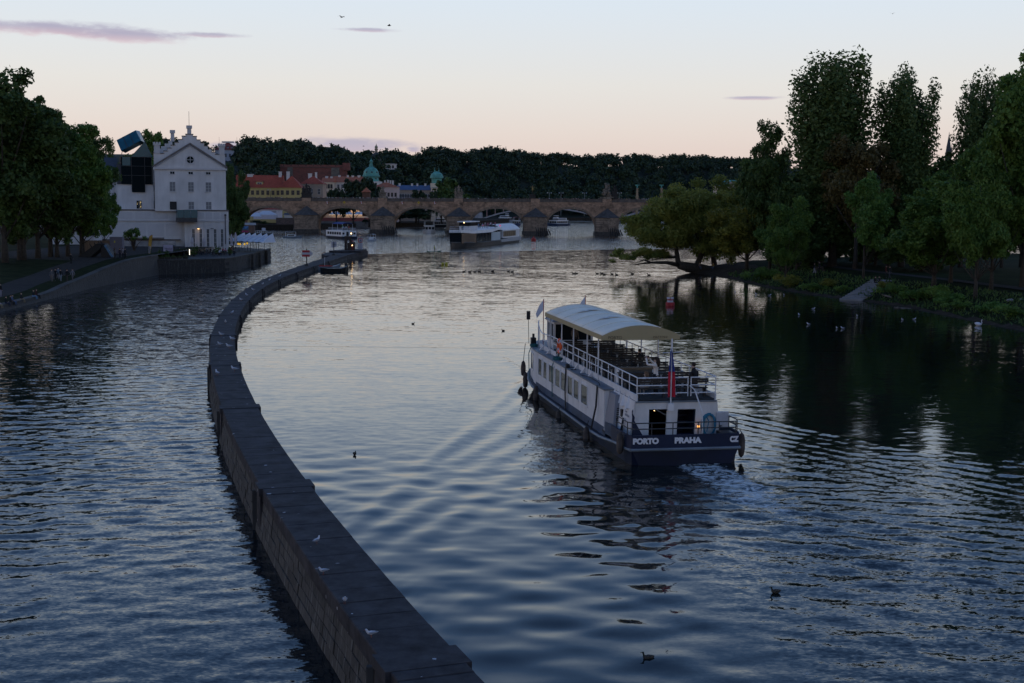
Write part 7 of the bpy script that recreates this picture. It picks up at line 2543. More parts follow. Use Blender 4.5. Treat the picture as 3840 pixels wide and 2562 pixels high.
def arc_roof(x0, x1, y0, y1, z, rise, n=10, thick=.06):
	b = MB()
	mid, hw = (x0 + x1) / 2, (x1 - x0) / 2
	for i in range(n):
		t0, t1 = -1 + 2 * i / n, -1 + 2 * (i + 1) / n
		za, zb = z + rise * (1 - t0 * t0), z + rise * (1 - t1 * t1)
		b.hexa([(mid + hw * t0, y0, za), (mid + hw * t1, y0, zb), (mid + hw * t1, y1, zb), (mid + hw * t0, y1, za), (mid + hw * t0, y0, za + thick), (mid + hw * t1, y0, zb + thick), (mid + hw * t1, y1, zb + thick), (mid + hw * t0, y1, za + thick)])
	return b
def build_far_boats():
	M_LGREY = mat('light grey hull', (.30, .31, .33), .5, .12, .6)
	# long event boat in front of the bridge
	bow, stern = G(1690, 932, ZL), G(1915, 906, ZL)
	r, L = far_boat('event_boat', 'long white event boat with glazed saloon and guests on its roof', bow, stern, 7.2, mat('black hull', (.014, .015, .018), .45, .25, .6), 1.35)
	hw = 3.3
	MB().hexa([(-3.7, 0, .6), (-3.62, L * .38, .6), (-3.4, L * .38, .6), (-3.4, 0, .6), (-3.7, 0, 1.9), (-3.66, L * .38, 1.5), (-3.4, L * .38, 1.5), (-3.4, 0, 1.9)]).hexa([(3.7, 0, .6), (3.62, L * .38, .6), (3.4, L * .38, .6), (3.4, 0, .6), (3.7, 0, 1.9), (3.66, L * .38, 1.5), (3.4, L * .38, 1.5), (3.4, 0, 1.9)]).build('grey_side', M_LGREY, r)
	# saloon glazing forward, mullions one by one
	ya, yb = L * .38, L * .93
	sal = MB()
	sal.prism([(-hw, ya), (hw, ya), (hw, L * .78), (hw * .55, yb), (-hw * .55, yb), (-hw, L * .78)], 1.3, 4.2)
	sal.build('saloon_glass', M_BOATG, r)
	for k in range(9):
		y = lerp(ya, L * .78, k / 8)
		for s in (-1, 1):
			MB().box(s * hw - .07, s * hw + .07, y - .07, y + .07, 1.3, 4.2).build('mullion', M_RAIL if k < 3 else M_BLACK, r)
	MB().box(-hw - .04, -hw + .02, ya + .4, ya + L * .16, 1.4, 4.0).build('saloon_curtain', mat('white curtain', (.42, .46, .47), .8, .1, 3, stretch=(1, 6, .3)), r)
	# swooping white roof
	b = MB()
	prev = None
	for k in range(15):
		t = k / 14
		y = lerp(ya - .5, yb + .8, t)
		w = hw + .35 if t < .72 else lerp(hw + .35, hw * .55, (t - .72) / .28)
		zl = 4.15 + .55 * (1 - sstep(.1, .35, np.array(t))) + .35 * float(sstep(.75, 1, np.array(t)))
		if prev:
			y0, w0, z0 = prev
			b.hexa([(-w0, y0, z0 - .1), (w0, y0, z0 - .1), (w, y, zl - .1), (-w, y, zl - .1), (-w0 * .95, y0, z0 + .75), (w0 * .95, y0, z0 + .75), (w * .95, y, zl + .75), (-w * .95, y, zl + .75)])
		prev = (y, w, zl)
	b.build('saloon_roof', M_BW, r)
	# raised aft hall with arched roof
	MB().box(-3.3, 3.3, 1.0, L * .34, 1.8, 4.3).build('aft_hall_wall', M_BW, r)
	for s in (-1, 1):
		for k in range(6):
			y0 = lerp(L * .09, L * .33, k / 6)
			MB().box(s * 3.33 - .03, s * 3.33 + .03, y0 + .08, y0 + L * .04 - .08, 2.3, 4.0).build('aft_window', mat('amber interior', (.10, .065, .03), .4, .3, 1), r)
	ar = arc_roof(-3.4, 3.4, .8, L * .36, 4.3, 1.9)
	ar.build('aft_roof', M_BW, r)
	f = MB()
	f.slabxz([(3.2 * math.cos(a), 1.4 + (4.4 if 0 < a < PI else 0) * (math.sin(a) ** .6 if math.sin(a) > 0 else 0)) for a in np.linspace(0, PI, 12)], L * .362, L * .366)
	f.build('arch_front', M_BOATG, r)
	# roof rail, wheelhouse
	MB().box(-1.6, 1.6, L * .68, L * .80, 4.9, 6.2).build('wheelhouse', M_BW, r)
	MB().box(-1.64, 1.64, L * .677, L * .803, 6.2, 7.3).build('wheelhouse_glass', M_BOATG, r)
	MB().box(-1.9, 1.9, L * .66, L * .82, 7.3, 7.6).build('wheelhouse_roof', M_BW, r)
	rail = MB()
	for s in (-1, 1):
		for z in (5.4, 5.85):
			rail.tube([(s * 3.2, L * .42, z), (s * 3.2, L * .78, z), (s * 1.8, L * .93, z + .2)], .04, 4)
	rail.build('roof_rail', M_RAIL, r)
	MB().ball((0, L * .81, 7.2), .14, n=6, m=4).build('mast_lamp', M_WARM, r)
	MB().ball((2.9, L * .365, 5.9), .22, n=6, m=4).ball((-2.9, L * .365, 5.9), .22, n=6, m=4).build('red_lamp', mat('red lamp', (.9, .05, .1), .4, 0, emit=((1, .05, .1), .8)), r)
	roof_people.append((r, L))
	# white boat with blue canopy behind the piles
	c = G(1313, 897, ZL)
	f = Vector((c.x * .01, 1, 0)).normalized()
	r, L = far_boat('blue_canopy_boat', 'white double deck boat with blue canopy behind the wooden piles', c + f * 20, c, 6.0, M_NAVY, .9)
	MB().box(-2.7, 2.7, .8, 16, .8, 2.9).build('cabin', M_BW, r)
	MB().box(-1.1, -.2, .74, .8, 1.1, 2.6).build('door', M_BLACK, r)
	for x in (-2.2, 1.0, 2.0):
		MB().box(x - .35, x + .35, .72, .8, 1.6, 2.3).build('window', M_BOATG, r)
	for s in (-1, 1):
		for k in range(6):
			MB().box(s * 2.72 - .02, s * 2.72 + .02, 2 + 2.2 * k, 3.5 + 2.2 * k, 1.5, 2.4).build('side_window', M_BOATG, r)
	b = MB()
	for z in (3.4, 3.8):
		b.tube([(-2.6, 14, z), (-2.6, 1, z), (2.6, 1, z), (2.6, 14, z)], .04, 4)
	b.build('deck_rail', M_RAIL, r)
	arc_roof(-1.95, 2.1, 2.5, 12, 5.2, .55).build('canopy', mat('blue canvas', (.02, .045, .17), .85, .15, 1), r)
	for x in (-1.9, 2.05):
		for y in (2.6, 7, 11.8):
			MB().tube([(x, y, 2.9), (x, y, 5.25)], .05, 5).build('canopy_post', M_RAIL, r)
	MB().tube([(-2.6, .8, 3.0), (-2.8, .5, 5.0)], .035, 5).build('flagstaff', M_RAIL, r)
	MB().box(-2.85, -2.6, .45, .5, 4.1, 4.9).build('green_flag', mat('green flag', (.03, .18, .06), .8), r)
	deck_boats.append((r, 3.0, [(-.9, 3.5), (.2, 4.2), (.9, 3.2), (1.4, 5), (-.3, 6)]))
	# small boats
	def launch(px, py, L, beam, label, canopy, hm, cm, Y=None, ang=0.0, cab=True):
		c = G(px, py, ZL)
		f = Vector((math.sin(ang), math.cos(ang), 0))
		r, L = far_boat('motor_launch', label, c + f * L / 2, c - f * L / 2, beam, hm, .55)
		if cab:
			MB().box(-beam * .36, beam * .36, L * .2, L * .65, .5, 1.25).build('cabin', M_BW, r)
			for s in (-1, 1):
				MB().box(s * beam * .365 - .02, s * beam * .365 + .02, L * .25, L * .6, .75, 1.1).build('window', M_BOATG, r)
		if canopy:
			arc_roof(-beam * .42, beam * .42, L * .1, L * .7, 2.15, .18).build('canopy', cm, r)
			for s in (-1, 1):
				for t in (.12, .68):
					MB().tube([(s * beam * .4, L * t, .5), (s * beam * .4, L * t, 2.2)], .04, 4).build('canopy_post', M_RAIL, r)
		return r
	launch(1396, 904, 5.5, 2.3, 'small launch with grey canopy and stern light', True, M_LGREY, M_BG, ang=.15)
	launch(1097, 893, 6.5, 2.4, 'low canopied launch near the left bridge pier', True, M_BG, mat('brown canvas', (.10, .085, .075), .85), ang=1.45)
	launch(1828, 829, 9, 3, 'white speedboat passing under the fourth arch', False, M_BW, None, ang=1.3)
	for px0, px1, py, beam, nm_, lab, hm, decks, cm in (
			(1632, 1584, 875, 4.6, 'canopied_boat', 'small white cruise boat with tan canopy at the third arch', M_BW, 1, mat('tan canvas', (.28, .23, .15), .85)),
			(1700, 1622, 852, 6.0, 'flat_roof_boat', 'long boat with flat white roof behind the third arch', mat('black hull', (.014, .015, .018)), 2, M_BW),
			(1925, 1872, 833, 6.5, 'steamer', 'pale grey steamer moored beyond the fourth arch', M_LGREY, 2, M_LGREY),
			(1920, 1952, 848, 5.0, 'tug_boat', 'red and blue tug behind the fourth arch', mat('tug blue', (.02, .035, .09), .5, .2, 1), 1, M_RED_),
			(2053, 2125, 847, 6.5, 'ferry_boat', 'white ferry with blue windows under the fifth arch', mat('ferry navy', (.015, .03, .07), .5, .2, 1), 2, M_BW)):
		a, b_ = G(px0, py, ZL), G(px1, py - 1, ZL)
		if nm_ in ('canopied_boat', 'tug_boat'):
			mid = (a + b_) / 2
			w = abs(a.x - b_.x)
			a, b_ = mid + Vector((w * .18, -5, 0)), mid + Vector((-w * .1, 6, 0))
			beam = w * .9
		r, L = far_boat(nm_, lab, a if nm_ != 'ferry_boat' else a, b_, beam, hm, 1.3)
		h = beam / 2 * .8
		MB().box(-h, h, L * .12, L * .72, 1.0, 3.1).build('cabin', M_BW, r)
		for s in (-1, 1):
			for k in range(6):
				y0 = lerp(L * .14, L * .70, k / 6)
				MB().box(s * h - .03, s * h + .04 * (1 if s > 0 else .0) + .03, y0 + .1, y0 + L * .09 - .1, 1.6, 2.7).build('side_window', M_BOATG, r)
		for k in range(3):
			x0 = lerp(-h, h, k / 3)
			MB().box(x0 + .15, x0 + 2 * h / 3 - .15, L * .72, L * .725, 1.6, 2.7).build('front_window', M_BOATG, r)
		MB().box(-h - .2, h + .2, L * .10, L * .75, 3.1, 3.3).build('deck', M_BW, r)
		if decks == 2:
			MB().box(-h * .8, h * .8, L * .15, L * .6, 3.3, 4.6).build('upper_cabin', M_BW if nm_ != 'ferry_boat' else M_BW, r)
			MB().box(-h * .82, h * .82, L * .2, L * .62, 3.7, 4.3).build('upper_glass', M_BOATG, r)
			if nm_ != 'flat_roof_boat':
				MB().box(-1.1, 1.1, L * .5, L * .62, 4.6, 6.2).build('wheelhouse', M_BW, r)
				MB().box(-1.15, 1.15, L * .5 + .1, L * .625, 5.2, 5.9).build('wheelhouse_glass', M_BOATG, r)
				MB().tube([(0, L * .45, 4.6), (0, L * .45, 8.6)], .08, 5).build('mast', M_STEEL, r)
		else:
			arc_roof(-h, h, L * .1, L * .7, 4.9, .3).build('canopy', cm, r)
			for s in (-1, 1):
				for t in (.12, .4, .68):
					MB().tube([(s * h * .95, L * t, 3.3), (s * h * .95, L * t, 4.95)], .06, 4).build('canopy_post', M_RAIL, r)
		if nm_ == 'tug_boat':
			MB().box(-h * 1.26, h * 1.26, -.02, .04, .0, .5).build('red_boot', M_RED_, r)
	# ticket barge on the left
	c = G(958, 884, ZL)
	r = thing('ticket_barge', 'dark moored barge with a ticket kiosk below the bridge', 'boat', (c.x, c.y, ZL), .05)
	MB().prism([(-5.5, -2), (5.0, -2), (6.2, 0), (5.0, 2), (-5.5, 2)], -.5, 1.0).build('hull', M_BLACK, r)
	MB().box(-5.0, -.3, -1.5, 1.5, 1.0, 4.0).build('kiosk', mat('kiosk wall', (.12, .075, .06), .9, .2, 1), r)
	MB().box(-5.3, 0, -1.9, 1.9, 4.0, 4.8).build('kiosk_roof', mat('kiosk roof', (.30, .33, .38), .7, .1, 1), r)
	MB().box(-4.9, -2.4, -1.56, -1.5, 2.3, 3.6).build('poster', mat('poster', (.06, .14, .28), .7, .8, 1.5), r)
	MB().box(-4.9, -2.4, -1.55, -1.5, 1.3, 1.9).build('magenta_strip', mat('magenta', (.28, .03, .10), .7, .2, 1), r)
	MB().box(2.6, 4.0, -1.3, -1.2, 1.9, 3.0).build('notice_board', mat('notice', (.40, .40, .46), .7, .1, 3), r)
	MB().tube([(3.3, -1.2, 1.0), (3.3, -1.2, 1.9)], .06, 5).build('notice_post', M_STEEL, r)
	b = MB()
	for k in range(7):
		b.tube([(0.4 + k * .7, -1.8, 1.0), (.4 + k * .7, -1.8, 2.0)], .035, 4)
	b.tube([(.4, -1.8, 2.0), (4.6, -1.8, 2.0)], .035, 4)
	b.build('railing', M_RAIL, r)
	# green rowing boat with a standing man, above the sill
	c = G(1625, 950, -.8)
	r = thing('rowing_boat', 'small green rowing boat with a standing man near the weir', 'boat', (c.x, c.y, -.85), -1.45)
	loft(MB(), [(-1.7, .45, .62, .3, -.15), (-1.0, .62, .5, .5, -.2), (.6, .62, .5, .5, -.2), (1.4, .35, .62, .2, -.15), (1.9, .05, .75, .02, -.05)]).build('hull', mat('boat green', (.02, .075, .045), .6, .2, 1), r)
	MB().box(-.6, .6, -.6, -.4, .42, .5).build('thwart', M_WOODT, r)
	row_boat.append(c)
	# two rowboats moored along the wall
	for k, (px, py, rz, lab) in enumerate(((1222, 1004, -1.2, 'dark moored rowboat with red trim under the training wall, nearer one'), (1252, 1012, -1.05, 'dark moored rowboat under the training wall, right of the red trimmed one'))):
		c = G(px, py + 8, 0)
		r = thing('moored_rowboat', lab, 'boat', (c.x, c.y, 0), rz, 'rowboats under the wall')
		loft(MB(), [(-2.2, .7, .75, .5, -.2), (-1.2, .9, .6, .7, -.25), (1.0, .9, .6, .7, -.25), (2.0, .5, .8, .3, -.2), (2.6, .06, 1.1, .03, -.05)]).build('hull', M_BLACK if k else M_BG, r)
		MB().box(-.8, .8, -.8, -.5, .55, .62).box(-.8, .8, .4, .7, .55, .62).build('thwart', M_WOOD, r)
		if k == 0:
			MB().tube([(-.88, -1.4, .68), (-.88, 1.0, .68)], .07, 5).tube([(.88, -1.4, .68), (.88, 1.0, .68)], .07, 5).build('red_trim', M_RED_, r)
			MB().tube([(0, -.2, .3), (0, -.2, 2.2)], .03, 4).build('pole', M_RAIL, r)
roof_people, deck_boats, row_boat = [], [], []
build_far_boats()
def build_marks():
	"""signs on the wall head, piles, buoys"""
	M_POST = mat('sign post', (.02, .02, .022), .6)
	M_SW = mat('sign white paint', (.36, .35, .39), .7, .06, 2)
	M_SR = mat('sign red paint', (.30, .025, .03), .7, .1, 2)
	# red-white arrow sign
	base = G(1150, 996, .92)
	Y = base.y
	r = thing('arrow_sign', 'red and white striped arrow sign on the training wall', 'sign', base)
	z = lambda py: W(1150, py, Y).z - .92
	x = lambda px: W(px, 950, Y).x - base.x
	MB().tube([(0, 0, 0), (0, 0, z(934))], .09, 6).box(-.3, .3, -.3, .3, 0, .25).build('post', M_POST, r)
	for a, b_, m_ in ((939, 947, M_SR), (947, 955, M_SW), (955, 963, M_SR)):
		MB().box(x(1133), x(1162), -.12, -.09, z(b_), z(a)).build('stripe', m_, r)
	MB().slabxz([(x(1162), z(963)), (x(1175), z(951)), (x(1162), z(939))], -.12, -.09).build('arrow_point', M_SW, r)
	# white board in four fields
	base = G(1252, 957, .92)
	Y = base.y
	r = thing('board_sign', 'white square sign board on a thin post at the wall head', 'sign', base)
	z = lambda py: W(1252, py, Y).z - .92
	x = lambda px: W(px, 920, Y).x - base.x
	MB().tube([(0, 0, 0), (0, 0, z(906))], .09, 6).box(-.3, .3, -.3, .3, 0, .2).build('post', M_POST, r)
	for a, b_ in ((1242, 1252), (1253, 1262)):
		for c, d in ((906, 916.5), (917.5, 927)):
			MB().box(x(a), x(b_), .1, .13, z(d), z(c)).build('panel', M_SW, r)
	MB().box(x(1242), x(1262), .06, .1, z(917.4), z(916.6)).build('cross_bar', M_POST, r)
	# red framed arrow sign with a white plate under it
	base = G(1352, 937, 1.36)
	Y = base.y
	r = thing('framed_sign', 'red framed square sign with black arrow above a white plate', 'sign', base)
	z = lambda py: W(1352, py, Y).z - 1.36
	x = lambda px: W(px, 910, Y).x - base.x
	MB().tube([(0, .1, 0), (0, .1, z(895))], .08, 6).build('post', M_POST, r)
	MB().box(x(1343), x(1359), -.03, .03, z(910), z(894)).build('red_frame', M_SR, r)
	MB().box(x(1346), x(1357), -.06, -.03, z(907.5), z(896.5)).build('white_field', M_SW, r)
	MB().slabxz([(x(1348.5), z(902)), (x(1354.5), z(897.5)), (x(1353), z(902)), (x(1354.5), z(906.5))], -.09, -.06).build('black_arrow', M_BLACK, r)
	MB().box(x(1342.5), x(1359.5), -.03, .03, z(935), z(912)).build('white_plate', M_SW, r)
	# mooring piles
	base = G(1311, 938, 1.36)
	Y = base.y
	r = thing('mooring_piles', 'tall dark brown mooring piles with crossbeam on the wall head', 'mooring post', base)
	z = lambda py: W(1311, py, Y).z - 1.36
	x = lambda px: W(px, 910, Y).x - base.x
	M_PILE = mat('rusty pile', (.045, .032, .026), .85, .35, 1.5)
	for a, b_, t in ((1292.5, 1301, 886), (1310, 1319, 886)):
		MB().box(x(a), x(b_), -.4, .4, 0, z(t)).build('pile', M_PILE, r)
	MB().box(x(1292.5), x(1319), -.45, .45, z(897), z(886)).build('crossbeam', M_PILE, r)
	MB().box(x(1303), x(1310), -.3, .3, 0, z(911)).box(x(1319), x(1331), -.4, .4, 0, z(908)).build('low_pile', M_PILE, r)
	MB().box(x(1320), x(1323), -.45, -.4, z(907), z(902)).box(x(1325), x(1328), -.45, -.4, z(907), z(902)).build('small_marks', M_SR, r)
	MB().box(x(1321), x(1322), -.45, -.4, 0, z(920)).box(x(1324), x(1325), -.45, -.4, 0, z(922)).build('red_stripe', M_SR, r)
	MB().tube([(x(1317), 0, z(886)), (x(1317), 0, z(876))], .06, 5).build('lamp_pole', M_POST, r)
	MB().ball((x(1317), 0, z(876)), .13, n=6, m=4).ball((x(1322), -.5, z(920)), .1, n=6, m=4).build('lamp', M_WARM, r)
	# striped buoy near, red and yellow ones far
	p = G(2513, 1146, 0)
	r = thing('striped_buoy', 'red and white striped buoy floating behind the tour boat', 'buoy', p)
	h = W(2513, 1116, p.y).z
	MB().lathe([(.35, -.3), (.52, 0), (.55, h * .25), (.5, h * .42)], 10).build('base', M_SR, r)
	MB().lathe([(.36, h * .42), (.36, h * .66)], 10).build('white_band', M_SW, r)
	MB().lathe([(.36, h * .66), (.34, h * .8)], 10).build('red_band', M_SR, r)
	MB().box(-.4, -.06, -.1, .1, h * .8, h * 1.05).box(.06, .4, -.1, .1, h * .8, h * 1.05).build('top_mark', M_SW, r)
	p = G(2001, 905, ZL)
	r = thing('red_buoy', 'plain red buoy on the lower river below the bridge', 'buoy', p)
	MB().lathe([(.6, -.3), (.85, .1), (.85, .9), (.4, 1.2)], 10).build('body', M_RED_, r)
	MB().lathe([(.2, 1.2), (.2, 1.6)], 6).build('top', M_RED_, r)
	p = G(1667, 993, 0)
	r = thing('yellow_buoy', 'small yellow double buoy above the weir', 'buoy', p)
	M_Y = mat('buoy yellow', (.42, .33, .03), .6)
	MB().ball((-.35, 0, .15), .32, n=8, m=6).build('float', M_Y, r)
	MB().ball((.35, 0, .15), .32, n=8, m=6).build('float', M_Y, r)
build_marks()
# ---------------------------------------------------------------- people
M_SKIN = mat('skin', (.38, .24, .18), .6, .05, 5)
M_SHIRT = objcol('shirt cloth', 'shirt')
M_PANTS = objcol('trouser cloth', 'pants')
M_SHOE = mat('shoe leather', (.05, .045, .045), .7)
M_HAIR = objcol('hair', 'hair')
POSES = {}
def make_pose(key, mod, fingers=False):
	J = {'pel': (0, 0, .93, .125), 'wst': (0, 0, 1.08, .115), 'cst': (0, 0, 1.30, .135), 'nck': (0, 0, 1.47, .055), 'hd0': (0, -.01, 1.57, .080), 'hd1': (0, -.005, 1.68, .082), 'nos': (0, -.105, 1.60, .016)}
	for s, k in ((1, 'r'), (-1, 'l')):
		J.update({'sh' + k: (.18 * s, 0, 1.40, .062), 'el' + k: (.235 * s, .02, 1.13, .046), 'wr' + k: (.225 * s, -.07, .90, .032), 'hn' + k: (.22 * s, -.10, .82, .034),
				  'hp' + k: (.095 * s, 0, .88, .095), 'kn' + k: (.10 * s, -.02, .49, .062), 'an' + k: (.10 * s, .03, .09, .042), 'to' + k: (.105 * s, -.13, .04, .036), 'ea' + k: (.088 * s, .0, 1.60, .018)})
	J.update(mod)
	J = {k: (v if len(v) == 4 else (*v, 0)) for k, v in J.items()}
	base = {'pel': .125}
	B = [('pel', 'wst', 1), ('wst', 'cst', 1), ('cst', 'nck', 1), ('nck', 'hd0', 0), ('hd0', 'hd1', 0), ('hd0', 'nos', 0)]
	for k in 'rl':
		B += [('cst', 'sh' + k, 1), ('sh' + k, 'el' + k, 1), ('el' + k, 'wr' + k, 1), ('wr' + k, 'hn' + k, 0), ('pel', 'hp' + k, 2), ('hp' + k, 'kn' + k, 2), ('kn' + k, 'an' + k, 2), ('an' + k, 'to' + k, 3), ('hd0', 'ea' + k, 0)]
	if fingers:
		for k in 'rl':
			h, w = Vector(J['hn' + k][:3]), Vector(J['wr' + k][:3])
			d = (h - w).normalized()
			sd = d.cross(Vector((0, 0, 1)) if abs(d.z) < .9 else Vector((0, 1, 0))).normalized()
			pn = d.cross(sd)
			for q in range(4):
				a = h + sd * (q - 1.5) * .021 + d * .03
				ln = (.055, .068, .064, .048)[q]
				for nm_, p in (('f%s%da' % (k, q), a + d * ln * .6 + pn * .006), ('f%s%db' % (k, q), a + d * ln + pn * .025)):
					J[nm_] = (*p, .0085)
				B += [('hn' + k, 'f%s%da' % (k, q), 0), ('f%s%da' % (k, q), 'f%s%db' % (k, q), 0)]
			t = w + d * .03 - sd * .045
			J['t%sa' % k] = (*t, .012)
			J['t%sb' % k] = (*(t + d * .045 - sd * .01), .010)
			B += [('wr' + k, 't%sa' % k, 0), ('t%sa' % k, 't%sb' % k, 0)]
	names = list(J)
	me = bpy.data.meshes.new('body')
	me.from_pydata([J[n][:3] for n in names], [(names.index(a), names.index(b)) for a, b, _ in B], [])
	o = bpy.data.objects.new('body', me)
	COL.objects.link(o)
	sk = o.modifiers.new('skin', 'SKIN')
	for i, n in enumerate(names):
		v = me.skin_vertices[0].data[i]
		r = J[n][3] or .05
		v.radius = (r, r * (.72 if n in ('pel', 'wst', 'cst') else 1))
		v.use_root = n == 'pel'
	ss = o.modifiers.new('sub', 'SUBSURF')
	ss.levels = 1
	dg = bpy.context.evaluated_depsgraph_get()
	m2 = bpy.data.meshes.new_from_object(o.evaluated_get(dg))
	bpy.data.objects.remove(o)
	m2.name = 'body_' + key
	m2.materials.clear()
	for m in (M_SKIN, M_SHIRT, M_PANTS, M_SHOE):
		m2.materials.append(m)
	A = np.array([J[a][:3] for a, _, _ in B])
	D = np.array([J[b][:3] for _, b, _ in B]) - A
	L2 = np.maximum((D * D).sum(1), 1e-9)
	rr = np.array([(J[a][3] + J[b][3]) / 2 for a, b, _ in B])
	mi = []
	for p in m2.polygons:
		c = np.array(p.center)
		t = np.clip(((c - A) * D).sum(1) / L2, 0, 1)
		d = np.linalg.norm(c - (A + t[:, None] * D), axis=1) - rr
		mi.append(B[int(np.argmin(d))][2])
	m2.polygons.foreach_set('material_index', mi)
	m2.polygons.foreach_set('use_smooth', [True] * len(mi))
	h = Vector(J['hd1'][:3])
	short = MB().ball(h + Vector((0, .018, .012)), .094, .10, .098, 10, 7)
	short.v = [p if p[2] > h.z - .05 or p[1] > h.y else (p[0] * .7, p[1] + .05, p[2] + .03) for p in short.v]
	long_ = MB().ball(h + Vector((0, .02, .012)), .098, .105, .10, 10, 7)
	long_.tube([h + Vector((0, .06, .02)), h + Vector((0, .10, -.15)), h + Vector((0, .11, -.36))], [.09, .10, .05], 8)
	POSES[key] = (m2, short.mesh('hair', M_HAIR, True), long_.mesh('hair', M_HAIR, True))
def build_poses():
	make_pose('stand', {})
	make_pose('walk', {'knr': (.10, -.16, .50, .062), 'anr': (.10, -.20, .10, .042), 'tor': (.105, -.36, .05, .036), 'knl': (-.10, .04, .50, .062), 'anl': (-.10, .26, .14, .042), 'tol': (-.105, .12, .05, .036),
					   'elr': (.24, .12, 1.14, .046), 'wrr': (.23, .14, .90, .032), 'hnr': (.23, .14, .82, .034), 'ell': (-.24, -.08, 1.14, .046), 'wrl': (-.23, -.22, .95, .032), 'hnl': (-.23, -.28, .88, .034)})
	dz = -.43
	seat = {k: (v[0], v[1], v[2] + dz, v[3]) for k, v in {'pel': (0, 0, .93, .13), 'wst': (0, 0, 1.08, .115), 'cst': (0, -.04, 1.30, .135), 'nck': (0, -.07, 1.46, .055), 'hd0': (0, -.10, 1.56, .080), 'hd1': (0, -.10, 1.67, .082), 'nos': (0, -.20, 1.59, .016),
																   'shr': (.18, -.03, 1.39, .062), 'shl': (-.18, -.03, 1.39, .062), 'ear': (.088, -.1, 1.59, .018), 'eal': (-.088, -.1, 1.59, .018), 'elr': (.24, -.08, 1.13, .046), 'ell': (-.24, -.08, 1.13, .046),
																   'wrr': (.16, -.30, 1.04, .032), 'wrl': (-.16, -.30, 1.04, .032), 'hnr': (.12, -.37, 1.03, .034), 'hnl': (-.12, -.37, 1.03, .034), 'hpr': (.10, -.05, .90, .10), 'hpl': (-.10, -.05, .90, .10),
																   'knr': (.12, -.46, .93, .07), 'knl': (-.12, -.46, .93, .07), 'anr': (.12, -.46, .50, .042), 'anl': (-.12, -.46, .50, .042), 'tor': (.12, -.62, .46, .036), 'tol': (-.12, -.62, .46, .036)}.items()}
	make_pose('sit', seat)
	make_pose('sitF', seat, True)
	ledge = dict(seat)
	ledge.update({'anr': (.12, -.56, .10, .042), 'anl': (-.12, -.50, .10, .042), 'tor': (.12, -.70, .03, .036), 'tol': (-.12, -.64, .03, .036)})
	make_pose('ledge', ledge)
	make_pose('photoF', {'elr': (.27, -.24, 1.42, .046), 'wrr': (.12, -.36, 1.66, .032), 'hnr': (.08, -.38, 1.73, .034), 'ell': (-.27, -.24, 1.42, .046), 'wrl': (-.12, -.36, 1.66, .032), 'hnl': (-.08, -.38, 1.73, .034)}, True)
build_poses()
GREY, WHITE_, DARK, NAVY_, DENIM, BLUE_, KHAKI, RED_C, TAN_ = (.18, .18, .19), (.5, .49, .52), (.018, .018, .02), (.02, .025, .05), (.07, .11, .19), (.08, .16, .30), (.22, .17, .11), (.32, .05, .05), (.26, .21, .18)
def person(pose, pos, rz, label, shirt, pants, hair=(.03, .02, .015), long_hair=False, group=None, h=1.72):
	me, hs, hl = POSES[pose]
	o = link('person', me, None, pos, rz, label, 'person', group)
	o['shirt'], o['pants'], o['hair'] = list(map(float, shirt)), list(map(float, pants)), list(map(float, hair))
	k = h / 1.76
	o.scale = (k, k, k)
	c = link('hair', hl if long_hair else hs, o)
	c['hair'] = list(map(float, hair))
	return o
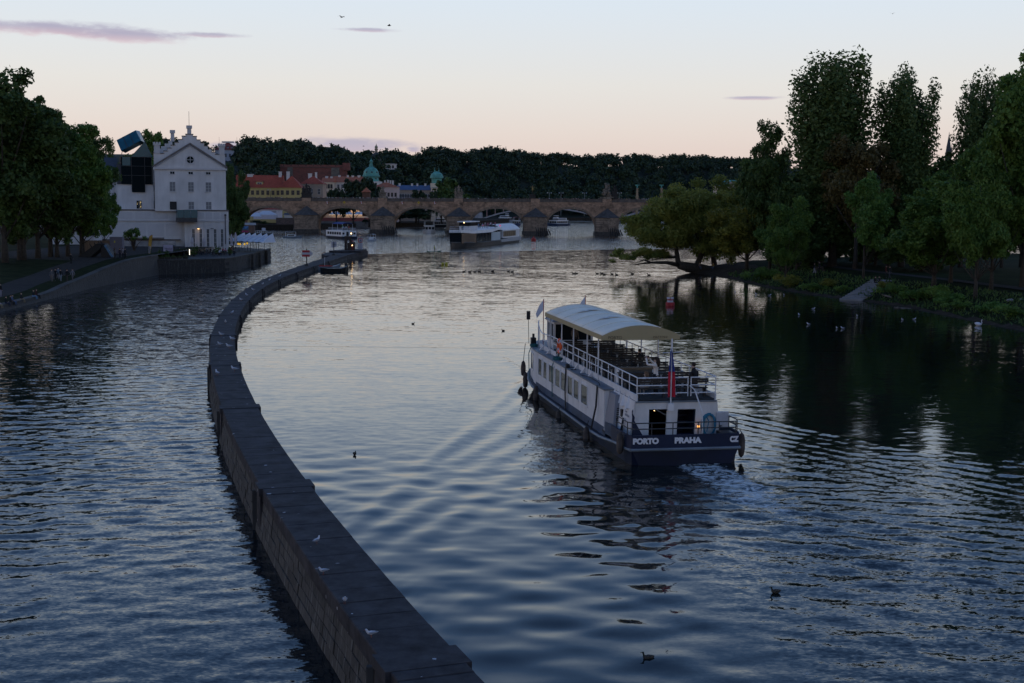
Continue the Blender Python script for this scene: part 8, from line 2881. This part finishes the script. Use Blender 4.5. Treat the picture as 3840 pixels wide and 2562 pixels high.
def build_people():
	gl = 'people on the left bank'
	for pose, px, py, rz, lab, sh, pa, lh in [
		('walk', 195, 1056, .2, 'person in a grey top walking at the left of the strolling group', GREY, TAN_, True), ('walk', 209, 1054, -.1, 'person in dark clothes second in the strolling group', DARK, DARK, False),
		('walk', 220, 1049, 0, 'tall person in a light blue shirt in the strolling group', (.16, .24, .33), (.25, .25, .27), False), ('walk', 228, 1056, .1, 'person in a dark top and pale blue trousers strolling', DARK, (.30, .36, .44), False),
		('walk', 252, 1056, 0, 'person in a black top walking between two small groups', DARK, (.10, .08, .07), True), ('walk', 273, 1055, -.2, 'person in a pale grey shirt at the right of the strolling group', (.26, .26, .30), (.20, .19, .20), False),
		('walk', 266, 992, 2.6, 'person in black walking up the slope with a backpack', DARK, DARK, False), ('stand', 431, 970, 2.5, 'person with a white bag beside the sculpture', (.2, .2, .2), DARK, True), ('stand', 450, 971, .4, 'person in dark clothes second beside the sculpture', (.05, .04, .05), NAVY_, True),
		('stand', 461, 970, 2.2, 'person in white with dark jeans beside the sculpture', WHITE_, NAVY_, False), ('stand', 469, 971, 1.0, 'person in black rightmost beside the sculpture', DARK, DARK, False),
		('stand', 3, 1116, 1.3, 'person in white trousers standing at the left edge', DARK, (.45, .40, .48), True)]:
		p = hit(px, py, left_z, 1.0)
		sh, pa = [c * .55 for c in sh], [c * .5 for c in pa]  # shade of the trees put into the clothes: shirt and trouser colours darkened
		person(pose, p, rz, lab, sh, pa, (.05, .03, .02), lh, gl)
	for px, py, rz, lab, sh, pa in [(60, 1127, 1.9, 'person in denim sitting on the river wall', DENIM, DENIM), (74, 1129, 1.5, 'person in dark clothes sitting close to the one in denim', DARK, DARK), (108, 1119, 1.6, 'person in black with khaki trousers on the river wall', DARK, KHAKI), (140, 1107, 1.6, 'person in black with blue jeans on the river wall', DARK, (.10, .19, .30)),
									(156, 1104, 1.2, 'person in dark red behind the blue jeans on the river wall', (.06, .02, .02), DARK), (16, 1140, 1.2, 'person in a white shirt sitting on the river wall at left', (.48, .45, .55), KHAKI), (29, 1133, 1.4, 'person in black with a blue bag on the river wall', DARK, NAVY_)]:
		p = hit(px, py + 6, lambda x, y: left_top(y), -.2)
		x = left_edge(p.y) - .15
		person('ledge', (x, p.y, left_top(p.y) - .40), PI / 2 + .1 * (rz - 1.5), lab, sh, pa, (.03, .02, .015), 'dark red' in lab, gl)
	gi = 'people on the island'
	for pose, px, py, rz, lab, sh, pa, lh in [('sit', 3281, 1064, .3, 'person sitting at the top of the stone steps, left of two', DARK, DARK, True), ('sit', 3297, 1063, -.4, 'person sitting at the top of the stone steps, right of two', (.03, .025, .03), DARK, False),
											  ('stand', 3322, 1043, 1.2, 'person in red standing on the path above the steps', (.10, .02, .02), DARK, True), ('walk', 3336, 1045, -1.2, 'person in dark clothes with pale shoes above the steps', DARK, (.05, .05, .06), False),
											  ('walk', 3053, 1030, 1.4, 'person in pale trousers walking on the island path', DARK, (.25, .25, .28), False), ('stand', 3072, 1024, .5, 'person in dark clothes beside a path bench', DARK, DARK, False),
											  ('stand', 2746, 982, 2.4, 'dark figure standing under the trees by the willow, left of three', DARK, DARK, True), ('stand', 2757, 982, .4, 'dark figure standing under the trees by the willow, middle of three', DARK, DARK, False), ('stand', 2795, 980, 1.5, 'person in pale blue under the trees by the willow', (.2, .26, .36), (.3, .3, .34), True)]:
		p = hit(px, py, isle_z, 2.0)
		if pose == 'sit':
			p.z -= .28
		person(pose, p, rz, lab, sh, pa, (.04, .025, .015), lh, gi)
	# on the willow trunk
	wb = hit(2635, 1012, isle_z, 1.0)
	for px, py, rz, lab, sh in ((2622, 1003, .6, 'person sitting on the leaning willow trunk with legs stretched', (.22, .14, .12)), (2675, 1003, -.5, 'child sitting on the bank beside the willow trunk', (.25, .17, .06))):
		p = W(px, py, wb.y - 1.0)
		person('sit', (p.x, p.y, p.z - .35), rz, lab, sh, DENIM, (.2, .12, .06), True, gi, 1.55)
	# on the tour boat
	gb = 'passengers of the tour boat'
	r = person('photoF', BL(-.62, 2.85, 2.76), BTH + PI + .85, 'long haired person in a beige jumper holding a phone up high', (.60, .52, .46), DARK, (.035, .022, .016), True, gb, 1.78)
	r.scale = (1.25, 1.2, 1.04)
	me = MB().box(-.08, .08, -.006, .006, -.04, .04).mesh('phone', M_BLACK)
	ph = link('phone', me, None, BL(-.95, 3.15, 2.76 + 1.84), BTH, 'small phone held up by the person in the beige jumper', 'phone')
	person('sitF', BL(1.2, 2.5, 2.84), BTH + PI + .5, 'dark haired person in a black jacket sitting on the rear bench', DARK, DARK, (.025, .018, .014), False, gb, 1.98)
	person('sitF', BL(-1.15, 2.5, 2.74), BTH + PI + .3, 'person in white sitting beside the one with the phone', (.55, .50, .47), (.3, .28, .27), (.12, .07, .04), True, gb, 1.6)
	person('stand', BL(-.3, 20.9, 2.76), BTH + .4, 'person in dark trousers standing in the shade under the canopy', (.12, .09, .07), DARK, (.03, .02, .015), False, gb)
	person('sit', BL(.9, 10.75, 2.76), BTH + PI, 'dark figure sitting under the aft end of the canopy', DARK, DARK, (.02, .015, .012), False, gb)
	# guests on other boats
	rnd = random.Random(12)
	cols = [RED_C, DARK, (.25, .12, .15), BLUE_, WHITE_, (.05, .07, .05), (.3, .1, .15), GREY]
	ords = 'first second third fourth fifth sixth seventh eighth ninth tenth eleventh twelfth thirteenth fourteenth fifteenth sixteenth'.split()
	for b, L in roof_people:
		m = Matrix.Translation(b.location) @ Matrix.Rotation(b.rotation_euler.z, 4, 'Z')
		for k in range(15):
			if k < 2:
				p = (rnd.uniform(-2.4, 1), L * (.86 + .03 * k), 4.75)
			else:
				p = (rnd.uniform(-2.8, -.3), L * lerp(.64, .43, (k - 2) / 13), 5.2 + .25 * (k > 9))
			c = BLUE_ if k == 0 else rnd.choice(cols)
			person('stand', m @ Vector(p), rnd.uniform(0, 6.28), f'guest standing on the event boat roof, {ords[k]} from the bow', c, rnd.choice((DARK, NAVY_, GREY)), (.04, .025, .015), rnd.random() < .4, 'guests on the event boat roof')
	for b, z, spots in deck_boats:
		m = Matrix.Translation(b.location) @ Matrix.Rotation(b.rotation_euler.z, 4, 'Z')
		for k, (x, y) in enumerate(sorted(spots)):
			person('stand', m @ Vector((x, y, z - .1)), rnd.uniform(0, 6.28), f'passenger under the blue canopy, {ords[k]} from the left', rnd.choice(cols), DARK, (.04, .025, .015), k % 2 == 0, 'passengers under the blue canopy')
	for c in row_boat:
		person('stand', (c.x + .3, c.y, -.5), 1.2, 'man in a yellow vest standing in the green rowing boat', (.30, .32, .06), (.05, .06, .05), (.03, .02, .015), False)
	# cafe guests on the terrace, in rows one can count from the left
	k = 0
	for px in (672, 686, 697, 733, 748, 768, 776, 790, 800, 812, 824, 836, 846, 858, 868, 878):
		py = rnd.uniform(950, 962)
		p = G(px, py, TZ)
		person('sit', p, rnd.uniform(0, 6.28), f'cafe guest sitting on the terrace, {ords[k]} from the left', rnd.choice(cols + [DARK] * 5), rnd.choice((DARK, NAVY_)), (.03, .02, .015), rnd.random() < .5, 'cafe guests on the terrace')
		k += 1
build_people()
def build_crowd():
	"""the dense crowd along the bridge parapet, too many and too small to count"""
	rnd = random.Random(21)
	b = MB()
	mats_ = [mat('crowd dark', (.03, .03, .035), .9), mat('crowd white', (.45, .44, .44), .9), mat('crowd red', (.22, .06, .06), .9), mat('crowd blue', (.07, .10, .18), .9), M_SKIN, mat('crowd tan', (.20, .15, .11), .9)]
	for _ in range(430):
		px = rnd.uniform(900, 2480)
		if rnd.random() < .25:
			px = rnd.choice((1000, 1180, 1240, 1330, 1480, 1560, 2120, 2380)) + rnd.gauss(0, 30)
		y = BY + rnd.uniform(1.0, 6.5)
		x = W(px, 745, y).x
		z = DECK_Z(x) - 1.3
		h = rnd.uniform(1.5, 1.85)
		b.cur = rnd.choice((0, 0, 0, 1, 1, 1, 2, 3, 5))
		b.lathe([(.13, z), (.17, z + h * .45), (.24, z + h * .7), (.21, z + h * .82), (.07, z + h * .85)], 6, (x, y))
		b.cur = rnd.choice((4, 0, 0, 5))
		b.ball((x, y, z + h * .92), .11, n=6, m=4)
	b.build('bridge_crowd', mats_, kind='stuff', label='dense crowd walking along the old stone bridge')
build_crowd()
# ---------------------------------------------------------------- birds
M_GULLW = mat('gull white', (.50, .50, .54), .8, .06, 4)
M_GULLG = mat('gull grey', (.22, .23, .26), .8, .1, 6)
M_BEAK = mat('beak', (.20, .05, .03), .6)
M_DUCK = mat('duck brown', (.045, .036, .028), .85, .4, 9)
M_DUCKH = mat('duck head', (.012, .02, .016), .6, .2, 8)
def gull_proto():
	r = thing('gull', 'gull', 'gull', (0, 0, 0))
	b = MB()
	b.tube([(0, .20, .17), (0, .12, .18), (0, .0, .18), (0, -.10, .20), (0, -.155, .26), (0, -.17, .31), (0, -.20, .325), (0, -.225, .32)], [.008, .045, .07, .062, .042, .038, .03, .012], 9)
	b.build('body', M_GULLW, r, True)
	for s in (-1, 1):
		w = MB()
		w.tube([(s * .045, -.10, .20), (s * .066, .02, .195), (s * .05, .14, .19), (s * .012, .27, .185)], [.022, .045, .034, .006], 6)
		w.build('wing', M_GULLG, r, True)
		MB().tube([(s * .025, .0, .12), (s * .025, .0, .0), (s * .025, -.04, .0)], .007, 4).build('leg', M_BEAK, r)
	MB().tube([(0, -.22, .32), (0, -.27, .31)], [.012, .003], 5).build('beak', M_BEAK, r)
	return r
def duck_proto():
	r = thing('duck', 'duck', 'duck', (0, 0, 0))
	b = MB()
	b.tube([(0, .27, .10), (0, .20, .08), (0, .06, .05), (0, -.10, .05), (0, -.19, .10)], [.008, .06, .11, .10, .045], 9)
	b.build('body', M_DUCK, r, True)
	MB().tube([(0, -.15, .10), (0, -.19, .20), (0, -.20, .26), (0, -.25, .265)], [.045, .034, .045, .02], 8).build('head', M_DUCKH, r, True)
	MB().tube([(0, -.26, .26), (0, -.32, .25)], [.018, .008], 5).build('bill', mat('bill', (.16, .12, .03), .6), r)
	for s in (-1, 1):
		MB().tube([(s * .07, -.1, .09), (s * .10, .03, .10), (s * .05, .20, .11)], [.02, .04, .008], 5).build('wing', M_DUCK, r, True)
	return r
def build_birds():
	g0, d0 = gull_proto(), duck_proto()
	used = {}
	def put(p0, loc, rz, label, group, s=1.0):
		o = p0 if p0.name not in used else copy_tree(p0)
		used[p0.name] = 1
		o.location, o.rotation_euler, o.scale = loc, (0, 0, rz), (s,) * 3
		o['label'], o['group'] = label, group
	rnd = random.Random(5)
	near = [(1187, 2040, 2.6, 'gull on the wall, farthest of the four near ones'), (1213, 2155, -1.0, 'gull on the wall edge, third of the four near ones'), (1293, 2265, .2, 'small gull facing us on the wall edge, second of the near four'), (1392, 2392, -1.1, 'gull nearest to us on the training wall')]
	for px, py, rz, lab in near:
		put(g0, G(px, py, .9), rz, lab, 'gulls on the training wall', .72)
	ords = 'first second third fourth fifth sixth seventh eighth ninth tenth eleventh twelfth thirteenth fourteenth fifteenth sixteenth'.split()
	far = [(825, 1300), (880, 1395), (860, 1308), (872, 1280), (815, 1410), (830, 1262), (846, 1215), (870, 1180), (905, 1130), (925, 1112), (950, 1092), (985, 1070), (1010, 1056), (1048, 1040)]
	for k, (px, py) in enumerate(sorted(far, key=lambda q: -q[1])):
		put(g0, G(px, py, .9), rnd.uniform(0, 6), f'small gull farther along the training wall, {ords[k]} beyond the near four', 'gulls on the training wall', 1.15)
	for k, (px, py) in enumerate([(1740, 1020), (1762, 1021), (1781, 1021), (1798, 1019), (1848, 1018), (1907, 1019), (1921, 1021)]):
		put(d0, G(px, py, 0), 1.5 + rnd.uniform(-.4, .4), f'duck in the left flock above the weir, {ords[k]} from the left', 'ducks on the basin', 1.25)
	for k, (px, py) in enumerate([(2151, 1028), (2162, 1027), (2239, 1028), (2257, 1027), (2266, 1031), (2295, 1029), (2312, 1032), (2371, 1028), (2433, 1033)]):
		put(d0, G(px, py, 0), -1.5 + rnd.uniform(-.6, .6), f'duck in the right flock above the weir, {ords[k]} from the left', 'ducks on the basin', 1.25)
	for px, py, rz, lab in [(1549, 1215, 1.5, 'lone duck on the calm basin left of the boat'), (1887, 1241, -1.5, 'lone duck just ahead of the tour boat bow'), (1330, 1704, .4, 'duck swimming near the training wall'), (2430, 2470, -1.4, 'mallard swimming at the bottom of the picture'), (2908, 2222, -1.4, 'duck behind the boat wash')]:
		put(d0, G(px, py, .02), rz, lab, 'ducks on the basin', .66)
	spots = [(2996, 1186), (3032, 1222), (3214, 1190), (3050, 1163), (2886, 1112), (2940, 1110), (2836, 1107), (3138, 1236), (3160, 1237), (3384, 1204), (3428, 1203), (2757, 1098)]
	for k, (px, py) in enumerate(sorted(spots)):
		put(g0, G(px, py, -.10), rnd.uniform(0, 6), f'gull floating by the island bank, {ords[k]} from the left', 'gulls floating by the island', .95)
	# swan
	p = G(3670, 1222, 0)
	r = thing('swan', 'white swan resting at the island bank', 'swan', p, .6)
	r.scale = (.7, .7, .7)
	MB().tube([(0, .7, .35), (0, .4, .28), (0, 0, .22), (0, -.4, .25)], [.03, .22, .30, .15], 9).build('body', M_GULLW, r, True)
	MB().tube([(0, -.4, .3), (0, -.52, .5), (0, -.42, .75), (0, -.5, .9), (0, -.62, .86)], [.10, .06, .05, .06, .03], 7).build('neck', M_GULLW, r, True)
	MB().tube([(0, -.6, .86), (0, -.72, .82)], [.03, .01], 5).build('beak', M_BEAK, r)
	# birds on the wing
	M_DB = mat('dark bird', (.02, .02, .022), .9)
	for k, (px, py, Y, lab) in enumerate([(1282, 65, 160, 'dark bird in the sky, left of the upper two'), (1460, 97, 170, 'dark bird in the sky, right of the upper two'), (3348, 52, 220, 'tiny bird high in the right sky'), (1875, 548, 330, 'bird gliding low above the hill'), (1363, 549, 330, 'bird in front of the low grey cloud')]):
		r = thing('flying_bird', lab, 'bird', W(px, py, Y), .8 + k, 'birds in the sky')
		MB().tube([(0, .3, 0), (0, .1, 0), (0, -.12, .02), (0, -.26, .03)], [.01, .06, .06, .015], 6).build('body', M_DB, r)
		for s in (-1, 1):
			MB().add([(s * .03, -.08, .03), (s * .03, .10, .02), (s * .30, .12, .14), (s * .55, .16, .06), (s * .32, -.06, .16)], [(0, 1, 2, 4), (4, 2, 3)]).add([(s * .03, -.08, .045), (s * .03, .10, .035), (s * .30, .12, .155), (s * .55, .16, .07), (s * .32, -.06, .175)], [(4, 2, 1, 0), (3, 2, 4)]).build('wing', M_DB, r)
build_birds()
# ---------------------------------------------------------------- small things on the banks
def build_small():
	# stone steps down the island bank
	bot, top = G(3192, 1127, .02), hit(3312, 1052, isle_z, 2.3)
	d = top - bot
	n = 13
	f = Vector((d.x, d.y, 0))
	L = f.length
	f.normalize()
	rt = Vector((f.y, -f.x, 0))
	root = thing('stone_steps', 'pale stone steps from the island path to the water', 'steps', bot, math.atan2(-f.x, f.y))
	M_STEP = mat('pale step stone', (.17, .165, .17), .9, .2, 1.5)
	for k in range(n):
		y0, y1 = L * k / n, L * (k + 1) / n
		z = d.z * (k + 1) / n
		MB().box(-1.5, 1.5, y0, y1 + .05, z - 1.0, z + .05).build('step', M_STEP, root)
	MB().box(-1.8, 1.8, L, L + 2.2, d.z - .6, d.z + .06).build('landing', M_STEP, root)
	# park bench by the path
	p = hit(3074, 1024, isle_z, 2.3)
	r = thing('park_bench', 'dark park bench under the island trees', 'bench', p, .4)
	for k in range(3):
		MB().box(-.9, .9, -.25 + .17 * k, -.1 + .17 * k, .43, .47).build('seat_slat', M_WOOD, r)
		MB().box(-.9, .9, .26, .29, .55 + .14 * k, .66 + .14 * k).build('back_slat', M_WOOD, r)
	for s in (-1, 1):
		MB().box(s * .75 - .04, s * .75 + .04, -.25, .3, 0, .43).build('leg', M_STEEL, r)
	# driftwood and stones by the waterline
	for k, (px, py, lab) in enumerate([(3260, 1118, 'short grey log at the foot of the steps'), (3325, 1115, 'pale branch leaning on the bank right of the steps'), (3385, 1162, 'dark log floating at the waterline'), (3800, 1130, 'heap of pale stones on the far right bank')]):
		p = hit(px, py, isle_z, .3)
		if 'heap' in lab:
			r = thing('stone_heap', lab, 'stones', p)
			for q in range(7):
				MB().ball((random.uniform(-1.4, 1.4), random.uniform(-.4, .4), .12), .28, .24, .18, 6, 4, .4).build('stone', mat('pale stone', (.20, .19, .18), .9, .3, 2), r)
		else:
			r = thing('log', lab, 'log', p, .9 + k)
			MB().tube([(-.9, 0, .1), (0, .1, .18), (1.0, 0, .28)], [.12, .11, .05], 6).build('stem', mat('driftwood', (.12, .105, .095), .9, .3, 3), r)
			MB().tube([(.2, .1, .2), (.7, .5, .45)], [.05, .02], 5).build('twig', mat('driftwood', (.12, .105, .095)), r)
	# angular black sculpture with spikes and a blue panel
	c = hit(372, 964, left_z, 2.6)
	r = thing('sculpture', 'black angular sculpture with spikes and a blue panel before the museum', 'sculpture', c)
	s_ = c.y / 4800
	X = lambda px: (px - 372) * s_ * 1.02
	Z = lambda py: (962 - py) * s_
	M_SC = mat('black sculpture', (.010, .010, .011), .6, .2, 1)
	MB().slabxz([(X(302), Z(962)), (X(348), Z(962)), (X(385), Z(930)), (X(390), Z(912)), (X(374), Z(911)), (X(352), Z(925))], -1.2, 1.6).build('left_slab', M_SC, r)
	MB().slabxz([(X(384), Z(962)), (X(428), Z(962)), (X(398), Z(912)), (X(384), Z(915))], -.8, 1.2).build('right_slab', M_SC, r)
	MB().hexa([(X(422), -.85, Z(962)), (X(430), -.85, Z(960)), (X(430), -.8, Z(960)), (X(422), -.8, Z(962)), (X(396), -.85, Z(918)), (X(404), -.85, Z(916)), (X(404), -.8, Z(916)), (X(396), -.8, Z(918))]).build('blue_panel', mat('blue panel', (.07, .15, .25), .6, .5, 1.6), r)
	for a, b in (((347, 926), (337, 911)), ((360, 917), (353, 905)), ((375, 913), (369, 900)), ((382, 912), (376, 899)), ((388, 918), (381, 904))):
		MB().tube([(X(a[0]), 0, Z(a[1] + 3)), (X(b[0]), 0, Z(b[1]))], [.16, .02], 5).build('spike', M_SC, r)
	# timber fence, board by board, and the grey cabinet
	p0, p1 = W(304, 948, c.y + 12), W(418, 948, c.y + 12)
	zt = W(360, 902, c.y + 12).z
	zg = left_z(p0.x, c.y + 12)
	r = thing('timber_fence', 'tan vertical board fence behind the sculpture', 'fence', (p0.x, c.y + 12, zg))
	n = 30
	w = (p1.x - p0.x) / n
	for k in range(n):
		MB().box(k * w + .01, (k + 1) * w - .01, -.02 - random.random() * .02, .03, 0, zt - zg + random.uniform(-.03, .03)).build('board', mat('fence board', (.17, .115, .075), .9, .3, 2, stretch=(3, 3, .3)), r)
	MB().box(0, p1.x - p0.x, .03, .1, zt - zg - .4, zt - zg - .28).build('rail', M_WOODT, r)
	p0, p1 = W(412, 948, c.y + 10), W(459, 948, c.y + 10)
	r = thing('grey_cabinet', 'grey metal utility cabinet with a small yellow sign by the museum', 'cabinet', (p0.x, c.y + 10, zg))
	h = W(440, 889, c.y + 10).z - zg
	w = p1.x - p0.x
	M_CABG = mat('cabinet grey', (.13, .12, .15), .7, .08, 1)
	MB().box(0, w, 0, 1.2, 0, h).build('body', M_CABG, r)
	for q in range(3):
		MB().box(w * q / 3 + .03, w * (q + 1) / 3 - .03, -.04, 0, .1, h - .1).build('door', M_CABG, r)
	MB().box(w * .36, w * .46, -.07, -.045, h * .66, h * .78).build('yellow_sign', mat('cabinet sign', (.40, .36, .05), .7), r)
	# terrace furniture
	def table():
		r = thing('cafe_table', 't', 'table')
		MB().lathe([(.42, .72), (.42, .75)], 10).build('table_top', M_WOOD, r)
		MB().tube([(0, 0, 0), (0, 0, .72)], .04, 6).build('leg', M_STEEL, r)
		MB().lathe([(.25, 0), (.22, .03)], 8).build('foot', M_STEEL, r)
		return r
	def chair():
		r = thing('cafe_chair', 'c', 'chair')
		MB().box(-.2, .2, -.2, .2, .43, .46).build('seat', M_WOOD, r)
		MB().box(-.2, .2, .18, .21, .55, .9).build('backrest', M_WOOD, r)
		for sx in (-.18, .18):
			for sy in (-.18, .18):
				MB().tube([(sx, sy, 0), (sx, sy, .45 if sy < 0 else .9)], .018, 4).build('leg', M_STEEL, r)
		return r
	t0, c0 = table(), chair()
	rnd = random.Random(44)
	ords = 'first second third fourth fifth sixth seventh eighth ninth tenth eleventh twelfth thirteenth fourteenth'.split()
	for k, px in enumerate((668, 690, 705, 728, 742, 758, 780, 796, 816, 832, 850, 866)):
		p = G(px, rnd.uniform(952, 968), TZ)
		o = t0 if k == 0 else copy_tree(t0)
		o.location = p
		o['label'], o['group'] = f'small dark cafe table on the terrace, {ords[k]} from the left', 'cafe tables'
		for j, a in enumerate((rnd.uniform(0, 3), rnd.uniform(3.2, 6))):
			q = c0 if k == 0 and j == 0 else copy_tree(c0)
			q.location = p + Vector((.75 * math.cos(a), .75 * math.sin(a), 0))
			q.rotation_euler = (0, 0, a - PI / 2)
			q['label'], q['group'] = f'dark cafe chair, {("one", "other")[j]} of two at the {ords[k]} table from the left', 'cafe chairs'
	# small conifers in pots along the terrace
	rng = np.random.default_rng(3)
	cl = shape_conifer(1.7, .42, .15, rng)
	cm = crown_mesh('foliage', cl, 500, .2, LM['dark'], rng)
	for k, (px, py) in enumerate(((727, 962), (737, 955), (810, 955), (823, 958), (862, 958), (600, 972), (625, 974), (560, 965))):
		p = G(px, py, TZ)
		r = thing('potted_conifer', f'small dark conifer in a pot on the terrace, {ords[k]} in the row', 'plant', p, k, 'potted conifers')
		MB().lathe([(.22, 0), (.3, .35), (.3, .4)], 8).build('pot', M_STEEL, r)
		link('foliage', cm, r, (0, 0, .3))
	# slatted planter boxes along the quay edge
	for k in range(6):
		px = 585 + k * 22
		p = G(px, 978 - k * .8, TZ)
		r = thing('planter_box', f'dark slatted planter on the quay edge, {ords[k]} from the left', 'planter', p, .15, 'planters on the quay edge')
		for q in range(4):
			MB().box(-.45, .45, -.2, .2, .02 + q * .14, .13 + q * .14).build('slat', M_WOOD, r)
		link('plants', cm, r, (0, 0, .3)).scale = (.9, .5, .35)
build_small()
